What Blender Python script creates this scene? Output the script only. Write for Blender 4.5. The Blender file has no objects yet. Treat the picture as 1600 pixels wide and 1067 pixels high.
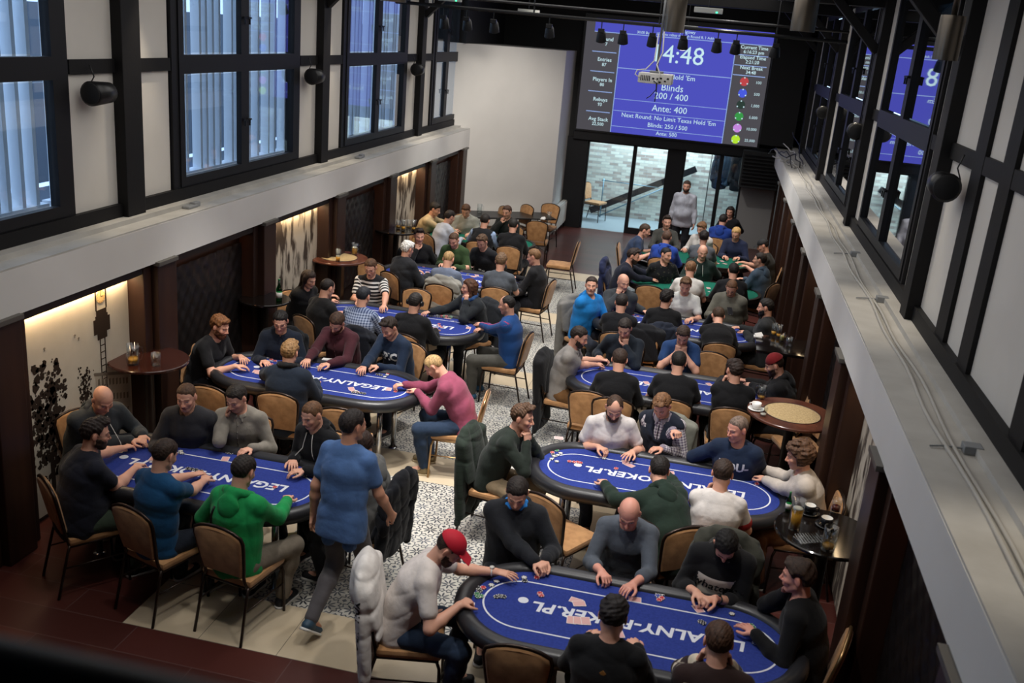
import bpy, bmesh, math, random
import numpy as np
from mathutils import Vector, Matrix, Euler
from mathutils.bvhtree import BVHTree
C_=bpy.context.scene; COL=C_.collection
# ---------------------------------------------------------------- camera
cd=bpy.data.cameras.new('camera'); cam=bpy.data.objects.new('camera',cd); COL.objects.link(cam); C_.camera=cam
cam.location=(0,0,4.4); cam.rotation_euler=(math.radians(72.1263),math.radians(-4.7323),math.radians(12.3197)); cd.sensor_width=36; cd.lens=34.006; cd.dof.use_dof=True; cd.dof.focus_distance=10.5; cd.dof.aperture_fstop=2.6; cd.clip_start=.05; cd.clip_end=200
# ---------------------------------------------------------------- sky, lamps of the room and added fills, exposure
w=bpy.data.worlds.new('evening_sky'); C_.world=w; w.use_nodes=True; bg=w.node_tree.nodes['Background']; bg.inputs[0].default_value=(.50,.70,1.0,1); bg.inputs[1].default_value=2.2
vs=C_.view_settings; vs.view_transform='Standard'; vs.look='None'; vs.exposure=0.0; vs.gamma=1.0; vs.use_curve_mapping=False
cy=C_.cycles; cy.max_bounces=6; cy.diffuse_bounces=3; cy.glossy_bounces=3; cy.transmission_bounces=4; cy.transparent_max_bounces=10; cy.caustics_reflective=False; cy.caustics_refractive=False; cy.sample_clamp_indirect=3.0; cy.use_denoising=True; cy.use_adaptive_sampling=True
def spot(name,loc,tgt,power,size=70,blend=.6,col=(1,.96,.9),rad=.06):
    l=bpy.data.lights.new(name,'SPOT'); l.energy=power; l.spot_size=math.radians(size); l.spot_blend=blend; l.color=col; l.shadow_soft_size=rad
    o=bpy.data.objects.new(name,l); COL.objects.link(o); o.location=loc; o.rotation_euler=(Vector(tgt)-Vector(loc)).to_track_quat('-Z','Y').to_euler(); return o
def area(name,loc,tgt,power,sx,sy,col=(1,.96,.9)):
    l=bpy.data.lights.new(name,'AREA'); l.shape='RECTANGLE'; l.size=sx; l.size_y=sy; l.energy=power; l.color=col
    o=bpy.data.objects.new(name,l); COL.objects.link(o); o.location=loc; o.rotation_euler=(Vector(tgt)-Vector(loc)).to_track_quat('-Z','Y').to_euler(); return o
NEUTRAL=(1,.965,.93); WARM=(1,.72,.42); COOL=(.86,.93,1)
for loc,tgt,p,sz in [((-2.2,7.8,5.1),(-2.05,8.35,0),700,34),((-2.1,7.2,5.1),(-2.1,8.0,0),200,70),((-.4,7.0,5.1),(-.3,8.1,.8),520,62),((-3.4,8.0,5.1),(-3.5,9.0,.8),620,62),((-2.1,10.6,5.1),(-2.2,11.3,0),330,70),
  ((-.2,9.6,5.1),(-.3,10.6,.8),260,70),((-3.4,11.0,5.1),(-3.5,11.8,.8),300,66),((-.3,12.4,5.1),(-.2,13.2,.8),330,70),((-3.2,13.4,5.1),(-3.4,14.0,.8),330,66),((-1.9,14.2,5.1),(-2.0,15.0,0),380,75),
  ((-.1,15.4,5.1),(.1,16.2,.8),300,80),((-3.6,16.4,5.1),(-3.8,17.0,.8),260,75),((-.5,4.6,5.1),(-.5,5.7,.8),200,62),((-3.2,5.4,5.1),(-3.5,6.7,.8),85,62),((-1.9,4.3,5.1),(-1.7,5.6,.8),110,60)]:
    spot('room_spot',loc,tgt,p,sz,.7,NEUTRAL,.10)
area('ambient_fill',(-1.9,12.0,5.28),(-1.9,12.0,0),320,5.0,16.0,NEUTRAL)  # added ambient fill over the whole hall, not a fixture of the ceiling

for y in (3.6,8.15,12.65,17.0):
    spot('ledge_spot',(-5.0,y+.25,4.95),(-5.10,y+.1,2.4),90,50,.8,(1,.86,.66),.03); spot('ledge_spot',(1.35,y+.2,4.95),(1.42,y+.1,2.4),90,52,.8,(1,.88,.70),.03)
spot('end_fill_spot',(-1.4,18.6,5.1),(-.6,20.6,.9),330,60,.7,NEUTRAL,.1); spot('end_fill_spot',(-2.6,16.2,5.1),(-4.2,20.4,1.8),520,58,.8,(1,.93,.84),.12); spot('end_fill_spot',(-.2,16.6,5.1),(.1,17.6,.8),260,70,.7,NEUTRAL,.1)  # fill spots added to brighten the far players, standing man and angled wall
# ---------------------------------------------------------------- materials and mesh helpers
MAT={}
def new_mat(name,base=(.5,.5,.5),rough=.6,metal=0.,spec=.5,emit=None,es=0.):
    m=bpy.data.materials.new(name); m.use_nodes=True; b=m.node_tree.nodes['Principled BSDF']
    b.inputs['Base Color'].default_value=(*base[:3],1); b.inputs['Roughness'].default_value=rough; b.inputs['Metallic'].default_value=metal; b.inputs['Specular IOR Level'].default_value=spec
    if emit: b.inputs['Emission Color'].default_value=(*emit,1); b.inputs['Emission Strength'].default_value=es
    MAT[name]=m; return m
def plain(name,col,rough=.6,metal=0.,spec=.5):
    if name in MAT: return MAT[name]
    return new_mat(name,srgb(col),rough,metal,spec)
def N(m,t,**kw):
    n=m.node_tree.nodes.new(t)
    for a,b in kw.items():
        if a.startswith('i_'): n.inputs[a[2:].replace('_',' ')].default_value=b
        else: setattr(n,a,b)
    return n
def lk(m,a,b): m.node_tree.links.new(a,b)
def bsdf(m): return m.node_tree.nodes['Principled BSDF']
def noise_bump(m,scale,strength,dist=.002,detail=3.,coord='Object'):
    tc=N(m,'ShaderNodeTexCoord'); nz=N(m,'ShaderNodeTexNoise'); nz.inputs['Scale'].default_value=scale; nz.inputs['Detail'].default_value=detail
    bp=N(m,'ShaderNodeBump'); bp.inputs['Strength'].default_value=strength; bp.inputs['Distance'].default_value=dist
    lk(m,tc.outputs[coord],nz.inputs['Vector']); lk(m,nz.outputs['Fac'],bp.inputs['Height']); lk(m,bp.outputs['Normal'],bsdf(m).inputs['Normal']); return nz,tc
def mottle(m,c1,c2,scale,detail=4.,coord='Object',lo=.35,hi=.65,stretch=None):
    tc=N(m,'ShaderNodeTexCoord'); mp=N(m,'ShaderNodeMapping'); nz=N(m,'ShaderNodeTexNoise'); nz.inputs['Scale'].default_value=scale; nz.inputs['Detail'].default_value=detail
    cr=N(m,'ShaderNodeValToRGB'); cr.color_ramp.elements[0].position=lo; cr.color_ramp.elements[1].position=hi
    cr.color_ramp.elements[0].color=(*c1,1); cr.color_ramp.elements[1].color=(*c2,1)
    if stretch: mp.inputs['Scale'].default_value=stretch
    lk(m,tc.outputs[coord],mp.inputs['Vector']); lk(m,mp.outputs['Vector'],nz.inputs['Vector']); lk(m,nz.outputs['Fac'],cr.inputs['Fac']); lk(m,cr.outputs['Color'],bsdf(m).inputs['Base Color']); return cr
def cloth_mat(top):
    kind,_,col=top[:3]; pat=top[3] if len(top)>3 else None; key='cloth_%s_%s'%(col,pat or ('fine' if kind!='sweater' else 'knit'))
    if key in MAT: return MAT[key]
    c=srgb(col); m=new_mat(key,c,.85,0,.25); b=bsdf(m); b.inputs['Sheen Weight'].default_value=.08
    if pat is None:
        mottle(m,tuple(x*.86 for x in c),tuple(min(1,x*1.12) for x in c),9.,5.); noise_bump(m,26,.55,.007,5.)
        return m
    at=N(m,'ShaderNodeAttribute'); at.attribute_name='band'; ac=N(m,'ShaderNodeAttribute'); ac.attribute_name='across'; ar=N(m,'ShaderNodeAttribute'); ar.attribute_name='onarm'
    def math_(op,a,bv):
        n=N(m,'ShaderNodeMath'); n.operation=op
        if hasattr(a,'links'): lk(m,a,n.inputs[0])
        else: n.inputs[0].default_value=a
        if hasattr(bv,'links'): lk(m,bv,n.inputs[1])
        else: n.inputs[1].default_value=bv
        return n.outputs[0]
    def mixc(f,c1,c2):
        n=N(m,'ShaderNodeMix'); n.data_type='RGBA'; lk(m,f,n.inputs[0])
        for i,cc in((6,c1),(7,c2)):
            if hasattr(cc,'links'): lk(m,cc,n.inputs[i])
            else: n.inputs[i].default_value=(*cc,1)
        return n.outputs[2]
    band=at.outputs['Fac']; acr=ac.outputs['Fac']
    def stripe(src,period,duty,off=0.):
        if off: src=math_('ADD',src,off)
        return math_('LESS_THAN',math_('FRACT',math_('DIVIDE',src,period),0.),duty)
    def stripe_old(src,period,duty): return math_('LESS_THAN',math_('FRACT',math_('DIVIDE',src,period),0.),duty)
    p=pat.split(':'); c2=srgb(p[1]) if len(p)>1 else (.8,.8,.8)
    if p[0]=='stripes': col_o=mixc(stripe(band,float(p[2]),float(p[3]),float(p[4]) if len(p)>4 else 0.),c,c2)
    elif p[0]=='check':
        pr=float(p[2]); a=stripe(band,pr,.42); d=stripe(math_('ADD',acr,1.),pr,.42); col_o=mixc(math_('MULTIPLY',math_('ADD',a,d),.5),c,c2)
    elif p[0]=='chest': # a broad panel across the chest
        lo,hi=float(p[2]),float(p[3]); f=math_('MULTIPLY',math_('GREATER_THAN',band,lo),math_('LESS_THAN',band,hi)); f=math_('MULTIPLY',f,math_('LESS_THAN',ar.outputs['Fac'],.5)); col_o=mixc(f,c,c2)
    elif p[0]=='armstripes':
        a=math_('LESS_THAN',math_('ABSOLUTE',math_('SUBTRACT',acr,float(p[2])),0.),.03); g=stripe(acr,.021,.42); f=math_('MULTIPLY',math_('MULTIPLY',a,g),ar.outputs['Fac']); col_o=mixc(f,c,c2)
    elif p[0]=='cuffs': 
        f=math_('GREATER_THAN',band,float(p[2])); f=math_('MULTIPLY',f,ar.outputs['Fac']); col_o=mixc(f,c,c2)
    elif p[0]=='vestlike':
        col_o=mixc(ar.outputs['Fac'],c,c2)
    elif p[0]=='floral':
        tc=N(m,'ShaderNodeTexCoord'); vz=N(m,'ShaderNodeTexVoronoi'); vz.inputs['Scale'].default_value=22.; lk(m,tc.outputs['Object'],vz.inputs['Vector']); col_o=mixc(math_('LESS_THAN',vz.outputs['Distance'],.3),c,c2)
    elif p[0]=='quilt':
        f=stripe(band,.06,.12); col_o=mixc(f,c,c2)
    lk(m,col_o,b.inputs['Base Color']); noise_bump(m,26,.5,.006,5.); return m
def hair_mat(col):
    key='hair_'+col
    if key in MAT: return MAT[key]
    c=tuple(x*1.25+.004 for x in srgb(col)); m=new_mat(key,c,.6,0,.3); mottle(m,tuple(x*.6 for x in c),tuple(min(1,x*1.4) for x in c),70.,3.,stretch=(1,1,.35)); noise_bump(m,160,.7,.004); return m
def make_skin():
    m=new_mat('skin',(.6,.4,.3),.5,0,.4); at=N(m,'ShaderNodeAttribute'); at.attribute_name='paint'; lk(m,at.outputs['Color'],bsdf(m).inputs['Base Color'])
    bsdf(m).inputs['Subsurface Weight'].default_value=0.0; noise_bump(m,300,.12,.001)
make_skin()
def tag(o,label=None,cat=None,group=None,kind=None):
    if label: o['label']=label
    if cat: o['category']=cat
    if group: o['group']=group
    if kind: o['kind']=kind
    return o
class MB:
    """collects shapes into one mesh"""
    def __init__(s): s.v=[]; s.f=[]; s.mi=[]; s.m=0
    def add(s,v,f):
        o=len(s.v); s.v+= [tuple(x) for x in v]; s.f+=[tuple(i+o for i in q) for q in f]; s.mi+=[s.m]*len(f); return s
    def box(s,x0,x1,y0,y1,z0,z1,bev=0.):
        if bev<=0:
            v=[(x,y,z) for x in(x0,x1) for y in(y0,y1) for z in(z0,z1)]; return s.add(v,[(0,1,3,2),(4,6,7,5),(0,4,5,1),(2,3,7,6),(0,2,6,4),(1,5,7,3)])
        b=min(bev,(x1-x0)*.45,(y1-y0)*.45,(z1-z0)*.45); bm=bmesh.new(); bmesh.ops.create_cube(bm,size=1,matrix=Matrix.Translation(((x0+x1)/2,(y0+y1)/2,(z0+z1)/2))@Matrix.Diagonal((x1-x0,y1-y0,z1-z0,1)))
        bmesh.ops.bevel(bm,geom=bm.edges[:],offset=b,segments=2,affect='EDGES',profile=.6); s.add([tuple(v.co) for v in bm.verts],[tuple(v.index for v in f.verts) for f in bm.faces]); bm.free(); return s
    def obox(s,M,sx,sy,sz,bev=0.):
        t=MB(); t.box(-sx/2,sx/2,-sy/2,sy/2,-sz/2,sz/2,bev); return s.add([tuple(M@Vector(p)) for p in t.v],t.f)
    def tube(s,pts,r,n=8,closed=False,caps=True,sq=False):
        pts=[Vector(p) for p in pts]; m=len(pts); rs=r if isinstance(r,(list,tuple)) else [r]*m; V=[];F=[]; up=None
        for i,p in enumerate(pts):
            a=pts[i-1] if (i>0 or closed) else p; b=pts[(i+1)%m] if (i<m-1 or closed) else p; t=(b-a); t=t.normalized() if t.length>1e-9 else Vector((0,0,1))
            if up is None: up=Vector((0,0,1)) if abs(t.z)<.9 else Vector((1,0,0))
            u=(up-t*up.dot(t)); u=u.normalized() if u.length>1e-6 else t.orthogonal().normalized(); w=t.cross(u); up=u
            for j in range(n):
                q=2*math.pi*(j+.5*sq)/n; V.append(p+(u*math.cos(q)+w*math.sin(q))*rs[i])
        for i in range(m-(0 if closed else 1)):
            for j in range(n): a=i*n+j; b=i*n+(j+1)%n; c=((i+1)%m)*n; F.append((a,b,c+(j+1)%n,c+j))
        if caps and not closed: F.append(tuple(reversed(range(n)))); F.append(tuple(range((m-1)*n,m*n)))
        return s.add(V,F)
    def cyl(s,x,y,z0,z1,r0,r1=None,n=20): return s.lathe(x,y,[(0,z0),(r0,z0),(r0 if r1 is None else r1,z1),(0,z1)],n)
    def lathe(s,x,y,prof,n=24,sx=1.,sy=1.):
        V=[];F=[];m=len(prof)
        for r,z in prof:
            for j in range(n): a=2*math.pi*j/n; V.append((x+math.cos(a)*r*sx,y+math.sin(a)*r*sy,z))
        for i in range(m-1):
            for j in range(n): F.append((i*n+j,i*n+(j+1)%n,(i+1)*n+(j+1)%n,(i+1)*n+j))
        return s.add(V,F)
    def build(s,name,mat,parent=None,smooth=False,loc=None,rz=0,bevel=0):
        me=bpy.data.meshes.new(name); me.from_pydata(s.v,[],s.f); me.update()
        bm=bmesh.new(); bm.from_mesh(me); bmesh.ops.remove_doubles(bm,verts=bm.verts[:],dist=1e-6); bmesh.ops.recalc_face_normals(bm,faces=bm.faces[:]) if not getattr(s,'flat',0) else None; bm.to_mesh(me); bm.free()
        for mm in (mat if isinstance(mat,(list,tuple)) else [mat]):
            if mm: me.materials.append(mm)
        if smooth: me.polygons.foreach_set('use_smooth',[True]*len(me.polygons)); 
        if smooth and smooth is not True: me.set_sharp_from_angle(angle=math.radians(smooth))
        o=bpy.data.objects.new(name,me); COL.objects.link(o)
        if parent: o.parent=parent
        if loc is not None: o.location=loc
        if rz: o.rotation_euler=(0,0,rz)
        return o
def empty(name,loc,rz=0,label=None,cat=None,group=None):
    o=bpy.data.objects.new(name,None); o.empty_display_size=.1; COL.objects.link(o); o.location=loc; o.rotation_euler=(0,0,rz); tag(o,label,cat,group); return o
def copy_tree(o,parent=None):
    c=o.copy(); COL.objects.link(c)
    if parent is not None: c.parent=parent
    for ch in list(o.children): copy_tree(ch,c)
    return c
def struct(name,mb,mat,**k):
    o=mb.build(name,mat,**k); o['kind']='structure'; return o
def text_mesh(txt,size,extrude=.0,bold=.0,italic=0.,align='CENTER',space=1.):
    cu=bpy.data.curves.new('lettering','FONT'); cu.body=txt; cu.size=size; cu.extrude=extrude; cu.offset=bold; cu.shear=italic; cu.align_x=align; cu.align_y='CENTER'; cu.space_character=space; cu.resolution_u=2
    o=bpy.data.objects.new('lettering',cu); COL.objects.link(o); dg=bpy.context.evaluated_depsgraph_get(); me=bpy.data.meshes.new_from_object(o.evaluated_get(dg)); bpy.data.objects.remove(o); bpy.data.curves.remove(cu); return me
def text_obj(txt,size,mat,parent,M,extrude=0.,name='lettering',**k):
    me=text_mesh(txt,size,extrude,**k); me.transform(M); me.materials.clear(); me.materials.append(mat); o=bpy.data.objects.new(name,me); COL.objects.link(o)
    if parent: o.parent=parent
    return o
# ---------------------------------------------------------------- figures
V3=lambda *a: np.array(a,dtype=np.float64)
def nrm(v):
    v=np.asarray(v,float); n=np.linalg.norm(v); return v/n if n>1e-9 else v
def rotm(axis,deg):
    a=math.radians(deg); x,y,z=nrm(axis); c,s=math.cos(a),math.sin(a); C=1-c
    return np.array([[c+x*x*C,x*y*C-z*s,x*z*C+y*s],[y*x*C+z*s,c+y*y*C,y*z*C-x*s],[z*x*C-y*s,z*y*C+x*s,c+z*z*C]])
def ik2(a,t,l1,l2,pole):
    d=t-a; L=np.linalg.norm(d); L2=min(L,(l1+l2)*.985); L2=max(L2,abs(l1-l2)+.03); u=d/max(L,1e-6)
    t=a+u*L2; x=(l1*l1-l2*l2+L2*L2)/(2*L2); h=math.sqrt(max(l1*l1-x*x,0)); p=np.asarray(pole,float); p=p-u*np.dot(p,u); p=nrm(p)
    return a+u*x+p*h, t
class Shape:
    """a signed distance field made of rounded bones and ellipsoids, meshed by surface nets"""
    def __init__(s): s.p=[]; s.cut=[]; s.noise=None; s.clip=[]
    def cap(s,a,b,ra,rb,k=.02,tag=0,side=None,sx=1.,sxb=None):
        # bone from a to b; sx widens it along 'side'
        s.p.append(('c',np.array(a,float),np.array(b,float),ra,rb,k,tag,None if side is None else nrm(side),sx,sx if sxb is None else sxb)); return s
    def ell(s,c,r,M=None,k=.02,tag=0):
        s.p.append(('e',np.array(c,float),np.array(r,float),None if M is None else np.array(M,float),0,k,tag,None,1.,1.)); return s
    @staticmethod
    def ev(q,P):
        if q[0]=='c':
            a,b,ra,rb=q[1:5]; ab=b-a; L=max(np.linalg.norm(ab),1e-6); w=ab/L
            d=P-a; t=d@w; tc=np.clip(t,0,L); f=tc/L; r=ra+(rb-ra)*f
            if q[7] is None:
                d=d-tc[...,None]*w; return np.sqrt((d*d).sum(-1))-r
            u=q[7]-w*np.dot(q[7],w); u=nrm(u); v=np.cross(w,u); sx=q[8]+(q[9]-q[8])*f
            o=t-tc; du=(d@u)/sx; dv=d@v
            return (np.sqrt(du*du+dv*dv+o*o)-r)*np.minimum(1.,.5+.5*1./np.maximum(sx,1e-3)*1.0+.0) if False else (np.sqrt(du*du+dv*dv+o*o)-r)
        c,r,M=q[1:4]; d=P-c
        if M is not None: d=d@M
        k0=np.sqrt(((d/r)**2).sum(-1)); k1=np.sqrt(((d/(r*r))**2).sum(-1))
        return k0*(k0-1)/np.maximum(k1,1e-6)
    @staticmethod
    def bb(q):
        if q[0]=='c':
            m=max(q[3],q[4])*max(1,q[8],q[9]); return np.minimum(q[1],q[2])-m,np.maximum(q[1],q[2])+m
        m=q[2].max(); return q[1]-m,q[1]+m
    def bounds(s):
        B=[s.bb(q) for q in s.p]; return np.min([b[0] for b in B],0),np.max([b[1] for b in B],0)
    def grid(s,lo,hi,h):
        n=np.maximum(np.ceil((hi-lo)/h).astype(int)+1,4); ax=[lo[i]+np.arange(n[i])*h for i in range(3)]
        D=np.full(n,.2,np.float32)
        for q in s.p:
            bl,bh=s.bb(q); mg=q[5]+2.5*h
            i0=np.clip(np.floor((bl-mg-lo)/h).astype(int),0,n-1); i1=np.clip(np.ceil((bh+mg-lo)/h).astype(int)+1,0,n)
            if (i1-i0<2).any(): continue
            sl=tuple(slice(i0[i],i1[i]) for i in range(3))
            P=np.stack(np.meshgrid(*[ax[i][sl[i]] for i in range(3)],indexing='ij'),-1)
            e=s.ev(q,P).astype(np.float32); k=max(q[5],1e-4); o=D[sl]
            hh=np.maximum(k-np.abs(o-e),0)/k; D[sl]=np.minimum(o,e)-hh*hh*k*.25
        for q in s.cut:
            bl,bh=s.bb(q); mg=q[5]+2.5*h
            i0=np.clip(np.floor((bl-mg-lo)/h).astype(int),0,n-1); i1=np.clip(np.ceil((bh+mg-lo)/h).astype(int)+1,0,n)
            if (i1-i0<2).any(): continue
            sl=tuple(slice(i0[i],i1[i]) for i in range(3))
            P=np.stack(np.meshgrid(*[ax[i][sl[i]] for i in range(3)],indexing='ij'),-1)
            e=-s.ev(q,P).astype(np.float32); k=max(q[5],1e-4); o=D[sl]
            hh=np.maximum(k-np.abs(o-e),0)/k; D[sl]=np.maximum(o,e)+hh*hh*k*.25
        if s.noise or s.clip:
            P=np.stack(np.meshgrid(*ax,indexing='ij'),-1)
            near=np.abs(D)<.05; Q=P[near]
            if s.noise: D[near]+=s.noise(Q).astype(np.float32)
            for c in s.clip: D[near]=np.maximum(D[near],c(Q).astype(np.float32))
        return D,ax
    def mesh(s,h,lo=None,hi=None,holes=()):
        a,b=s.bounds()
        lo=a-2*h if lo is None else np.array(lo); hi=b+2*h if hi is None else np.array(hi)
        D,ax=s.grid(lo,hi,h); v,f=nets(D); v=v*h+lo
        for l,m in holes:
            ins=((v>l+h)&(v<m-h)).all(1); f=f[~ins[f].all(1)]
        return v,f
def nets(D):
    S=D<0; n=D.shape
    c=S[:-1,:-1,:-1].astype(np.int8)
    c=sum(S[i:n[0]-1+i,j:n[1]-1+j,k:n[2]-1+k].astype(np.int8) for i in (0,1) for j in (0,1) for k in (0,1))
    A=(c>0)&(c<8); idx=np.full(A.shape,-1,np.int32); I=np.argwhere(A); idx[A]=np.arange(len(I))
    if len(I)==0: return np.zeros((0,3)),np.zeros((0,4),int)
    V=np.zeros((len(I),3)); W=np.zeros(len(I))
    cor=[(0,0,0),(1,0,0),(0,1,0),(1,1,0),(0,0,1),(1,0,1),(0,1,1),(1,1,1)]
    val=[D[I[:,0]+a,I[:,1]+b,I[:,2]+d] for a,b,d in cor]
    for p,q in ((0,1),(2,3),(4,5),(6,7),(0,2),(1,3),(4,6),(5,7),(0,4),(1,5),(2,6),(3,7)):
        x,y=val[p],val[q]; m=(x<0)!=(y<0); t=np.where(m,x/np.where(m,x-y,1),0)
        P=np.array(cor[p])[None]+t[:,None]*(np.array(cor[q])-np.array(cor[p]))[None]; V+=P*m[:,None]; W+=m
    V=V/W[:,None]+I
    F=[]
    for ax in range(3):
        a=[slice(None)]*3; b=[slice(None)]*3; a[ax]=slice(0,-1); b[ax]=slice(1,None)
        m=S[tuple(a)]!=S[tuple(b)]; E=np.argwhere(m); o1,o2=[i for i in range(3) if i!=ax]
        ok=(E[:,o1]>0)&(E[:,o2]>0)&(E[:,o1]<n[o1]-1)&(E[:,o2]<n[o2]-1); E=E[ok]
        if len(E)==0: continue
        def at(d1,d2):
            e=E.copy(); e[:,o1]-=d1; e[:,o2]-=d2; return idx[e[:,0],e[:,1],e[:,2]]
        q=np.stack([at(1,1),at(0,1),at(0,0),at(1,0)],1)
        fl=S[E[:,0],E[:,1],E[:,2]]
        if ax==1: fl=~fl
        q[~fl]=q[~fl][:,::-1]; F.append(q)
    F=np.concatenate(F) if F else np.zeros((0,4),int); F=F[(F>=0).all(1)]
    return V,F
def fold_noise(seed,amp=.004,fr=14.):
    r=np.random.RandomState(seed); K=r.normal(size=(8,3)); K[:,2]*=.75; K/=np.linalg.norm(K,axis=1)[:,None]; K*=fr*(1.5+r.rand(8)[:,None]*1.7); ph=r.rand(8)*6.28; L=K[::-1]*.22
    def f(P):
        w=P@K.T+ph; m=np.sin(P@L.T+ph[::-1]*1.7); out=0
        for i in range(5):
            c=1-np.abs(np.sin(w[:,i]*.5+1.1*m[:,i]+.5*np.sin(w[:,(i+3)%8]*.35))); out=out+np.clip(m[:,(i+2)%8]+.35,0,1.2)*c**2.6
        return amp*(1.55*out-.75-.35*np.sin(w[:,6]*.4)*np.sin(w[:,7]*.45))
    return f
def hair_noise(seed,amp,fr):
    r=np.random.RandomState(seed); K=r.normal(size=(6,3)); K/=np.linalg.norm(K,axis=1)[:,None]; K*=fr*(.6+r.rand(6)[:,None]); ph=r.rand(6)*6.28
    def f(P):
        w=P@K.T+ph; return amp*(np.sin(w[:,0]+np.sin(w[:,3]))*np.sin(w[:,1])+.6*np.sin(w[:,2]*1.7+w[:,4]*.3)+.4*np.sin(w[:,5]*2.1))
    return f
def raw_mesh(name,v,f,mat,parent=None,attrs=None,M=None):
    me=bpy.data.meshes.new(name); v=np.asarray(v,np.float32); f=np.asarray(f,np.int32); used=np.zeros(len(v),bool); used[f.ravel()]=True
    mp=np.cumsum(used)-1; v2=v[used]; f=mp[f].astype(np.int32)
    me.vertices.add(len(v2)); me.vertices.foreach_set('co',v2.ravel()); me.loops.add(f.size); me.loops.foreach_set('vertex_index',f.ravel())
    me.polygons.add(len(f)); me.polygons.foreach_set('loop_start',np.arange(0,f.size,4,dtype=np.int32)); me.update(calc_edges=True)
    me.polygons.foreach_set('use_smooth',np.ones(len(f),bool))
    for n,(ty,a) in (attrs or {}).items():
        t=me.attributes.new(n,ty,'POINT'); a=np.asarray(a,np.float32)[used]
        t.data.foreach_set('color' if ty=='FLOAT_COLOR' else 'value',a.ravel())
    if mat: me.materials.append(mat)
    o=bpy.data.objects.new(name,me); COL.objects.link(o)
    if parent: o.parent=parent
    return o
RES={0:(.010,.0047,.0043,.0080),1:(.013,.0064,.0056,.0105),2:(.018,.0085,.0078,.0150)}
def skeleton(s):
    """joints of a figure in its own frame (facing +Y, feet on z=0) -- shared by every part"""
    k=s.get('scale',1.); J={}; lean=s.get('lean',15); ll=s.get('side',0); tw=s.get('twist',0)
    hz=s.get('hip',.545)*(1 if s.get('stand') else 1); hip=V3(0,0,hz)
    def ud(a,b): # up direction leaned forward a and sideways b
        return nrm(V3(math.sin(math.radians(b)),math.sin(math.radians(a)),math.cos(math.radians(a))*math.cos(math.radians(b))))
    d1=ud(lean*.55,ll*.6); d2=ud(lean*1.2,ll*1.1); waist=hip+d1*.20*k; chest=waist+d2*.17*k; neck=chest+d2*.155*k
    hp=s.get('pitch',25); hy=s.get('hyaw',0); hr=s.get('roll',0)
    nd=ud(lean*1.0+hp*.35,ll); nb=neck+V3(0,0,0)
    Rt=rotm((0,0,1),tw); right=Rt@V3(1,0,0)
    right=nrm(right-d2*np.dot(right,d2)); fwd=nrm(np.cross(d2,right))
    H=rotm((0,0,1),hy+tw)@rotm((1,0,0),-hp)@rotm((0,1,0),hr)
    head=nb+nd*.085*k+(H@V3(0,.018,.085))*k
    J.update(hip=hip,waist=waist,chest=chest,neck=nb,head=head,H=H,right=right,fwd=fwd,up=d2,k=k,skull=head+H@V3(0,-.018,-.06)*k)
    sw=s.get('shoulder',.163)*k; b=s.get('bulk',1.)
    for sd,n in ((1,'R'),(-1,'L')):
        J['sh'+n]=neck+right*sd*sw*(1+.25*(b-1))-d2*.056*k+fwd*.012
    return J
def place_figure(s):
    J=skeleton(s); a=math.radians(s['dir']-90); c,sn=math.cos(a),math.sin(a); h=J['head']
    ox=s['head'][0]-(c*h[0]-sn*h[1]); oy=s['head'][1]-(sn*h[0]+c*h[1]); return ox,oy,a
def head_z(s): return skeleton(s)['head'][2]
def to_local(s,org,p):
    ox,oy,a=org; c,sn=math.cos(-a),math.sin(-a); x,y=p[0]-ox,p[1]-oy; return V3(c*x-sn*y,sn*x+c*y,p[2])
FACE_T={'chin':(0,.085,-.115),'cheek':(.072,.05,-.06),'mouth':(0,.125,-.065),'temple':(.085,.03,.01),'ear':(.095,-.01,-.02),'top':(.05,.0,.12)}
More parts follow.
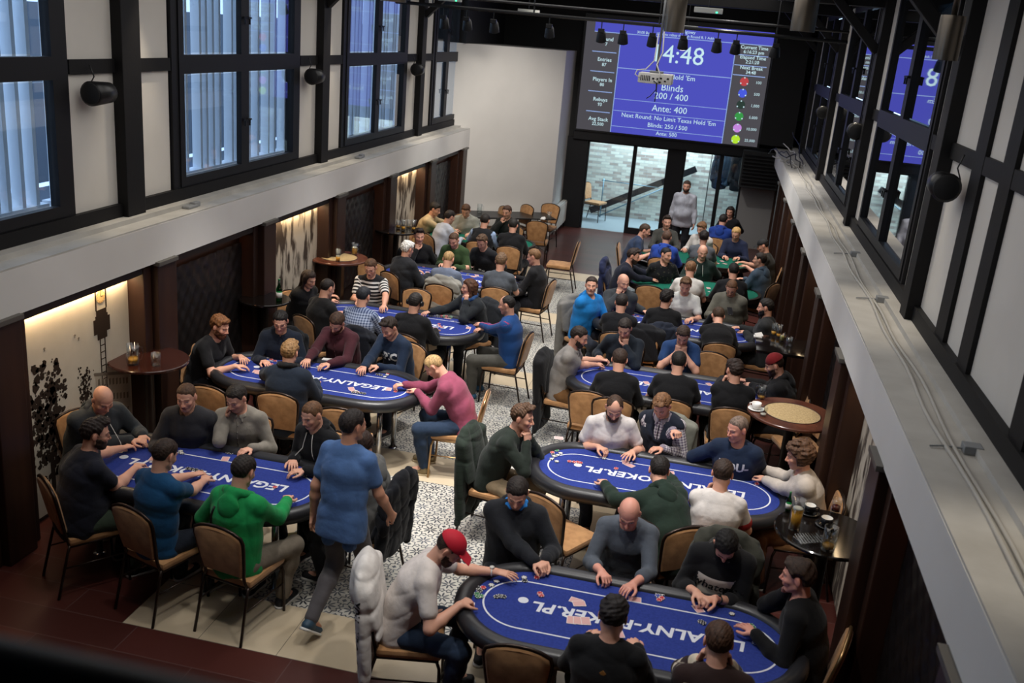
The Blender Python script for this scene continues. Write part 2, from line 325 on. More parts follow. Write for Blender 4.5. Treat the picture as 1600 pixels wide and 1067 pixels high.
def arms(s,J,org):
    k=J['k']; out={}
    for n,sd in (('R',1),('L',-1)):
        h=s.get('hand'+n,'lap'); sh=J['sh'+n]; st=s.get('pose'+n,'rest'); r,f,u=J['right'],J['fwd'],J['up']
        pole=r*sd*.5-u*.8-f*.3; atface=False
        if h=='lap': t=J['hip']+V3(sd*.12,.26,.10)*1.0
        elif h=='front': t=V3(sd*.15,.40,.83)
        elif h=='hang': t=sh+V3(sd*.09,s.get('swing'+n,.0),-.52)*k; pole=-f*1.0+r*sd*.2
        elif h=='pocket': t=J['hip']+V3(sd*.19,.06,.0); pole=r*sd*1.-f*.8
        elif isinstance(h,str): # on the face
            q=V3(*FACE_T[h]); q[0]*=sd if h!='chin' else 1
            if h in('chin','mouth'): q[0]+=sd*.028
            tip=J['head']+J['H']@(q*k); t=tip-nrm(J['H']@V3(-sd*.30,-.30,.80)+V3(0,.15,.5))*(.085 if s.get('pose'+n)=='fist' else .115)*k; atface=True; pole=r*sd*.35-V3(0,0,1)*.8+f*.9
        else: t=to_local(s,org,h)
        if s.get('pole'+n): pole=V3(*s['pole'+n])
        if t[2]<.80 and t[2]>.7 and not atface and not isinstance(h,str): t[2]=.80
        e,w=ik2(sh,t,.285*k,.255*k,pole)
        if not isinstance(h,str) or atface or h=='front':
            # keep elbows above the table edge when the arm rests on it
            if s.get('rest',1) and not s.get('stand') and e[2]<.70 and e[1]>.30: 
                e,w=ik2(sh,t,.285*k,.255*k,pole+V3(sd*.5,0,.45))
        fa=nrm(w-e)
        if h in('hang',): fd=nrm(fa+V3(0,.12,0)); pn=nrm(-r*sd)
        elif h=='pocket': fd=fa; pn=-r*sd
        elif atface:
            fd=nrm((J['head']+J['H']@V3(0,.02,0))-w+V3(0,0,.10)); pn=nrm(J['head']-w)
        elif h=='lap': fd=nrm(V3(-sd*.25,1,-.25)); pn=V3(0,0,-1)
        else: fd=nrm(V3(fa[0],fa[1],min(fa[2],-.02)*.35)+r*(-sd)*.18); pn=V3(0,0,-1)
        pn=nrm(pn-fd*np.dot(pn,fd)); out[n]=(sh,e,w,fd,pn,st)
    return out
CURL={'rest':(18,28,18),'flat':(4,8,5),'curl':(38,52,32),'fist':(68,85,45),'pinch':(42,40,20),'spread':(10,15,10)}
def add_hand(S,w,fd,pn,sd,k,st,tag=9,b=1.):
    side=nrm(np.cross(pn,fd))*sd*(1)   # towards the thumb
    # thumb lies on the inner side: for a palm-down right hand that is -X
    side=nrm(np.cross(fd,pn))*(-sd)
    c=CURL.get(st,CURL['rest']); ax=np.cross(fd,pn)
    S.cap(w-fd*.01,w+fd*.074*k,.0165*k,.0145*k,.012,tag,side,1.65,2.55)
    for i,(o,L,r) in enumerate(((.031,.070,.0088),(.0105,.079,.009),(-.0105,.073,.0086),(-.030,.056,.0078))):
        base=w+fd*(.083-abs(o)*.22)*k+side*o*k; sp={'spread':9,'flat':5}.get(st,3.0)*(o/.02)
        d=rotm(pn,0)@fd; d=nrm(d+side*math.tan(math.radians(sp))); p=base; rr=r*k*b
        cc=[c[0]+(i*5 if st in('rest','curl') else 0)-(25 if st=='pinch' and i==0 else 0),c[1],c[2]]
        for j,fr in enumerate((.47,.30,.23)):
            d=nrm(rotm(ax,cc[j])@d); q=p+d*L*k*fr*1.05; S.cap(p,q,rr,rr*.9,.004 if j else .008,tag); p=q; rr*=.91
    tb=w+fd*.018*k+side*.024*k+pn*.004; d=nrm(fd*.62+side*.72+pn*.28); q=tb+d*.042*k
    S.cap(tb,q,.0135*k*b,.0112*k*b,.012,tag); d2=nrm(fd*.9+side*.28+pn*(.45 if st in('curl','fist','pinch') else .2)); p2=q+d2*.031*k
    S.cap(q,p2,.0108*k*b,.010*k,.004,tag); S.cap(p2,p2+nrm(d2-side*.25)*.024*k,.0100*k,.0082*k,.004,tag)
def add_head(S,J,s):
    H,h,k=J['H'],J['head'],J['k']; fw=s.get('facew',1.)
    T=lambda x,y,z: h+H@(V3(x,y,z)*k)
    E=lambda c,r,kk=.02,t=1: S.ell(T(*c),np.array(r)*k,H,kk,t)
    S.cap(J['neck']-J['up']*.03,T(0,-.025,-.055),.060*k*s.get('neckw',1.),.054*k*s.get('neckw',1.),.03,2)
    E((0,-.012,.026),(.0745,.0935,.086)); E((0,.018,-.032),(.0595*fw,.068,.074),.025)
    for sd in(1,-1):
        S.cap(T(sd*.047*fw,.0,-.058),T(sd*.019,.055,-.094),.020*k,.019*k,.018,1)
        E((sd*.037*fw,.056,-.024),(.021,.022,.019),.018)
        S.cap(T(sd*.012,.083,.020),T(sd*.042,.070,.021),.0085*k,.007*k,.010,1)
        e=rotm((0,0,1),sd*22); S.ell(T(sd*.0765,-.012,-.006),np.array((.0075,.018,.031))*k,H@e,.006,3)
        S.cap(T(sd*.008,.094,-.034),T(sd*.0135,.086,-.036),.0068*k,.006*k,.005,1)
    E((0,.057,-.092),(.027,.026,.020),.018)
    S.cap(T(0,.083,.012),T(0,.105,-.028),.0065*k,.0105*k,.010,1)
    E((0,.0835,-.0545),(.024,.0105,.0055),.006,4); E((0,.0815,-.0665),(.020,.0115,.0065),.006,4)
    S.cap(T(-.006,.078,-.04),T(-.02,.07,-.055),.012*k,.010*k,.012,1); S.cap(T(.006,.078,-.04),T(.02,.07,-.055),.012*k,.010*k,.012,1)
    for sd in(1,-1):
        S.cut.append(('e',T(sd*.031,.0905,.002),np.array((.0155,.012,.0095))*k,H,0,.010,0,None,1.,1.))
    S.cut.append(('e',T(0,.0955,-.0603),np.array((.019,.008,.0016))*k,H,0,.003,0,None,1.,1.))
def body_bones(S,J,s,A,L,full=True):
    k=J['k']; b=s.get('bulk',1.); r=J['right']; bel=s.get('belly',0.)
    S.cap(J['hip'],J['waist'],.112*k*b,.106*k*b,.05,20,r,1.42,1.32); S.cap(J['waist'],J['chest'],.106*k*b,.117*k*(.5+.5*b),.05,21,r,1.32,1.36)
    S.cap(J['chest'],J['neck']-J['up']*.05*k,.122*k*(.5+.5*b),.085*k,.05,22,r,1.36,1.55)
    if bel: S.ell(J['waist']*.6+J['hip']*.4+J['fwd']*.06,(.15*k*b,.11*k*b*(1+bel),.13*k),None,.06,20)
    for sd in(1,-1): S.cap(J['neck']-J['up']*.006,J['sh'+('R' if sd>0 else 'L')],.038*k,.040*k,.03,23)
    for n in 'RL':
        sh,e,w=A[n][:3]; S.cap(sh,e,(.041 if s['top'][1]!='none' else .049)*k*(.4+.6*b),(.036 if s['top'][1] in('long','pushed') else .040)*k*(.4+.6*b),.03,24 if n=='R' else 26); m=e+(w-e)*.35
        cv=.90 if s['top'][1]=='long' else 1.; S.cap(e,m,.040*cv*k*(.4+.6*b),.0405*cv*k*(.4+.6*b),.02,25 if n=='R' else 27); S.cap(m,w,.0405*cv*k*(.4+.6*b),.0255*k,.02,25 if n=='R' else 27)
    for n in 'RL':
        hj,kn,an=L[n]; S.cap(hj,kn,.076*k*(.4+.6*b),.050*k,.04,28); m=kn+(an-kn)*.35
        S.cap(kn,m,.050*k,.048*k,.03,29); S.cap(m,an,.048*k,.036*k,.03,29)
def legs(s,J):
    k=J['k']; out={}
    for n,sd in(('R',1),('L',-1)):
        hj=J['hip']+V3(sd*.09,.01,-.01)*k
        if s.get('legs'): kn,an=[V3(*q) for q in s['legs'][n]]
        else:
            ft=s.get('foot'+n,(sd*s.get('splay',.15),s.get('reach',.36))); kn,an=ik2(hj,V3(ft[0],ft[1],.10),.43*k,.42*k,V3(sd*.35,1,.9))
        out[n]=(hj,kn,an)
    return out
def srgb(c):
    if isinstance(c,str): c=tuple(int(c[i:i+2],16)/255 for i in(0,2,4))
    return tuple(x/12.92 if x<=.04045 else ((x+.055)/1.055)**2.4 for x in c)
SKINS={'fair':(.88,.66,.56),'pink':(.88,.62,.54),'tan':(.80,.58,.47),'pale':(.90,.72,.63)}
def paint_body(v,J,s):
    sk=np.array(srgb(SKINS[s.get('skin','fair')])); n=len(v); C=np.tile(sk,(n,1))
    hair=np.array(srgb(s.get('haircol','3a2a20'))); k=J['k']; q=((v-J['head'])@J['H'])/k
    x,y,z=np.abs(q[:,0]),q[:,1],q[:,2]; fr=(y>.03)&(np.abs(z)<.13)&(x<.09)
    def mix(m,c,a): 
        m=np.clip(m*a,0,1)[:,None]; C[:]=C*(1-m)+np.array(c)*m
    red=sk*np.array((1.0,.72,.68))
    mix(fr*np.exp(-((x-.04)/.022)**2-((z+.03)/.022)**2),red,.5); mix(fr*np.exp(-(x/.013)**2-((z+.026)/.02)**2),red,.4)
    mix((np.abs(q[:,0])>.068)*(np.abs(y+.012)<.03)*(np.abs(z)<.05),red,.35)
    br=fr*(np.abs(z-.0215-.004*np.sin(x*60))<.0048)*(x>.012)*(x<.048); mix(br*1.,hair*.7,.75*(0 if s.get('nobrow') else 1))
    mix(fr*(((x-.031)/.0135)**2+((z-.0005)/.0062)**2<1)*1.,(.12,.07,.05),.6)
    mix(fr*(((x-.031)/.0115)**2+((z+.0003)/.0036)**2<1)*1.,(.62,.58,.55),.85)
    mix(fr*(((x-.031)/.0046)**2+((z+.0003)/.0042)**2<1)*1.,(.03,.025,.02),.95)
    mix(fr*((x/.023)**2+((z+.0605)/.0105)**2<1)*(y>.07),srgb((.66,.36,.33)),.65)
    mix(fr*((x/.021)**2+((z+.0603)/.0018)**2<1)*1.,(.10,.03,.03),.6)
    st=s.get('stubble',.25)
    if st and not s.get('woman'): mix(((y>-.01)&(z<-.028-.0*y)&(z>-.13)&((z<-.046)|(x>.03)|((x<.03)&(z<-.043)))&(x<.08)&(z+y*.25<-.022))*1.*np.clip((-.022-z-.0*x)/.02,0,1),hair*.6+sk*.15,st)
    if s.get('bald')or s.get('hair') in('bald','fringe'): mix((z>.03)&(y<.05)&(z<.09+0*z)&(s.get('hair')=='bald'),hair*.5+sk*.3,.22)
    return np.concatenate([C,np.ones((n,1))],1)
def add_cloth(S,J,s,A,ease=.013,sleeve='long',k0=.02):
    k=J['k']; b=s.get('bulk',1.); r=J['right']; bel=s.get('belly',0.)
    hem=J['hip']-J['up']*(.10 if s.get('stand') else .035)
    S.cap(hem,J['waist'],(.127 if s.get('stand') else .126)*k*b+ease,.113*k*b+ease*1.3,.05,20,r,1.40,1.32); S.cap(J['waist'],J['chest'],.112*k*b+ease*1.3,.122*k*(.5+.5*b)+ease,.05,21,r,1.32,1.36)
    S.cap(J['chest'],J['neck']-J['up']*.05*k,.122*k*(.5+.5*b)+ease,.085*k+ease,.05,22,r,1.36,1.52)
    if s.get('stand'):
        for sd in(1,-1): S.cap(J['hip']+r*sd*.085*k-J['fwd']*.02,J['hip']-J['up']*.2+r*sd*.09*k-J['fwd']*.02,.105*k*b,.105*k*b,.04,20)
    if bel: S.ell(J['waist']*.6+J['hip']*.4+J['fwd']*.06,(.15*k*b+ease,.11*k*b*(1+bel)+ease,.13*k+ease),None,.06,20)
    for sd in(1,-1): S.cap(J['neck']-J['up']*.002,J['sh'+('R' if sd>0 else 'L')],.042*k+ease*.5,.047*k+ease*.8,.04,23)
    for n in 'RL':
        sh,e,w=A[n][:3]; ta,tb=(24,25) if n=='R' else (26,27)
        rs=.049*k*(.4+.6*b)+ease*.85; re=.041*k*(.4+.6*b)+ease*.85
        if sleeve=='long':
            S.cap(sh,e,rs,re,.035,ta); m=e+(w-e)*.4; S.cap(e,m,re,.041*k*(.4+.6*b)+ease*.8,.02,tb); S.cap(m,w-(w-e)*.04,.041*k*(.4+.6*b)+ease*.8,.030*k+ease*.55,.02,tb)
            S.cap(w-(w-e)*.12,w-(w-e)*.04,.034*k+ease*.55,.031*k+ease*.5,.006,tb)
        elif sleeve=='pushed':
            S.cap(sh,e,rs,re,.035,ta); m=e+(w-e)*.42; S.cap(e,m,re,.040*k*(.4+.6*b)+ease,.02,tb)
        elif sleeve=='short':
            m=sh+(e-sh)*.62; S.cap(sh,m,rs,rs*.90+ease*.5,.035,ta)
    # the opening at the neck
    nk=s.get('neckline',.0); up=J['up']; nb=J['neck']
    S.cut.append(('c',nb+up*.035+J['fwd']*.035,J['skull']+J['fwd']*.03,(.060+nk)*k*s.get('neckw',1.),.075*k,.006,0,None,1.,1.))
    if nk>.01: S.cut.append(('e',nb+J['fwd']*.085-up*.02,np.array((.045,.05,.045+nk)),None,0,.01,0,None,1.,1.))
def add_hood(S,J,s,up=False):
    k=J['k']; n=J['neck']; r,f,u=J['right'],J['fwd'],J['up']; pts=[]
    for i in range(11):
        a=math.radians(-150+300*i/10); x=math.sin(a)*.092; y=-math.cos(a)*.080; pts.append(n+r*x*k+f*(y*k+.012)+u*(.012+.034*math.cos(a))*k)
    for i in range(10):
        w=lambda q: .020*k+.012*math.sin(math.pi*q/10); S.cap(pts[i],pts[i+1],w(i),w(i+1),.012,30)
    M=np.stack([r,f,u],1)
    S.ell(n-f*.112*k-u*.045*k,(.090*k,.034*k,.075*k),M,.05,31); S.ell(n-f*.118*k-u*.10*k,(.055*k,.026*k,.05*k),M,.05,31)
def add_collar(S,J,s,hi=.03):
    k=J['k']; n=J['neck']; r,f,u=J['right'],J['fwd'],J['up']; pts=[]
    for i in range(11):
        a=math.radians(-168+336*i/10); pts.append(n+r*math.sin(a)*.070*k-f*(math.cos(a)*.068*k-.016)+u*(.022+.016*math.cos(a))*k)
    for i in range(10): S.cap(pts[i],pts[i+1],.0085,.0085,.008,32); S.cap(pts[i]-u*.014+(pts[i]-n)*.12,pts[i+1]-u*.014+(pts[i+1]-n)*.12,.0085,.0085,.012,32)
    for q,p in((-1,pts[0]),(1,pts[-1])): S.cap(p,p-u*.045+f*.022+r*q*.022,.0075,.006,.008,32); S.cap(p+r*q*.03-f*.01,p-u*.045+f*.022+r*q*.022,.0075,.006,.01,32)
HL=(np.array([-.12,-.07,-.035,-.005,.02,.045,.07,.1]),np.array([-.075,-.068,-.045,.0,.008,.045,.066,.075]))
def hair_part(J,s,res,parent,mat):
    st=s.get('hair','short'); k=J['k']; H=J['H']; h=J['head']
    if st=='bald': return
    S=Shape(); T=lambda x,y,z: h+H@(V3(x,y,z)*k)
    th={'buzz':.0045,'short':.011,'medium':.017,'quiff':.014,'curly':.032,'long':.016,'fringe':.008,'thin':.006,'capped':.004}[st]
    S.ell(T(0,-.012,.026),(np.array((.0745,.0935,.086))+th)*k,H,.01,1)
    sd=abs(hash_(s['id']))%1000
    if st=='quiff': S.cap(T(-.03,.062,.105),T(.03,.064,.105),.026*k,.024*k,.03); S.cap(T(-.025,.01,.12),T(.02,.01,.12),.02*k,.018*k,.03)
    if st=='medium': S.cap(T(-.035,.055,.092),T(.035,.057,.094),.017*k,.017*k,.03); S.cap(T(-.02,-.06,.10),T(.02,-.07,.08),.02*k,.02*k,.03)
    if st=='curly':
        r=np.random.RandomState(sd)
        for i in range(46):
            a=r.rand()*6.28; z=r.rand()*1.25-.25; q=math.sqrt(max(0,1-min(z,1)**2)); S.ell(T(math.cos(a)*q*.092,-.018+math.sin(a)*q*.108-(.0),.03+z*.10),np.full(3,.018+.010*r.rand())*k,None,.006)
    if st=='long':
        for q in(1,-1): S.cap(T(q*.075,-.01,.03),T(q*.082,.005,-.14),.024*k,.020*k,.03); S.cap(T(q*.05,-.07,.02),T(q*.055,-.065,-.16),.035*k,.026*k,.03)
        S.cap(T(0,-.08,.02),T(0,-.07,-.17),.04*k,.03*k,.04)
    amp={'buzz':.0006,'short':.0016,'medium':.0032,'quiff':.0030,'curly':.006,'long':.003,'fringe':.0012,'thin':.0012,'capped':.001}[st]; fr={'curly':110,'medium':95,'short':170,'quiff':120,'long':60}.get(st,140)
    hn=hair_noise(sd,amp,fr)
    lift={'quiff':.012,'thin':.028}.get(st,0)
    def line(P):
        q=((P-h)@H)/k; y,z,x=q[:,1],q[:,2],np.abs(q[:,0])
        lim=np.interp(y,HL[0],HL[1])+np.where(y>.02,lift-.2*0*x,0); 
        if st=='long' or st=='curly': lim=np.where(y<.03,-.2,lim)
        if st in('curly','medium') : lim=np.where(y>.04,lim-.008,lim)
        lim=lim+np.where(y>.03,.012*np.clip((x-.03)/.02,0,1)-.02*np.clip((x-.055)/.02,0,1)+.0025*np.sin(q[:,0]*190+sd),.003*np.sin(y*260+sd))
        g=(lim-z)*k*.8
        if st in('fringe',): g=np.maximum(g,(z-.052+.1*np.clip(y,-.2,.2)*0-.12*np.clip(-y-.03,0,1))*k)
        if st=='thin': g=np.maximum(g,(.9*(y-.03)+.7*(z-.085)+ (0.02-x)*.5)*k*.6*(1) - .003)
        # around the ears
        ear=np.sqrt(((y+.010)/.026)**2+((z+.012)/.040)**2)
        g=np.maximum(g,(1-ear)*.026*k) if st not in('long','curly') else g
        return g
    tw={'curly':.3,'long':.5}.get(st,1.)
    S.noise=lambda P: hn(P)*np.clip(-line(P)/.02,.15,1)+(th+.002)*k*tw*np.clip(1+line(P)/.028,0,1)**1.5
    S.clip=[line]; v,f=S.mesh(res*(.9 if st=='curly' else 1.))
    if len(f): raw_mesh('hair',v,f,mat,parent)
def beard_part(J,s,res,parent,mat):
    th=s.get('beard',0)
    if not th: return
    k=J['k']; H=J['H']; h=J['head']; S=Shape(); T=lambda x,y,z: h+H@(V3(x,y,z)*k)
    S.ell(T(0,.018,-.032),(np.array((.0595,.066,.074))+th)*k,H,.02)
    for q in(1,-1): S.cap(T(q*.047,.0,-.058),T(q*.019,.055,-.094),.020*k+th,.019*k+th,.02)
    S.ell(T(0,.057,-.092),(np.array((.027,.026,.020))+th)*k,H,.02)
    S.cut.append(('e',T(0,.095,-.061),np.array((.021,.03,.008))*k,H,0,.004,0,None,1.,1.))
    S.noise=hair_noise(abs(hash_(s['id'])),.0022,120)
    def line(P):
        q=((P-h)@H)/k; y,z,x=q[:,1],q[:,2],np.abs(q[:,0])
        lim=np.interp(x,[0,.022,.035,.055,.08],[-.041,-.043,-.052,-.035,.0]); return np.maximum((z-lim)*k,(.005-y)*k)
    S.clip=[line]; v,f=S.mesh(res); 
    if len(f): raw_mesh('beard',v,f,mat,parent)
def hash_(t): 
    x=7
    for c in str(t): x=(x*31+ord(c))&0xffffff
    return x
def band_attr(v,J,s,A):
    """distance down the torso or along the sleeve, and sideways: what stripes and checks are woven along"""
    best=np.full(len(v),9.); bd=np.zeros(len(v)); sdv=np.zeros(len(v)); ar=np.zeros(len(v)); r=J['right']
    segs=[(J['neck'],J['chest'],0,0),(J['chest'],J['waist'],.155,0),(J['waist'],J['hip'],.325,0),(J['hip'],J['hip']-J['up']*.1,.525,0)]
    for n in 'RL': sh,e,w=A[n][:3]; segs+=[(sh,e,.04,1),(e,w,.325,1)]
    for i,(a,b,o,isarm) in enumerate(segs):
        ab=b-a; L=max(np.linalg.norm(ab),1e-6); u=ab/L; t=np.clip((v-a)@u,0,L); d=v-a-t[:,None]*u; dd=np.sqrt((d*d).sum(1))-(.052 if isarm else .12)
        if not isarm: x=d@r; dd=np.sqrt((x/1.36)**2+((d*d).sum(1)-x*x).clip(0))-.12
        m=dd<best; best=np.where(m,dd,best); bd=np.where(m,o+t,bd); ar=np.where(m,isarm,ar)
        c=nrm(np.cross(u,V3(0,0,1)+.01)) if isarm else r
        an=np.arctan2(d@np.cross(u,c),d@c)*.05 if isarm else d@c; sdv=np.where(m,an,sdv)
    return bd,sdv,ar
def make_person(s):
    """one figure: a continuous skin body, with clothing, hair and what is worn as children"""
    org=place_figure(s); ox,oy,a=org; tier=s.get('tier',0); rb,rh,rd,rc=RES[tier]; J=skeleton(s); A=arms(s,J,org); L=legs(s,J); k=J['k']
    S=Shape(); body_bones(S,J,s,A,L); add_head(S,J,s); b=s.get('bulk',1.)
    for n,sd in(('R',1),('L',-1)):
        if A[n][5]!='none': add_hand(S,A[n][2],A[n][3],A[n][4],sd,k,A[n][5])
    for n in 'RL':
        hj,kn,an=L[n]; fdir=nrm(V3((an-hj)[0]*.3,1,0)) if not s.get('footdir') else nrm(V3(*s['footdir'][n])); S.cap(an-V3(0,0,.03),an+fdir*.11-V3(0,0,.055),.035*k,.025*k,.03,33)
    boxes=[(J['head']-.165*k,J['head']+.165*k)]
    for n in 'RL': c=A[n][2]+A[n][3]*.075*k; boxes.append((c-.115*k,c+.115*k))
    lo,hi=S.bounds(); v,f=S.mesh(rb,lo-2*rb,hi+2*rb,holes=boxes); VV=[v]; FF=[f]; o=len(v)
    for i,(l,h) in enumerate(boxes):
        v,f=S.mesh(rh if i==0 else rd,l,h)
        for (l2,h2) in boxes[:i]: ins=((v>l2+.004)&(v<h2-.004)).all(1); f=f[~ins[f].all(1)]
        VV.append(v); FF.append(f+o); o+=len(v)
    v=np.concatenate(VV); f=np.concatenate(FF)
    root=raw_mesh('person',v,f,MAT['skin'],None,{'paint':('FLOAT_COLOR',paint_body(v,J,s))})
    root.location=(ox,oy,0); root.rotation_euler=(0,0,a)
    root['label']=s['label']; root['category']='person'
    if s.get('group'): root['group']=s['group']
    top=s.get('top',('tshirt','short','404040')); kind,sleeve,col=top[:3]; mt=cloth_mat(top)
    ease={'tshirt':.013,'shirt':.015,'sweater':.017,'hoodie':.022,'jacket':.028,'vest':.016,'puffer':.03}.get(kind,.014)
    C=Shape(); add_cloth(C,J,s,A,ease,sleeve)
    sd=hash_(s['id']); C.noise=fold_noise(sd,{'tshirt':.0021,'shirt':.0030,'sweater':.0024,'hoodie':.0036,'jacket':.0042}.get(kind,.003),12.)
    if s.get('stand'): hp=J['hip']-J['up']*.15; C.clip=[lambda P: (hp-P)@J['up']]
    v,f=C.mesh(rc); at={}
    if s.get('woven',1):
        bd,si,ar=band_attr(v,J,s,A); at={'band':('FLOAT',bd),'across':('FLOAT',si),'onarm':('FLOAT',ar)}
    
    nm={'tshirt':'t_shirt','shirt':'button_shirt','sweater':'sweater','hoodie':'hoodie','jacket':'jacket','vest':'vest','puffer':'jacket'}.get(kind,kind)
    top_o=raw_mesh(nm,v,f,mt,root,at); s['_top']=top_o
    flat=lambda v: {'band':('FLOAT',np.full(len(v),.3)),'across':('FLOAT',v[:,0]*0+.9),'onarm':('FLOAT',v[:,0]*0)}
    if (kind=='hoodie' or s.get('hood')) and not s.get('nohood'):
        Q=Shape(); add_hood(Q,J,s); Q.noise=fold_noise(sd+2,.0012,20.); v,f=Q.mesh(rc*.8); raw_mesh('hood',v,f,mt,top_o,flat(v))
    if kind in('shirt','jacket') or s.get('collar'):
        Q=Shape(); add_collar(Q,J,s); v,f=Q.mesh(rc*.7); raw_mesh('collar',v,f,mt,top_o,flat(v))
    if kind in('tshirt','sweater') and tier<2 and not s.get('collar'):
        Q=Shape(); k0=J['k']; n0=J['neck']; pts=[n0+J['right']*math.sin(t)*.071*k0-J['fwd']*(math.cos(t)*.066*k0-.016)+J['up']*(.012+.018*math.cos(t))*k0 for t in np.linspace(0,2*math.pi,17)]
        for i in range(16): Q.cap(pts[i],pts[i+1],.0085,.0085,.004)
        v,f=Q.mesh(rc*.6); raw_mesh('neckband',v,f,mt if not s.get('trim') else plain('trim_'+s['trim'],s['trim'],.8),top_o,flat(v))
    if s.get('trim'):
        for n in 'RL':
            sh,e=A[n][:2]; m=sh+(e-sh)*.64; Q=Shape(); Q.cap(m,m+(e-sh)*.03,.049*k*(.4+.6*b)+ease*1.25,.049*k*(.4+.6*b)+ease*1.25,.004); v,f=Q.mesh(rc*.7); raw_mesh('cuff_trim',v,f,plain('trim_'+s['trim'],s['trim'],.8),top_o)
    if s.get('vest'):
        C2=Shape(); q=dict(s); q['neckline']=.03; add_cloth(C2,J,q,A,ease+.012,'none'); C2.noise=fold_noise(sd,.004,13.)
        for n in 'RL': 
            sh,e=A[n][:2]; C2.cut.append(('c',sh+(e-sh)*.25-nrm(sh-J['neck'])*.0,e,.08*k,.09*k,.01,0,None,1.,1.))
        C2.cut.append(('c',J['neck']+J['fwd']*.12,J['chest']+J['fwd']*.17,.06*k,.03,.01,0,None,1.,1.))
        v,f=C2.mesh(rc); raw_mesh('vest',v,f,cloth_mat(('vest','none',s['vest'])),root)
    P=Shape(); k_=k
    P.cap(J['hip']-V3(0,0,.0),J['hip']+J['up']*(.02 if s.get('stand') else .08),.121*k*b*(.86 if s.get('stand') else 1),.106*k*b*(.9 if s.get('stand') else 1),.05,20,J['right'],1.42,1.40)
    for n in 'RL':
        hj,kn,an=L[n]; P.cap(hj,kn,.094*k*(.4+.6*b),.068*k,.05,28); m=kn+(an-kn)*.35; P.cap(kn,m,.068*k,.066*k,.04,29); P.cap(m,an-(an-m)*.02,.066*k,.055*k,.03,29)
    P.noise=fold_noise(sd+5,.0050,11.); v,f=P.mesh(rc*1.1); raw_mesh('trousers',v,f,cloth_mat(('trousers','',s.get('legcol','22252c'))),root)
    for n in 'RL':
        an=L[n][2]; hj=L[n][0]; fdir=nrm(V3((an-hj)[0]*.3,1,0)) if not s.get('footdir') else nrm(V3(*s['footdir'][n]))
        z0=an[2]-.10; Q=Shape(); g=V3(0,0,1) if not s.get('footdir') else nrm(V3(0,0,1)-fdir*fdir[2]); heel=an-g*.062-fdir*.035
        toe=heel+fdir*.185*k; sdv=np.cross(fdir,g)
        Q.cap(heel,toe,.034,.026,.02,1,sdv,1.12,1.55); Q.cap(an-g*.005,heel+fdir*.03+g*.01,.047*k,.036,.03,1)
        Q.clip=[lambda X,h_=heel,g_=g: -((X-h_)@g_)-.036]
        v,f=Q.mesh(rc*.8); so=raw_mesh('shoe',v,f,plain('leather_'+s.get('shoecol','16161a'),s.get('shoecol','16161a'),.6),root)
        if tier<1:
            Q=Shape(); Q.cap(heel-g*.028,toe-g*.028,.038,.036,.02,1,sdv,1.08,1.22); Q.clip=[lambda X,h_=heel,g_=g: np.abs((X-h_)@g_+.029)-.010]; v,f=Q.mesh(rc*.75); raw_mesh('sole',v,f,plain('rubber_'+s.get('solecol','d8d5cf'),s.get('solecol','d8d5cf'),.7),so)
    hc=s.get('haircol','3a2a20'); hm=hair_mat(hc)
    hair_part(J,s,rh*.95,root,hm); beard_part(J,s,rh,root,hair_mat(s.get('beardcol',hc)))
    wear(s,J,A,root,tier)
    return root,J,A,org
def local_M(H,c):
    M=Matrix.Identity(4)
    for i in range(3):
        for j in range(3): M[i][j]=float(H[i,j])
        M[i][3]=float(c[i])
    return M
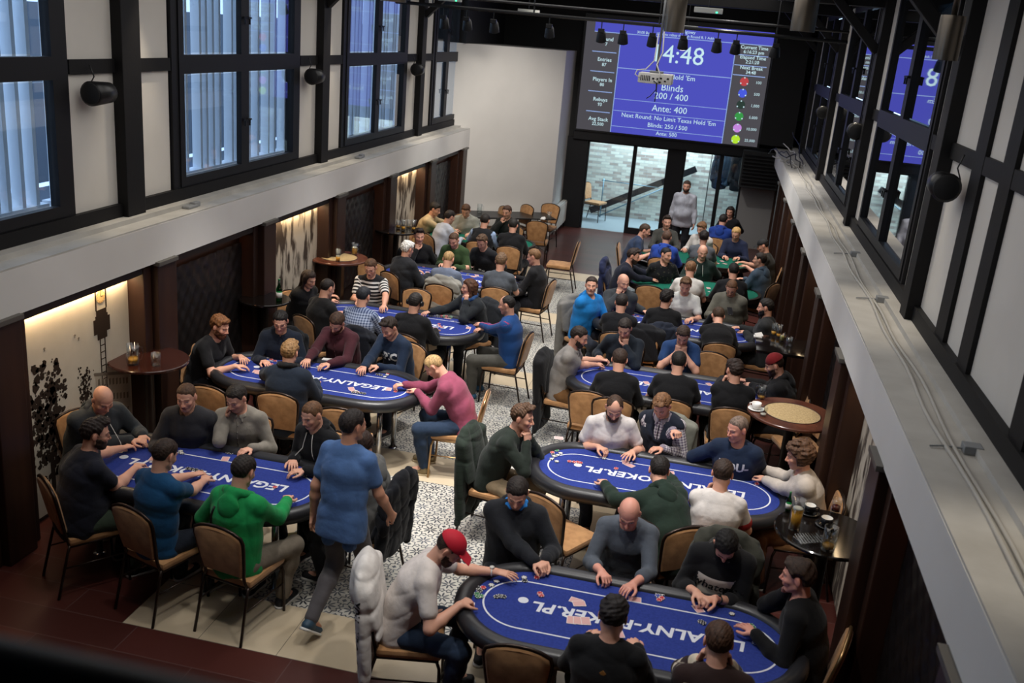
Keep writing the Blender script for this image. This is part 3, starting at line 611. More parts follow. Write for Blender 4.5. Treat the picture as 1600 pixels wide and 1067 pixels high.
def wear(s,J,A,root,tier):
    """caps, glasses, headphones, watches, drawstrings, prints"""
    k=J['k']; H=J['H']; h=J['head']; T=lambda x,y,z: h+H@(V3(x,y,z)*k); r,f,u=J['right'],J['fwd'],J['up']
    top=s['_top']
    if s.get('cap'):
        S=Shape(); S.ell(T(0,-.012,.040),np.array((.082,.101,.088))*k,H,.01); S.clip=[lambda P: -(((P-h)@H)[:,2]-.036*k+.12*(((P-h)@H)[:,1]))]; v,g=S.mesh(RES[tier][1])
        cp=raw_mesh('cap',v,g,plain('cap_'+s['cap'],s['cap'],.75),root)
        S=Shape(); pts=[T(.07*math.sin(a),.062+.092*math.cos(a)-0.012,.031-.012*(1-math.cos(a))) for a in np.linspace(-1.35,1.35,9)]
        S.cap(T(0,.07,.036),T(0,.160,.022),.006*k,.0045*k,.004,1,H@V3(1,0,0),11.5,12.5)
        v,g=S.mesh(RES[tier][1]*.7); raw_mesh('brim',v,g,plain('cap_'+s['cap'],s['cap'],.75),cp)
    if s.get('beanie'):
        S=Shape(); S.ell(T(0,-.016,.040),np.array((.084,.101,.095))*k,H,.01); S.clip=[lambda P: -(((P-h)@H)[:,2]-.030*k+.25*(((P-h)@H)[:,1]-.03))]; S.noise=fold_noise(3,.003,20); v,g=S.mesh(RES[tier][1]); raw_mesh('beanie',v,g,cloth_mat(('sweater','',s['beanie'])),root)
    if s.get('glasses') and tier<3:
        m=MB(); 
        for q in(1,-1):
            m.tube([T(q*.032+.019*math.cos(a),.1015-.010*abs(math.cos(a))*(1 if q*math.cos(a)>0 else 0),-.002+.014*math.sin(a)) for a in np.linspace(0,2*math.pi,13)[:-1]],.0016*k,5,closed=True)
            m.tube([T(q*.050,.091,.003),T(q*.064,.06,.004),T(q*.0765,.0,.004)],.0014*k,5)
        m.tube([T(-.013,.1025,.001),T(.013,.1025,.001)],.0016*k,5); m.build('glasses',plain('black_plastic','121214',.35),root,True)
    if s.get('headphones'):
        m=MB(); m.tube([T(.088*math.sin(a),-.012,.025+.095*math.cos(a)) for a in np.linspace(-1.75,1.75,15)],.008*k,8)
        for q in(1,-1): m.tube([T(q*.078,-.012,.0),T(q*.105,-.012,.0)],[.036*k,.030*k],14)
        m.build('headphones',plain('black_plastic','121214',.35),root,True)
    if s.get('strings'):
        m=MB(); base=J['neck']+f*.075
        for q in(1,-1):
            a=base+r*q*.035+u*.01; pts=[a+f*.045]
            for i in range(1,6): pts.append(a+f*(.055+.012*i**.5)-u*.042*i+r*q*.006*i)
            bv=surf(top); pts=[bv(p,f,.008) for p in pts]; m.tube(pts,.0035,6)
        m.build('drawstring',plain('cord_white','d9d6cf',.8),root,True)
    if s.get('lining'):
        S=Shape(); q=J['neck']+u*.016
        for i in range(8):
            a0=math.radians(-150+300*i/8); a1=math.radians(-150+300*(i+1)/8); P=lambda a: q+r*math.sin(a)*.074-f*(math.cos(a)*.064-.014)+u*(.018+.022*math.cos(a)); S.cap(P(a0),P(a1),.015,.015,.01)
        v,g=S.mesh(RES[tier][1]); raw_mesh('hood_lining',v,g,plain('lining_'+s['lining'],s['lining'],.8),root)
    if s.get('strap'):
        bv=surf(top); m=MB(); pts=[bv(J['neck']*(1-t)+J['waist']*t-r*(.10+.06*t)-f*.12,-f,.004) for t in np.linspace(.25,1.0,9)]; m.tube(pts,.010,6); m.build('strap',plain('strap_black','0e0e10',.6),root,True)
    if s.get('backtab'):
        bv=surf(top); m=MB(); p=bv(J['neck']-u*.10-f*.1,-f,.003); m.obox(local_M(np.stack([r,f,u],1),p)@Matrix.Rotation(.785,4,'Y'),.028,.003,.028,.001); m.build('back_label',plain('label_tan','b07c3c',.7),root)
    if s.get('scarf'):
        S=Shape(); q=J['neck']+u*.02
        for i in range(10):
            P=lambda a: q+r*math.sin(a)*.085+f*(math.cos(a)*.078+.015)+u*(.02-.02*math.cos(a)); S.cap(P(i*.628),P((i+1)*.628),.026,.026,.02)
        S.cap(q+f*.1,q+f*.13-u*.2,.04,.03,.03); S.noise=fold_noise(4,.006,26); v,g=S.mesh(RES[tier][3]); raw_mesh('scarf',v,g,cloth_mat(('sweater','',s['scarf'])),root)
    for n in 'RL':
        c=s.get('watch'+n)
        if c:
            sh,e,w,fd,pn,_=A[n]; d=nrm(w-e); q=w-d*.03; a=nrm(np.cross(d,pn)); b2=np.cross(d,a); m=MB(); m.tube([q+(a*math.cos(t)*.033+b2*math.sin(t)*.027) for t in np.linspace(0,6.283,15)[:-1]],.006,6,closed=True); o=q-pn*.028
            m.tube([o,o-pn*.010],[.018,.016],12); m.build('watch',plain('watch_'+c,c,.35),root,True)
    if s.get('top',[''])[0]=='shirt' and tier<2:
        bv=surf(top); f2=nrm(f); m=MB(); pts=[bv(J['neck']*(1-t)+J['waist']*t+f*.15,f2,.002) for t in np.linspace(.12,1.1,12)]; m.tube(pts,.004,5)
        for i in range(1,12,2): m.tube([pts[i]+f2*.002,pts[i]+f2*.007],.0055,8)
        m.build('button_placket',top.data.materials[0] if not s.get('vest') else plain('vest_button','0c0e14',.4),top,True)
    for pr in s.get('prints',[]):
        txt,size,off_up,col,kw=pr; me=text_mesh(txt,size,bold=kw.pop('bold',.002),**kw); kw['bold']=.002; n_=len(me.vertices); co=np.zeros(n_*3,np.float32); me.vertices.foreach_get('co',co); co=co.reshape(-1,3)
        bv=surf(top); c0=J['chest']+u*off_up; uu=nrm(V3(0,0,1)*.5+u*.5); uu=nrm(uu-f*np.dot(uu,f)); back=-1 if s.get('backprint') else 1
        P=[bv(c0+(-r*back)*float(x)+uu*float(y),f*back,.004,.165) for x,y,_z in co]; me.vertices.foreach_set('co',np.array(P,np.float32).ravel()); me.materials.clear(); me.materials.append(plain('print_'+col,col,.7)); me.update(); o=bpy.data.objects.new('print',me); COL.objects.link(o); o.parent=root
_BV={}
def surf(o):
    """a function that lays a point on the garment, looking back along its outward direction"""
    if o.name not in _BV: _BV[o.name]=BVHTree.FromPolygons([v.co for v in o.data.vertices],[p.vertices for p in o.data.polygons])
    bv=_BV[o.name]
    def g(p,d,off,far=.35):
        d=Vector([float(x) for x in d]); p=Vector([float(x) for x in p]); q=p+d*far; hit=bv.ray_cast(q,-d,.9)
        if hit[0] is None:
            hit=bv.find_nearest(p); 
        return np.array(hit[0]+d*off)
    return g
# ---------------------------------------------------------------- surface materials
plaster=new_mat('white_plaster',(.7,.68,.65),.85); mottle(plaster,(.71,.69,.655),(.76,.74,.705),1.6,5.,'Object',.3,.7); noise_bump(plaster,40,.15,.003)
panelm=new_mat('plaster_infill',(.6,.57,.53),.85); mottle(panelm,(.66,.63,.58),(.70,.67,.62),2.2,4.); noise_bump(panelm,60,.15,.002)
timber=new_mat('black_timber',(.006,.0055,.006),.62,0,.3); noise_bump(timber,30,.3,.003)
wframe=new_mat('window_frame_black',(.006,.006,.008),.5,0,.35)
ledgem=new_mat('ledge_concrete',(.46,.44,.41),.8); mottle(ledgem,(.44,.42,.385),(.58,.56,.52),3.,8.,'Object',.3,.75); noise_bump(ledgem,18,.3,.006)
woodm=new_mat('dark_wood',(.05,.02,.012),.42); mottle(woodm,(.017,.0065,.004),(.045,.018,.010),5.,6.,'Object',.3,.7,(1,1,.08)); noise_bump(woodm,60,.1,.001)
wooddk=new_mat('near_black_wood',(.015,.010,.008),.45); mottle(wooddk,(.009,.006,.005),(.024,.014,.010),5.,5.,'Object',.3,.7,(1,1,.08))
leather=new_mat('tufted_leather',(.012,.010,.010),.32); noise_bump(leather,40,.3,.004)
brass=plain('brass_stud','b09050',.3,.9); chrome=new_mat('chrome',(.62,.62,.62),.16,1.); gold=new_mat('gold_metal',(.42,.26,.12),.3,.9)
blackm=new_mat('black_void',(.010,.010,.011),.7); blackp=plain('black_plastic','121214',.35); whitep=plain('white_plastic','d8d6d0',.4); greyp=plain('grey_metal','7a7c7e',.4,.6)
def glass_mat(name,tint=(.90,.95,1.),k=2.6):
    m=bpy.data.materials.new(name); m.use_nodes=True; nt=m.node_tree; nt.nodes.clear(); o=nt.nodes.new('ShaderNodeOutputMaterial'); t=nt.nodes.new('ShaderNodeBsdfTransparent'); t.inputs[0].default_value=(*tint,1)
    g=nt.nodes.new('ShaderNodeBsdfGlossy'); g.inputs['Roughness'].default_value=.02; fr=nt.nodes.new('ShaderNodeFresnel'); fr.inputs[0].default_value=1.5; mu=nt.nodes.new('ShaderNodeMath'); mu.operation='MULTIPLY'; mu.inputs[1].default_value=k; mu.use_clamp=True; mx=nt.nodes.new('ShaderNodeMixShader')
    ge=nt.nodes.new('ShaderNodeNewGeometry'); iv=nt.nodes.new('ShaderNodeMath'); iv.operation='SUBTRACT'; iv.inputs[0].default_value=1.; m2=nt.nodes.new('ShaderNodeMath'); m2.operation='MULTIPLY'; nt.links.new(ge.outputs['Backfacing'],iv.inputs[1]); nt.links.new(fr.outputs[0],mu.inputs[0]); nt.links.new(mu.outputs[0],m2.inputs[0]); nt.links.new(iv.outputs[0],m2.inputs[1]); nt.links.new(m2.outputs[0],mx.inputs[0]); nt.links.new(t.outputs[0],mx.inputs[1]); nt.links.new(g.outputs[0],mx.inputs[2]); nt.links.new(mx.outputs[0],o.inputs[0]); MAT[name]=m; return m
pane=glass_mat('window_glass'); tumbler=glass_mat('drinking_glass',(.93,.95,.95),2.2)
# floor: dark wood-look boards round a field of pale and patterned tiles
fm=new_mat('floor_tiles',(.5,.5,.5),.33); b=bsdf(fm)
def M_(m,op,a,c=0.,clamp=False):
    n=m.node_tree.nodes.new('ShaderNodeMath'); n.operation=op; n.use_clamp=clamp
    for i,x in enumerate((a,c)):
        if hasattr(x,'links'): m.node_tree.links.new(x,n.inputs[i])
        else: n.inputs[i].default_value=x
    return n.outputs[0]
def MX(m,f,a,c):
    n=m.node_tree.nodes.new('ShaderNodeMix'); n.data_type='RGBA'; m.node_tree.links.new(f,n.inputs[0])
    for i,x in((6,a),(7,c)):
        if hasattr(x,'links'): m.node_tree.links.new(x,n.inputs[i])
        else: n.inputs[i].default_value=(*x,1)
    return n.outputs[2]
tc=N(fm,'ShaderNodeTexCoord'); sx=N(fm,'ShaderNodeSeparateXYZ'); lk(fm,tc.outputs['Object'],sx.inputs[0]); X,Y=sx.outputs[0],sx.outputs[1]
def inside(v,a,c): return M_(fm,'MULTIPLY',M_(fm,'GREATER_THAN',v,a),M_(fm,'LESS_THAN',v,c))
field=M_(fm,'MULTIPLY',inside(X,-3.79,-.13),inside(Y,5.49,18.3))
ux=M_(fm,'FRACT',M_(fm,'DIVIDE',M_(fm,'ADD',X,3.18),.2035)); uy=M_(fm,'FRACT',M_(fm,'DIVIDE',M_(fm,'SUBTRACT',Y,6.1),.2035)); a_=M_(fm,'SUBTRACT',ux,.5); c_=M_(fm,'SUBTRACT',uy,.5)
rr=M_(fm,'SQRT',M_(fm,'ADD',M_(fm,'MULTIPLY',a_,a_),M_(fm,'MULTIPLY',c_,c_))); th=M_(fm,'ARCTAN2',a_,c_); pet=M_(fm,'ABSOLUTE',M_(fm,'COSINE',M_(fm,'MULTIPLY',th,4.)))
star=M_(fm,'LESS_THAN',rr,M_(fm,'ADD',M_(fm,'MULTIPLY',M_(fm,'POWER',pet,2.),.27),.07)); core=M_(fm,'GREATER_THAN',rr,.06); star=M_(fm,'MULTIPLY',star,core)
ring=M_(fm,'LESS_THAN',M_(fm,'ABSOLUTE',M_(fm,'SUBTRACT',rr,M_(fm,'ADD',.47,M_(fm,'MULTIPLY',M_(fm,'COSINE',M_(fm,'MULTIPLY',th,12.)),.05)))),.035); corner=M_(fm,'GREATER_THAN',rr,.63)
nz=N(fm,'ShaderNodeTexNoise'); nz.inputs['Scale'].default_value=9.; nz.inputs['Detail'].default_value=5; lk(fm,tc.outputs['Object'],nz.inputs['Vector'])
wn=N(fm,'ShaderNodeTexWhiteNoise'); wn.noise_dimensions='2D'; cmb=N(fm,'ShaderNodeCombineXYZ'); lk(fm,M_(fm,'FLOOR',M_(fm,'DIVIDE',M_(fm,'ADD',X,3.18),.2035)),cmb.inputs[0]); lk(fm,M_(fm,'FLOOR',M_(fm,'DIVIDE',M_(fm,'SUBTRACT',Y,6.1),.2035)),cmb.inputs[1]); lk(fm,cmb.outputs[0],wn.inputs['Vector'])
base=MX(fm,nz.outputs['Fac'],(.36,.34,.29),(.62,.60,.54)); dk=MX(fm,wn.outputs['Value'],(.02,.024,.032),(.10,.11,.13)); pat=MX(fm,M_(fm,'MAXIMUM',M_(fm,'MAXIMUM',star,ring),corner),base,dk)
m61=lambda v,o: M_(fm,'FRACT',M_(fm,'DIVIDE',M_(fm,'SUBTRACT',v,o),.61))
g1=M_(fm,'MAXIMUM',M_(fm,'LESS_THAN',m61(X,-3.79),.008),M_(fm,'LESS_THAN',m61(Y,5.49),.008))
nz2=N(fm,'ShaderNodeTexNoise'); nz2.inputs['Scale'].default_value=3.; nz2.inputs['Detail'].default_value=7; lk(fm,tc.outputs['Object'],nz2.inputs['Vector'])
plainc=MX(fm,nz2.outputs['Fac'],(.44,.35,.23),(.68,.57,.41)); plainc=MX(fm,g1,plainc,(.14,.12,.09))
strip=M_(fm,'LESS_THAN',M_(fm,'FRACT',M_(fm,'DIVIDE',M_(fm,'SUBTRACT',Y,5.49),3.05)),.2); border=M_(fm,'MAXIMUM',strip,M_(fm,'SUBTRACT',1.,inside(X,-3.18,-.74)))
tile=MX(fm,border,pat,plainc)
br=N(fm,'ShaderNodeTexBrick'); br.inputs['Scale'].default_value=1.; br.inputs['Brick Width'].default_value=1.22; br.inputs['Row Height'].default_value=.305; br.inputs['Mortar Size'].default_value=.004; br.inputs['Color1'].default_value=(.085,.022,.017,1); br.inputs['Color2'].default_value=(.050,.014,.011,1); br.inputs['Mortar'].default_value=(.10,.05,.045,1)
lk(fm,tc.outputs['Object'],br.inputs['Vector']); lk(fm,MX(fm,field,br.outputs['Color'],tile),b.inputs['Base Color'])
f=MB(); f.box(-6.6,3.2,-3.,23.0,-.12,0); struct('floor',f,fm)
lob=new_mat('lobby_floor',(.30,.36,.38),.25); f=MB(); f.box(-6.6,3.2,23.0,26.2,-.12,-.001); struct('floor_lobby',f,lob)
# ---------------------------------------------------------------- lower walls: niches, pilasters, beams
PIL=[1.55,3.78,6.02,8.23,10.47,12.72,14.96,17.2,19.42]
def lower(side,xin,xb,xw,xout,y1):
    """xin: face of the beam and pilasters, xb: back of the niches"""
    s=-1 if side=='left' else 1
    lo,hi=min(xb,xb+s*.35),max(xb,xb+s*.35); f=MB(); f.box(lo,hi,-3,y1,0,2.02); struct('wall_'+side,f,wooddk)
    f=MB(); a,c=sorted((xin,xout)); f.box(a,c,-3,y1,2.02,2.38); t=struct('trim_beam_'+side,f,plaster)
    # ledge top with its raised kerb, then the sill up to the timbers
    f=MB(); a,c=sorted((xin+s*.003,xw)); f.box(a,c,-3,y1,2.38,2.395); a,c=sorted((xw-s*.13,xw)); f.box(a,c,-3,y1,2.395,2.44); struct('trim_ledge_'+side,f,ledgem)
    f=MB(); a,c=sorted((xin+s*.06,xb)); f.box(a,c,-3,y1,1.93,2.02); struct('trim_lintel_'+side,f,wooddk)
    n=0
    for i,y in enumerate(PIL):
        if y>y1-.2: continue
        n+=1; f=MB(); a,c=sorted((xin-s*.02,xb)); f.box(a,c,y-.16,y+.16,0,2.0,.01)
        a,c=sorted((xin+s*.05,xb)); f.box(a,c,y-.29,y-.165,0,1.99,.01); f.box(a,c,y+.165,y+.29,0,1.99,.01)
        o=struct('trim_pilaster_%s_%d'%(side,n),f,woodm)
        f=MB(); a,c=sorted((xin-s*.045,xin+s*.02)); f.box(a,c,y-.17,y+.17,1.99,2.03,.004); struct('trim_pilaster_cap_%s_%d'%(side,n),f,plain('pewter_cap','6a6660',.45,.4))
lower('left',-5.03,-5.27,-5.34,-5.95,19.75); lower('right',1.28,1.52,1.74,2.2,22.99)
# tufted leather panels and murals in the niches
def tuft(side,xb,y,w):
    s=-1 if side=='left' else 1; n=10; m=14; V=[];F=[]
    g=MB()
    for j in range(m*4+1):
        for i in range(n*4+1):
            u=i/(n*4)*w-w/2; z=.45+j/(m*4)*1.35; q=abs(math.sin(u/.19*math.pi)*math.cos(z/.24*math.pi)); p=abs(math.cos(u/.19*math.pi)*math.sin(z/.24*math.pi)); d=.035*max(q,p)**.5; V.append((xb-s*(.01+d),y+u,z))
    for j in range(m*4):
        for i in range(n*4): a=j*(n*4+1)+i; F.append((a,a+1,a+n*4+2,a+n*4+1))
    g.add(V,F); V2=[(xb-s*.0,y-w/2,.45),(xb-s*.0,y+w/2,.45),(xb,y+w/2,1.80),(xb,y-w/2,1.80)]
    o=g.build('tufted_panel',leather,smooth=True); return o
def mural_mat(kind):
    m=new_mat('mural_'+kind,(.6,.55,.45),.8); tc=N(m,'ShaderNodeTexCoord'); sp=N(m,'ShaderNodeSeparateXYZ'); lk(m,tc.outputs['Object'],sp.inputs[0]); nz=N(m,'ShaderNodeTexNoise'); nz.inputs['Scale'].default_value=6; nz.inputs['Detail'].default_value=9; lk(m,tc.outputs['Object'],nz.inputs['Vector'])
    if kind=='street': c=MX(m,nz.outputs['Fac'],(.56,.50,.40),(.68,.62,.51))
    else:
        mp=N(m,'ShaderNodeMapping'); mp.inputs['Scale'].default_value=(1,3.2,1.); mp.inputs['Rotation'].default_value=(.35,0,0); lk(m,tc.outputs['Object'],mp.inputs['Vector']); n2=N(m,'ShaderNodeTexNoise'); n2.inputs['Scale'].default_value=1.9; n2.inputs['Detail'].default_value=8; lk(m,mp.outputs[0],n2.inputs['Vector']); cr=N(m,'ShaderNodeValToRGB'); cr.color_ramp.elements[0].position=.44; cr.color_ramp.elements[1].position=.53; cr.color_ramp.elements[0].color=(.045,.03,.022,1); cr.color_ramp.elements[1].color=(.50,.45,.37,1); lk(m,n2.outputs['Fac'],cr.inputs[0]); c=cr.outputs[0]
    lk(m,c,bsdf(m).inputs['Base Color']); return m
ink=new_mat('sepia_ink',(.045,.032,.025),.95,0,0.); ink2=new_mat('sepia_wash',(.20,.16,.12),.8); ink3=new_mat('sepia_cream',(.48,.42,.33),.8)
def blob(m,yc,zc,r,x,seed,n=60,rag=.35):
    rnd=random.Random(seed); P=[(x,yc+math.cos(a)*r*(1+rag*(rnd.random()-.5)),zc+math.sin(a)*r*(1+rag*(rnd.random()-.5))) for a in [i*2*math.pi/n for i in range(n)]]
    c=(x,yc,zc); m.add([c]+P,[(0,i+1,(i+1)%n+1) for i in range(n)])
def mural(side,xb,y,w,kind,label,tower=False):
    s=-1 if side=='left' else 1; f=MB(); a,c=sorted((xb,xb-s*.02)); f.box(a,c,y-w/2,y+w/2,.05,1.90); o=f.build('mural',mural_mat(kind)); tag(o,label,'mural')
    x=xb-s*.021
    if tower:
        m=MB()
        for sy in(-.035,.035): m.box(x-.001,x+.002,y+.39+sy-.006,y+.39+sy+.006,.72,1.45)
        for i in range(11): m.box(x-.001,x+.002,y+.36,y+.42,.74+i*.066,.748+i*.066)
        for z0,z1,h in((1.40,1.46,.07),(1.46,1.60,.12),(1.60,1.63,.09),(1.63,1.68,.075),(1.68,1.90,.005)): 
            if h>.01: m.box(x-.001,x+.003,y+.39-h,y+.39+h,z0,z1)
        for sy in(-.075,.075): m.box(x-.001,x+.003,y+.39+sy-.008,y+.39+sy+.008,1.68,1.90)
        m.build('clock_tower_drawing',ink,o); m=MB(); m.tube([(x+.001,y+.39,1.80),(x+.0035,y+.39,1.80)],.062,20); m.build('clock_face_drawing',plain('clock_cream','cfae74',.7),o)
        m=MB(); m.box(x+.003,x+.005,y+.387,y+.393,1.80,1.85); m.box(x+.003,x+.005,y+.39,y+.425,1.797,1.803)
        for i in range(12): a=i*math.pi/6; m.box(x+.003,x+.005,y+.39+math.sin(a)*.052-.003,y+.39+math.sin(a)*.052+.003,1.80+math.cos(a)*.052-.003,1.80+math.cos(a)*.052+.003)
        m.build('clock_hands_drawing',ink,o)
        text_obj('KINO',.045,ink3,o,Matrix.Translation((x+.004,y+.39,1.53))@Matrix.Rotation(math.pi/2,4,'Z')@Matrix.Rotation(math.pi/2,4,'X'),name='kiosk_sign_drawing') if False else None
        m=MB(); rnd=random.Random(4)
        for i in range(420):
            q=rnd.random(); yc=y-.40+rnd.gauss(0,.13); zc=.95+rnd.gauss(0,.27)
            if zc<1.42 and zc>.2 and abs(yc-y+.4)<.24: blob(m,yc,zc,.008+.035*rnd.random()**2,x+.0003*(i%4),i,11,.8)
        for i in range(170): blob(m,y+.10+rnd.gauss(0,.05),1.0+rnd.gauss(0,.10),.004+.014*rnd.random(),x+.0003*(i%4),i+600,8,1.)
        m.box(x-.001,x+.003,y-.42,y-.37,.05,.6); m.box(x-.001,x+.003,y+.09,y+.11,.3,.95); m.build('tree_drawing',ink,o)
        m=MB(); m.add([(x+.001,y+.26,1.08),(x+.001,y+.78,.92),(x+.001,y+.78,.05),(x+.001,y+.26,.05)],[(0,1,2,3)]); m.build('building_drawing',ink3,o)
        m=MB()
        for r in range(4):
            for q in range(9): yy=y+.29+q*.054; zz=.97-r*.15-q*.016; m.box(x+.002,x+.004,yy,yy+.026,zz,zz+.06)
        m.add([(x+.003,y+.24,1.11),(x+.003,y+.79,.95),(x+.003,y+.79,.92),(x+.003,y+.24,1.08)],[(0,1,2,3)]); m.build('building_windows_drawing',ink2,o)
        m=MB()
        for q,z in((0,1.54),(-.40,1.54),(.05,1.5)): m.box(x,x+.002,y+q-.015,y+q+.015,z,z+.006); m.box(x,x+.002,y+q-.003,y+q+.003,z-.02,z+.012)
        m.build('bird_drawing',ink2,o)
    return o
for k in range(len(PIL)-1):
    yc=(PIL[k]+PIL[k+1])/2; w_=PIL[k+1]-PIL[k]-.59
    for side,xb,x0 in(('left',-5.27,0),('right',1.52,1)):
        if side=='left' and yc>19: continue
        ismural=(k%2==0)  # every other niche
        s=-1 if side=='left' else 1
        if ismural:
            if side=='left' and yc>4: mural(side,xb,yc,w_,{2:'street',4:'rocks',6:'rocks'}.get(k,'street'),{2:'sepia wall mural of a clock tower, trees and a long building',4:'sepia wall mural of pale rocks behind the beer table with mugs',6:'sepia wall mural of rough stone behind the tan-shirted man'}.get(k,'sepia wall mural near the gallery'),k==2)
            if side=='right' and k in(2,): mural(side,xb,yc,w_,'rocks','sepia mural glimpsed below the beam behind the curly-haired man')
            if yc>4:
                l=area('niche_strip',(xb-s*.05,yc,1.905),(xb-s*.03,yc,0.2),{'left':11,'right':3}[side],w_*.96,.03,WARM); l.rotation_euler=(0,math.radians(8*s),0)if False else l.rotation_euler
                l.data.size=.03; l.data.size_y=w_*.96; l.rotation_euler=Euler((0,math.radians(-4*s),0))
        else:
            o=tuft(side,xb,yc,w_); tag(o,'tufted black leather wall panel '+{'left1':'in the dark niche nearest the gallery below the pale beam','left3':'behind the bearded man in the black t-shirt','left5':'behind the white-haired man and his card table','left7':'beside the angled white wall and tan-shirted man','right1':'beside the laughing man in black','right3':'beside the man in the dark red beanie','right5':'beside the man in the camouflage-dark jacket','right7':'beside the man in the black cap'}[side+str(k)],'wall panel')
            m=MB()
            for r in range(5):
                for q in range(3): yy=yc-w_/2+.2+q*.38+(r%2)*.19; m.tube([(xb-s*.012,yy,.62+r*.24),(xb-s*.022,yy,.62+r*.24)],.014,8)
            m.build('button_stud',brass,o)
            if side=='left' or 1: 
                l=area('niche_strip',(xb-s*.06,yc,1.905),(xb,yc,0),{'left':.8,'right':.6}[side],.03,w_*.9,(1,.45,.2)); l.rotation_euler=Euler((0,math.radians(-4*s),0))
# ---------------------------------------------------------------- upper walls: timber frame, infill, windows
def boxx(f,x0,x1,*a): q=sorted((x0,x1)); f.box(q[0],q[1],*a)
TOP=5.35
def upper(side,xw,y1,wins,posts,studs):
    s=-1 if side=='left' else 1
    # infill panels between the windows
    f=MB(); cuts=sorted([(a-.02,c+.02) for a,c in wins]); y=-3.
    for a,c in cuts+[(y1,y1)]:
        if a>y: boxx(f,xw+s*.03,xw+s*.16,y,min(a,y1),2.42,TOP)
        y=max(y,c)
    struct('wall_upper_'+side,f,panelm)
    f=MB(); boxx(f,xw-s*.02,xw+s*.16,-3,y1,2.42,2.56); boxx(f,xw-s*.0,xw+s*.16,-3,y1,TOP-.2,TOP)
    y=-3.
    for a,c in cuts+[(y1,y1)]:
        if a>y: boxx(f,xw-s*.0,xw+s*.06,y,min(a,y1),3.74,3.86)
        y=max(y,c)
    for a,c in studs: boxx(f,xw-s*.003,xw+s*.06,a,c,2.5,TOP)
    struct('trim_timber_frame_'+side,f,timber)
    for i,(a,c) in enumerate(posts): f=MB(); boxx(f,xw-s*.075,xw+s*.16,a,c,2.40,TOP,.008); struct('trim_post_%s_%d'%(side,i+1),f,timber)
    for a,c in posts: # knee brace up to the roof
        f=MB(); m=(a+c)/2; M=Matrix.Translation((xw-s*.42,m,4.86))@Matrix.Rotation(s*math.radians(-45),4,'Y'); f.obox(M,.10,.12,1.0,.01); struct('trim_brace_%s'%side,f,timber)
    for i,(a,c) in enumerate(wins):
        c=min(c,y1); nm='window_%d'%(UP['n']); UP['n']+=1
        f=MB(); fr=.10
        def frm(y0,y2,z0,z1,t=.10,d0=.0,d1=.09):
            boxx(f,xw-s*d0,xw+s*d1,y0,y2,z0,z0+t); boxx(f,xw-s*d0,xw+s*d1,y0,y2,z1-t,z1); boxx(f,xw-s*d0,xw+s*d1,y0,y0+t,z0+t,z1-t); boxx(f,xw-s*d0,xw+s*d1,y2-t,y2,z0+t,z1-t)
        mid=(a+c)/2; bd=.12 if side=='left' else .06; sashes=[(a+bd,mid,0),(mid,c-bd,1)]
        boxx(f,xw-s*.0,xw+s*.14,a,a+bd+.01,2.56,TOP-.2); boxx(f,xw-s*.0,xw+s*.14,c-bd-.01,c,2.56,TOP-.2); boxx(f,xw,xw+s*.14,a+bd,c-bd,2.55,2.585)
        root=f.build(nm,wframe); root['kind']='structure'
        for y0,y2,q in sashes:
            if y2-y0<.3: continue
            for z0,z1 in((2.575,3.795),(3.795,TOP-.2)):
                f=MB(); frm(y0,y2,z0,z1,.092,.012,.05); sa=f.build('window_sash',wframe,root)
                g=MB(); boxx(g,xw+s*.03,xw+s*.036,y0+.11,y2-.11,z0+.11,z1-.11); g.build('pane',pane,sa)
            f=MB(); hy=y2-.05 if q==0 else y0+.05
            for hz in(3.17,4.28): boxx(f,xw-s*.012,xw-s*.04,hy-.012,hy+.012,hz-.012,hz+.012); boxx(f,xw-s*.035,xw-s*.05,hy-.01,hy+.01,hz-.07,hz+.01); boxx(f,xw-s*.035,xw-s*.05,hy-.04,hy+.04,hz-.008,hz+.008)
            f.build('window_handle',blackp,root)
UP={'n':1}
upper('left',-5.34,19.75,[(-.05,2.95),(4.54,7.36),(8.95,11.98),(13.44,16.36),(17.85,19.75)],[(3.4,3.7),(8.02,8.31),(12.55,12.79),(16.92,17.16)],[])
upper('right',1.74,22.99,[(8.82,11.95),(13.3,16.2),(17.7,20.6)],[(3.6,3.85),(8.04,8.28),(12.45,12.67),(16.85,17.05),(21.2,21.4)],[(7.02,7.29),(6.31,6.56),(5.04,5.28),(2.2,2.45)])
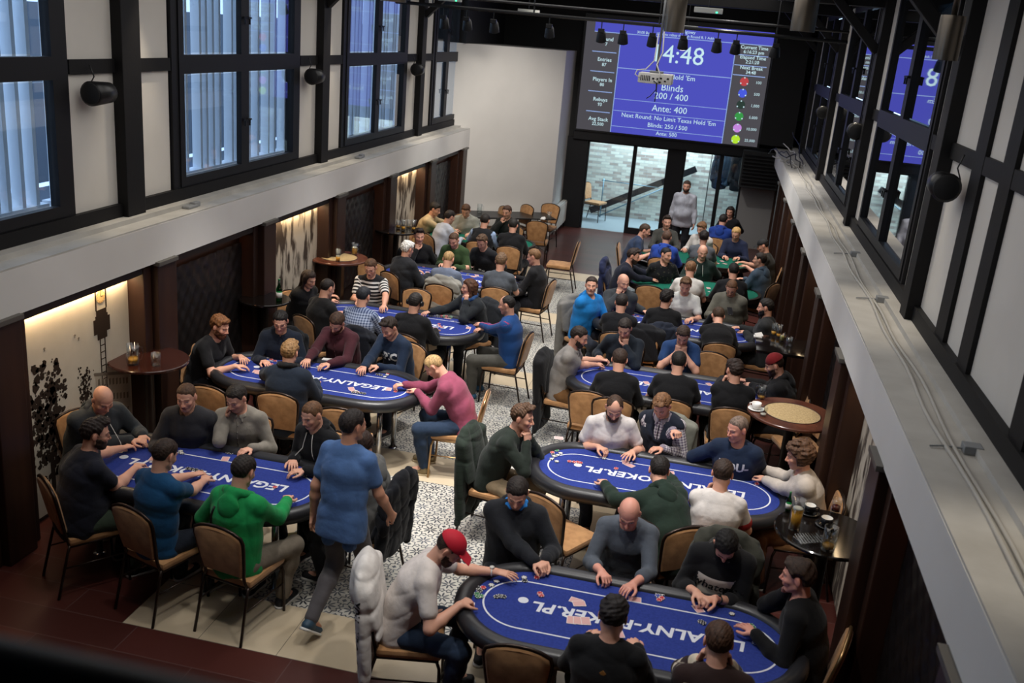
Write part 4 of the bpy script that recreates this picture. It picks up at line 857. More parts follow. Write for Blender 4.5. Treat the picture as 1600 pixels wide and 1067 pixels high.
# outside the windows: vertical louvre fins and facades
fin=new_mat('louvre_fin',(.88,.90,.92),.5); k=0
fac1=new_mat('facade_pale',(.13,.15,.18),.8)
for y0 in(4.4,8.9,13.3,17.7):
    f=MB(); rnd=random.Random(int(y0*10)); y=y0-.2
    while y<y0+4.0:
        f.box(-6.60,-6.48,y,y+.05,1.9,6.4); y+=rnd.choice((.15,.17,.2,.34))
    f.box(-6.62,-6.46,y0-.3,y0+4.1,2.30,2.36)
    o=f.build('louvre_screen',fin); tag(o,'row of pale vertical louvre fins outside the window beside the mural wall','louvre','outdoor louvre screens')
f=MB(); f.box(-16,-15.6,-5,90,0,4.1); struct('exterior_facade_left',f,fac1); f=MB(); f.box(-15.6,-6.2,-5,90,-.3,-.1); struct('ground_outside',f,fac1)
brk=new_mat('facade_brick',(.3,.3,.3),.85)
def brick_mat(m,c1,c2,mo,w=.24,h=.075,sc=1.,coordrot=None):
    tc=N(m,'ShaderNodeTexCoord'); mp=N(m,'ShaderNodeMapping'); mp.inputs['Rotation'].default_value=coordrot or (math.pi/2,0,0); br=N(m,'ShaderNodeTexBrick'); br.inputs['Scale'].default_value=sc; br.inputs['Brick Width'].default_value=w; br.inputs['Row Height'].default_value=h; br.inputs['Mortar Size'].default_value=.006; br.inputs['Color1'].default_value=(*c1,1); br.inputs['Color2'].default_value=(*c2,1); br.inputs['Mortar'].default_value=(*mo,1); br.inputs['Bias'].default_value=-.25
    lk(m,tc.outputs['Object'],mp.inputs[0]); lk(m,mp.outputs[0],br.inputs['Vector']); lk(m,br.outputs['Color'],bsdf(m).inputs['Base Color']); return br
f=MB(); f.box(2.3,5.2,-5,30,1.4,1.5); struct('exterior_roof_right',f,plain('outdoor_roof','5c6a70',.7)); f=MB(); f.box(5.2,5.6,-5,30,0,9); struct('exterior_facade_right',f,plain('dark_facade','2c3c44',.8))
# ---------------------------------------------------------------- end wall: angled white block, door wall, screen, lobby
f=MB(); P=[(-5.36,19.5),(-3.46,21.5),(-3.46,23.2),(-5.95,23.2),(-5.95,19.5)]; f.add([(x,y,z) for z in(0,4.06) for x,y in P],[(0,1,2,3,4),(9,8,7,6,5)]+[(i,(i+1)%5,(i+1)%5+5,i+5) for i in range(5)]); struct('wall_angled',f,plaster)
f=MB(); f.box(-5.95,-5.2,19.6,23.2,4.06,TOP); struct('wall_gallery_corner',f,blackm)
f=MB(); f.box(-5.9,-3.28,23.0,23.25,0,TOP); f.box(-3.28,.86,23.0,23.25,2.14,TOP); f.box(.86,2.1,23.0,23.25,1.42,TOP); struct('wall_end_dark',f,blackm)
f=MB(); f.box(.66,1.42,22.96,23.25,0,1.45); struct('wall_end_grey',f,plain('grey_panel_paint','8c8a88',.7))
f=MB(); f.box(1.42,2.1,22.9,23.25,0,2.4); struct('wall_end_wood',f,woodm)
f=MB(); f.box(-3.32,1.28,22.80,23.02,2.10,2.33,.01); struct('trim_door_header',f,wframe)
f=MB(); f.box(-3.46,-2.98,22.9,23.25,0,2.14); struct('trim_door_jamb',f,wframe)
for i,(x0,x1,zb) in enumerate(((-2.98,-1.86,0.0),(-1.86,-1.06,.14),(-.72,.14,.14),(.14,.66,.0))):
    f=MB(); t=.045
    f.box(x0,x0+t,22.98,23.06,0,2.12); f.box(x1-t,x1,22.98,23.06,0,2.12); f.box(x0+t,x1-t,22.98,23.06,2.05,2.12)
    if zb: f.box(x0+t,x1-t,22.98,23.06,0,zb)
    r=f.build('door_%d'%(i+1),wframe); r['kind']='structure'; g=MB(); g.box(x0+t,x1-t,23.015,23.022,zb,2.05); g.build('pane',pane,r)
f=MB(); f.box(-1.06,-.72,22.95,23.1,0,2.12); struct('trim_door_post',f,wframe)
bm_=new_mat('lobby_brick',(.5,.5,.5),.8); brick_mat(bm_,(.66,.66,.56),(.20,.10,.09),(.46,.48,.44),.22,.072); bm_.node_tree.nodes['Brick Texture'].inputs['Bias'].default_value=-.3
f=MB(); f.box(-6,3.2,25.1,25.3,-.1,3.4); struct('wall_lobby',f,bm_)
f=MB(); f.box(-6,3.2,23.25,25.3,3.3,3.4); struct('ceiling_lobby',f,plaster)
area('lobby_lamp',(-1.2,24.2,3.2),(-1.2,24.5,0),260,3.6,1.2,(.80,.95,1.))
f=MB(); M=Matrix.Translation((-1.72,24.95,.78))@Matrix.Rotation(math.radians(-28),4,'Y'); f.obox(M,2.9,.06,.16,.01); o=f.build('stair_stringer',blackp); tag(o,'dark sloping stair stringer against the pale brick behind the glass doors','stair stringer')
f=MB(); f.tube([(-2.75,24.7,.02),(-.7,24.7,1.2)],.015,8); f.tube([(-2.7,24.7,.0),(-2.7,24.7,1.0)],.015,8); f.tube([(-2.75,24.7,.95),(-1.3,24.7,.92)],.012,8); o=f.build('stair_rail',plain('steel_blue','6a8a98',.3,.6),smooth=True); tag(o,'thin steel rail rising along the brick wall beyond the glass','stair rail')
# ceiling and the wall behind the gallery
f=MB(); f.box(-6.2,3.2,-3.2,26,TOP,TOP+.15); struct('ceiling',f,blackm)
f=MB(); f.box(-6.2,2.4,-3.2,-3.0,0,TOP); struct('wall_back',f,plain('back_wall_paint','4a4644',.8))
# ---------------------------------------------------------------- projection screen
def emit(name,c,s=1.):
    m=bpy.data.materials.new(name); m.use_nodes=True; nt=m.node_tree; nt.nodes.clear(); o=nt.nodes.new('ShaderNodeOutputMaterial'); e=nt.nodes.new('ShaderNodeEmission'); e.inputs[0].default_value=(*srgb(c),1); e.inputs[1].default_value=s; nt.links.new(e.outputs[0],o.inputs[0]); MAT[name]=m; return m
eb=emit('screen_blue','5053c0',.95); eg=emit('screen_grey','56545a',.8); ew=emit('screen_white','c8e8f0',1.); el=emit('screen_line','8fa8dc',1.)
SY=22.74
sc=empty('projection_screen',(-1.2,SY,2.34),0,'large projected tournament clock screen glowing blue above the glass doors','screen')
def onscreen(name,m,x0,x1,z0,z1,d=0.,th=.004): f=MB(); f.box(x0+1.2,x1+1.2,-th-d,-d,z0-2.34,z1-2.34); return f.build(name,m,sc)
onscreen('screen_sheet',eg,-3.26,.86,2.345,4.80); onscreen('clock_panel',eb,-2.46,.08,2.345,4.52,.005); onscreen('title_band',eb,-3.06,.86,4.52,4.80,.005)
f=MB(); f.box(-2.11,2.11,.001,.03,-.035,2.55); f.build('screen_case',blackp,sc)
f=MB()
def ln(x0,x1,z,h=.009): f.box(x0+1.2,x1+1.2,-.014,-.010,z-h-2.34,z+h-2.34)
def lv(x,z0,z1): f.box(x-.009+1.2,x+.009+1.2,-.014,-.010,z0-2.34,z1-2.34)
for z in(3.78,3.10,2.84,2.49): ln(-2.46,.08,z,.006 if z<3.5 else .009)
ln(-3.06,.86,4.52)
for z in(4.09,3.66,3.22,2.77): ln(-3.07,-2.52,z)
for z in(4.29,4.07,3.86): ln(.10,.80,z)
lv(-2.46,2.35,4.52); lv(.08,2.35,4.52); f.build('divider_line',el,sc)
def st(t,x,z,s,m=ew,**k):
    me=text_obj(t,s,m,sc,Matrix.Translation((x+1.2,-.016,z-2.34))@Matrix.Rotation(math.pi/2,4,'X'),**k); return me
st('14:48',-1.16,4.15,.54); st("Texas Hold 'Em",-1.18,3.685,.15); st('Blinds',-1.18,3.44,.21); st('200 / 400',-1.18,3.25,.20); st('Ante: 400',-1.18,2.97,.20); st("Next Round: No Limit Texas Hold 'Em",-1.18,2.755,.135); st('Blinds: 250 / 500',-1.18,2.59,.135); st('Ante: 500',-1.18,2.42,.12)
st('VII Turniej Ligowy',-1.2,4.665,.10); st('30.00 Buy in, 15.00 to rebuy through Round 8, 1 Add-ons',-1.2,4.575,.078); st('LPC',-1.2,4.75,.10)
for t,n,z in(('Round','7',4.37),('Entries','87',3.925),('Players In','80',3.485),('Rebuys','93',3.045),('Avg Stack','22,500',2.605)): st(t,-2.77,z,.115,bold=.001); st(n,-2.77,z-.11,.10,bold=.001)
for t,n,z in(('Current Time','6:16:23 pm',4.455),('Elapsed Time','2:21:20',4.245),('Next Break','34:48',4.025)): st(t,.48,z,.105,bold=.001); st(n,.48,z-.095,.10,bold=.001)
for n,c,z in(('100','c0484c',3.73),('500','4c5ee0',3.48),('1,000','30403a',3.23),('5,000','3c9a4c',2.975),('10,000','c88ae0',2.72),('25,000','b8e838',2.47)):
    f=MB(); f.tube([(.37+1.2,-.006,z-2.34),(.37+1.2,-.010,z-2.34)],.095,20); f.build('chip_symbol',emit('chip_'+c,c,.95),sc); st(n,.68,z,.085)
    f=MB()
    for i in range(3): a=math.pi/2+i*2*math.pi/3; f.tube([(.37+1.2+math.cos(a)*.082,-.012,z-2.34+math.sin(a)*.082),(.37+1.2+math.cos(a)*.082,-.014,z-2.34+math.sin(a)*.082)],.016,8)
    f.build('chip_mark',ew,sc)
# dark duct and louvred air unit beside the screen
f=MB(); f.box(.88,1.60,22.3,22.98,2.45,TOP); struct('trim_black_column',f,plain('black_cloth','101012',.8))
ac=empty('air_unit',(1.0,22.6,1.46),0,'black louvred air unit hanging at the end of the screen','air unit'); f=MB(); f.box(-.42,.42,-.18,.3,.0,.82,.015); f.build('casing',blackm,ac)
f=MB()
for i in range(9): f.obox(Matrix.Translation((0,-.19,.09+i*.078))@Matrix.Rotation(.6,4,'X'),.76,.05,.012)
f.build('louvre_slat',blackp,ac)
# radiators
def radiator(x,y,rz,w,label):
    r=empty('radiator',(x,y,.12),rz,label,'radiator'); f=MB(); f.box(-w/2,w/2,-.05,.05,0,.52,.01); 
    for i in range(int(w/.05)): f.box(-w/2+.02+i*.05,-w/2+.045+i*.05,-.062,-.05,.03,.49,.004)
    f.build('radiator_panel',whitep,r); f=MB(); f.tube([(w/2,0,.05),(w/2+.06,0,.05),(w/2+.06,0,-.12)],.011,8); f.tube([(-w/2+.1,.0,-.12),(-w/2+.1,0,0)],.012,8); f.tube([(w/2-.1,.0,-.12),(w/2-.1,0,0)],.012,8); f.build('valve_pipe',whitep,r,True)
import math as _m
radiator(-4.32,20.45,_m.radians(46.5),1.5,'long white panel radiator low on the angled white wall'); radiator(-3.38,22.25,_m.radians(90),1.3,'white panel radiator on the short side wall by the glass doors')
# ---------------------------------------------------------------- chairs
tan=new_mat('tan_velour',(.42,.23,.1),.8); mottle(tan,(.34,.165,.06),(.48,.25,.10),14,5.); noise_bump(tan,300,.3,.001); bsdf(tan).inputs['Sheen Weight'].default_value=.2
bronze=new_mat('dark_bronze',(.030,.018,.013),.32,.6)
def make_chair(frame_m,label):
    r=empty('banquet_chair',(0,0,0),0,label,'chair')
    f=MB(); f.box(-.215,.215,-.20,.235,.425,.485,.028); f.build('seat',tan,r,50)
    tilt=math.radians(11); o0=Vector((0,-.205,.47)); T=lambda x,h,d=0.: (x,o0.y-math.sin(tilt)*h-d*math.cos(tilt)*-1,o0.z+math.cos(tilt)*h+d*math.sin(tilt))
    prof=[(.165,.05),(.178,.12),(.196,.27),(.204,.36),(.192,.405),(.135,.435),(.07,.452),(.0,.457)]; out=prof+[(-x,h) for x,h in prof[-2::-1]]
    f=MB(); n=len(out)
    for d,sc_ in((-.024,.93),(-.014,.985),(.014,.985),(.024,.93)): f.v+=[T(x*sc_,.25+(h-.25)*sc_,d) for x,h in out]
    for k in range(3):
        for i in range(n): f.f.append((k*n+i,k*n+(i+1)%n,(k+1)*n+(i+1)%n,(k+1)*n+i))
    f.f.append(tuple(range(n))); f.f.append(tuple(range(3*n,4*n))); f.build('backrest',tan,r,40)
    f=MB(); pts=[T(x*1.03,h*1.005) for x,h in out]; f.tube([T(.19,-.05)]+[T(.172,.0)]+pts+[T(-.172,.0)]+[T(-.19,-.05)],.0125,8); f.tube([T(.165,.055),T(-.165,.055)],.009,8); f.build('back_frame',frame_m,r,True)
    f=MB(); f.tube([(-.2,-.19,.42),(-.205,.21,.42),(.205,.21,.42),(.2,-.19,.42)],.011,8,closed=True); f.build('seat_frame',frame_m,r,True)
    for s in(-1,1):
        f=MB(); f.tube([(s*.195,.20,.42),(s*.20,.222,.36),(s*.205,.235,.0)],.0115,8); f.build('leg',frame_m,r,True)
        f=MB(); f.tube([(s*.192,-.195,.43),(s*.195,-.215,.36),(s*.205,-.30,.0)],.0115,8); f.build('leg',frame_m,r,True)
        f=MB(); f.tube([(s*.203,.228,.25),(s*.200,-.235,.25)],.007,6); f.build('stretcher',frame_m,r,True)
    return r
CH=[make_chair(bronze,'x'),None,None]; CH[1]=make_chair(gold,'x'); used=[0,0]
def chair(x,y,d,label,kind=0,group=None,back=.0):
    a=math.radians(d); x-=math.cos(a)*back; y-=math.sin(a)*back; o=CH[kind] if not used[kind] else copy_tree(CH[kind]); used[kind]=1; o.location=(x,y,0); o.rotation_euler=(0,0,a-math.pi/2); o['label']=label; 
    if group: o['group']=group
    return o
def cut(t):
    t=t.split(',')[0]; ws=t.split(); stop={'reaching','leaning','looking','dealing','sitting','seen','resting','counting','lifting','stretching','bending','turned','beside','between','with','checking','slumped','opposite','facing','pressing','holding','sprawled','laying','near','at','in','by','over','to','behind','on','and','a','his','her','for','the','of','from','low','down'}
    ws=ws[:10]
    while len(ws)>5 and ws[-1] in stop: ws.pop()
    return ' '.join(ws)
# ---------------------------------------------------------------- garments hung over chair backs
def draped(x,y,d,col,label,drop=.55,kind='jacket',up=.0,back=.0,wide=.24,cat='jacket',pat=None,seed=1):
    a=math.radians(d); x-=math.cos(a)*back; y-=math.sin(a)*back
    S=Shape(); t=math.tan(math.radians(11)); yb=lambda z:-.205-(z-.47)*t
    for s in(-1,1):
        S.cap((s*.03,yb(.95)-.005,.955+up),(s*(wide-.03),yb(.91),.895+up*.6),.040,.038,.04,1)
        S.cap((s*(wide-.02),yb(.9)-.01,.88),(s*(wide+.03),yb(.5)-.05,max(.93-drop-.05,.10)),.040,.030,.03,1)
    S.cap((0,yb(.92)-.035,.93+up),(0,yb(.93-drop)-.07,max(.93-drop,.08)),.042,.036,.05,1,(1,0,0),(wide-.02)/.042,(wide+.02)/.036)
    S.cap((0,yb(.92)+.04,.92),(0,yb(.60)+.045,.57),.032,.028,.04,1,(1,0,0),(wide-.01)/.032,(wide-.01)/.028)
    if kind=='hoodie': S.ell((0,yb(.9)-.07,.84),(.14,.05,.14),None,.04); S.ell((0,yb(.9)-.02,.96),(.15,.07,.07),None,.05)
    S.cap((-.10,yb(.95)-.01,.965+up),(.10,yb(.95)-.01,.965+up),.035,.035,.03)
    S.noise=fold_noise(seed,.0055,12.); v,f=S.mesh(.010); bd=v[:,2]; o=raw_mesh(kind if kind!='puffer' else 'padded_jacket',v,f,cloth_mat(('jacket','',col,pat) if pat else ('jacket','',col)),None,{'band':('FLOAT',bd),'across':('FLOAT',v[:,0]),'onarm':('FLOAT',v[:,0]*0)})
    o.location=(x,y,0); o.rotation_euler=(0,0,a-math.pi/2); tag(o,label,cat); return o
# ---------------------------------------------------------------- card tables
felt=new_mat('blue_felt',(.028,.048,.25),.92,0,.15); mottle(felt,(.026,.044,.23),(.032,.054,.28),60,4.)
gfelt=new_mat('green_felt',(.010,.13,.085),.92,0,.15); rail=new_mat('black_padded_rail',(.022,.022,.025),.36); noise_bump(rail,90,.15,.001)
fprint=new_mat('felt_print_white',(.72,.74,.80),.8)
def stadium(L,W,n=18):
    R=W/2; h=L/2-R; P=[]
    for i in range(n+1): a=-math.pi/2+math.pi*i/n; P.append((h+math.cos(a)*R,math.sin(a)*R))
    for i in range(n+1): a=math.pi/2+math.pi*i/n; P.append((-h+math.cos(a)*R,math.sin(a)*R))
    return P
def ring(f,Po,Pi,z0,z1):
    n=len(Po); o=len(f.v); f.v+=[(x,y,z) for z in(z0,z1) for P in(Po,Pi) for x,y in P]
    for i in range(n):
        j=(i+1)%n; f.f+=[(o+2*n+i,o+2*n+j,o+3*n+j,o+3*n+i),(o+i,o+n+i,o+n+j,o+j),(o+i,o+j,o+2*n+j,o+2*n+i),(o+n+i,o+3*n+i,o+3*n+j,o+n+j)]
def table(x,y,rz,label,L=2.32,W=1.08,fm_=None,text=True,railm=None,legs='chrome'):
    fm_=fm_ or felt; r=empty('poker_table',(x,y,0),rz,label,'table')
    f=MB(); P=stadium(L-.10,W-.10,24); n=len(P); f.v=[(a,b,z) for z in(.71,.762) for a,b in P]; f.f=[tuple(range(n,2*n)),tuple(reversed(range(n)))]+[(i,(i+1)%n,(i+1)%n+n,i+n) for i in range(n)]; f.build('playing_surface',fm_,r)
    if text:
        V=[];F=[]; prof=[(-.055,.735),(-.045,.775),(-.012,.797),(.03,.797),(.062,.775),(.07,.735),(.055,.69),(-.02,.675)]
        f=MB(); n=0
        for q,z in prof: P=stadium(L-.13+q*2,W-.13+q*2,24); n=len(P); f.v+=[(a,b,z) for a,b in P]
        m=len(prof)
        for k in range(m):
            for i in range(n): f.f.append((k*n+i,k*n+(i+1)%n,((k+1)%m)*n+(i+1)%n,((k+1)%m)*n+i))
        f.build('padded_rail',railm or rail,r,True)
        f=MB(); ring(f,stadium(L-.37,W-.505,24),stadium(L-.395,W-.53,24),.7623,.7632); f.build('betting_line',fprint,r)
        tm=text_mesh('LEGALNY-POKER.PL',.2,bold=.006,italic=.12,space=1.03); xs=[v.co.x for v in tm.vertices]; ys=[v.co.y for v in tm.vertices]; wx=max(xs)-min(xs); wy=max(ys)-min(ys); tm.transform(Matrix.Translation((.06,0,.7634))@Matrix.Rotation(math.pi,4,'Z')@Matrix.Diagonal((1.40/wx,.118/wy,1,1))@Matrix.Translation((-(max(xs)+min(xs))/2,-(max(ys)+min(ys))/2,0))); tm.materials.append(fprint); to=bpy.data.objects.new('lettering',tm); COL.objects.link(to); to.parent=r
        f=MB(); f.tube([(-.71,.045,.7628),(-.71,.045,.7636)],.036,18); f.build('round_logo',fprint,r)
    else:
        f=MB(); ring(f,stadium(L,W,24),stadium(L-.10,W-.10,24),.70,.775); f.build('table_edge',wooddk,r)
    for sx_ in(-1,1):
        for sy_ in(-1,1):
            f=MB()
            if legs=='chrome': f.cyl(sx_*(L/2-.38),sy_*.24,.0,.71,.028,n=14); f.cyl(sx_*(L/2-.38),sy_*.24,.0,.012,.05,n=14); f.build('leg',chrome,r,True)
            else: f.tube([(sx_*(L/2-.40),sy_*.25,.70),(sx_*(L/2-.30),sy_*.28,0)],.014,8); f.build('leg',blackp,r,True)
    return r
TB={'A':(-.13,5.57),'B':(-.10,7.84),'C':(-3.73,6.52),'D':(-3.74,8.95),'E':(-3.68,11.30),'F':(-3.62,13.76),'G':(-.16,10.30),'H':(-.20,12.74)}
TN={'A':'blue poker table where the man in the red cap plays','B':'blue poker table where the curly-haired man plays','C':'blue poker table where the man in the green hoodie plays','D':'blue poker table where the man in the pink sweater plays','E':'blue poker table where the man in the striped t-shirt plays','F':'blue poker table where the white-haired man plays','G':'blue poker table where the man in the red beanie plays','H':'blue poker table where the man in the bright blue hoodie plays'}
for k,(x,y) in TB.items(): table(x,y,0,TN[k])
table(-.05,15.2,0,'green felt table where the big bald man in dark green sits',2.1,1.12,gfelt,False,legs='fold'); table(-.12,17.36,0,'green felt table where the blond man in glasses lays out cards',2.0,1.1,gfelt,False,legs='fold'); table(-3.92,16.72,0,'green felt table by the angled white wall among the tan-backed chairs',2.0,1.05,gfelt,False,legs='fold')
# ---------------------------------------------------------------- bar tables
cane=new_mat('woven_cane',(.46,.33,.16),.6); noise_bump(cane,220,.6,.002); mottle(cane,(.36,.25,.11),(.56,.42,.22),60,3.)
tablew=new_mat('red_brown_wood',(.10,.032,.018),.25); mottle(tablew,(.07,.02,.012),(.13,.045,.025),6,5.)
def bar_table(x,y,r0,h,label,inlay=False,top=None,square=False):
    x*=.985; y*=.985; h+=.05; r=empty('bar_table',(x,y,0),0,label,'table'); f=MB()
    if square: f.box(-r0,r0,-r0,r0,h-.035,h,.006)
    else: f.lathe(0,0,[(0,h-.035),(r0-.02,h-.035),(r0,h-.025),(r0,h-.008),(r0-.008,h),(0,h)],48)
    wl=-5.262-x; wr=1.512-x; f.v=[(min(max(a,wl),wr),b_,c_) for a,b_,c_ in f.v]
    f.build('table_top',top or tablew,r,40)
    if inlay: f=MB(); f.lathe(-.0,0,[(0,h+.002),(r0*.62,h+.002),(r0*.62,h-.004),(0,h-.004)],40); f.build('cane_inlay',cane,r); f=MB(); f.tube([(math.cos(i*math.pi/18)*r0*.63,math.sin(i*math.pi/18)*r0*.63,h+.001) for i in range(36)],.005,6,closed=True); f.build('inlay_ring',wooddk,r,True)
    f=MB(); f.cyl(0,0,.03,h-.035,.045,n=18); f.cyl(0,0,h-.075,h-.035,.09,.14,n=18); f.build('pedestal',wooddk,r,40); f=MB(); f.lathe(0,0,[(0,0),(.24,0),(.24,.02),(.06,.045),(0,.045)],28); f.build('base',wooddk,r,40); return r
bar_table(-5.05,7.93,.37,1.10,'round dark wooden bar table by the clock tower mural',top=plain('mahogany_gloss','2e140e',.18)); bar_table(-5.06,12.78,.41,1.10,'round brown bar table with a woven cane middle near the pale rock mural',True)
bar_table(1.07,9.14,.42,1.10,'round brown bar table with a woven cane middle and a white cup',True); bar_table(1.18,6.72,.37,1.10,'black bar table crowded with glasses behind the curly-haired man',top=plain('black_lacquer','16110f',.12))
bar_table(1.12,11.45,.34,1.10,'dark square bar table with glasses behind the red beanie',top=plain('black_lacquer','16110f',.12),square=True); bar_table(-5.02,10.35,.30,1.10,'small dark bar table holding a green bottle',top=plain('black_lacquer','16110f',.12)); bar_table(-5.0,15.15,.38,1.10,'dark bar table full of beer glasses beside the tan-shirted man',top=plain('black_lacquer','16110f',.12))
t=empty('folding_table',(-4.0,19.55,0),math.radians(30),'dark trestle table with steel folding legs before the angled white wall','table'); f=MB(); f.box(-.9,.9,-.36,.36,.715,.745,.008); f.build('table_top',blackp,t)
for sx_ in(-1,1): f=MB(); f.tube([(sx_*.72,-.30,.715),(sx_*.76,-.30,.03),(sx_*.76,.30,.03),(sx_*.72,.30,.715)],.013,8); f.tube([(sx_*.745,-.30,.35),(sx_*.745,.30,.35)],.01,8); f.tube([(sx_*.745,0,.35),(sx_*.35,0,.715)],.009,8); f.build('leg',greyp,t,True)
# ---------------------------------------------------------------- glasses, mugs, bottles, cups
beer=new_mat('beer',(.62,.30,.03),.15,emit=None); bsdf(beer).inputs['Transmission Weight'].default_value=.15; foam=plain('foam','e8e0cc',.8)
def drink(x,y,z,label,kind='mug',fill=.5,cat='glass',rot=0.,col=None,group=None,k=1.):
    if kind in('mug','tumbler','pint'):
        H={'mug':.155,'tumbler':.10,'pint':.20}[kind]*k; R={'mug':.042,'tumbler':.033,'pint':.036}[kind]*k; r1=R*(1.22 if kind=='pint' else 1.03)
        f=MB(); f.lathe(0,0,[(0,0),(R,0),(R*(.82 if kind=='pint' else 1),H*.25),(r1,H),(r1*.92,H),(R*.80,H*.28),(R*.85,.012),(0,.012)],20)
        if kind=='mug':
            for i in range(8): a=i*math.pi/4; f.tube([(math.cos(a)*R*1.0,math.sin(a)*R*1.0,.02),(math.cos(a)*R*1.03,math.sin(a)*R*1.03,H*.55)],.006,6)
        o=f.build({'mug':'beer_mug','tumbler':'drinking_glass','pint':'beer_glass'}[kind],tumbler,None,True)
        if kind=='mug': f=MB(); f.tube([(R,0,H*.85),(R+.028,0,H*.80),(R+.036,0,H*.5),(R+.025,0,H*.22),(R,0,H*.2)],.0065,8); f.build('handle',tumbler,o,True)
        if fill>0: f=MB(); rb=R*.80; f.lathe(0,0,[(0,.013),(rb,.013),(rb*(1.02 if kind!='pint' else 1.2),.013+H*fill),(0,.013+H*fill)],18); f.build('beer',beer if not col else plain('drink_'+col,col,.2),o,True)
        if fill>.3 and not col: f=MB(); f.cyl(0,0,.013+H*fill,.013+H*fill+.010,rb*1.05,n=18); f.build('foam',foam,o,True)
    elif kind=='cup':
        c=plain('china_'+(col or 'e8e6e2'),col or 'e8e6e2',.25); f=MB(); f.lathe(0,0,[(0,.008),(.025,.008),(.042,.03),(.046,.072),(.042,.072),(.037,.03),(0,.018)],24); o=f.build('coffee_cup',c,None,True)
        f=MB(); f.tube([(.043,0,.06),(.066,0,.055),(.062,0,.028),(.04,0,.026)],.005,8); f.build('handle',c,o,True); f=MB(); f.lathe(0,0,[(0,0),(.045,0),(.078,.012),(.076,.016),(.044,.007),(0,.006)],28); f.build('saucer',plain('china_'+(group or col or 'e8e6e2'),col or 'e8e6e2',.25),o,True); group=None
        if col: f=MB(); f.lathe(0,0,[(.036,.03),(.041,.070),(.0405,.070),(.035,.032),(0,.022),(0,.0215)],20); f.build('cup_inside',whitep,o,True)
    elif kind=='bottle':
        f=MB(); f.lathe(0,0,[(0,0),(.03,0),(.032,.01),(.032,.14),(.013,.19),(.012,.235),(0,.235)],20); gm=glass_mat('green_glass',(.08,.42,.2),1.2) if 'green_glass' not in MAT else MAT['green_glass']; o=f.build('bottle',gm,None,True); f=MB(); f.cyl(0,0,.235,.25,.013,n=12); f.build('bottle_cap',plain('cap_green','2a7a4a',.4),o,True); f=MB(); f.cyl(0,0,.05,.11,.0328,n=20); f.build('bottle_label',whitep,o,True)
    elif kind=='tray':
        f=MB(); f.box(-.09,.09,-.06,.06,0,.02,.006)
        for i in range(9): f.tube([(-.09+i*.0225,-.06,.02),(-.07+i*.0205,.06,.03)],.006,5)
        o=f.build('glass_tray',tumbler)
    elif kind=='napkin':
        f=MB(); f.box(-.05,.05,-.04,.04,0,.02,.008); f.obox(Matrix.Translation((.01,.0,.03))@Matrix.Rotation(.5,4,'X')@Matrix.Rotation(.4,4,'Z'),.09,.07,.018,.006); o=f.build('paper_napkin',plain('paper_white','dedcd8',.8))
    o.location=(x,y,z); o.rotation_euler=(0,0,rot); tag(o,label,cat,group)
    if kind=='bottle': o.scale=(k,k,k)
    return o
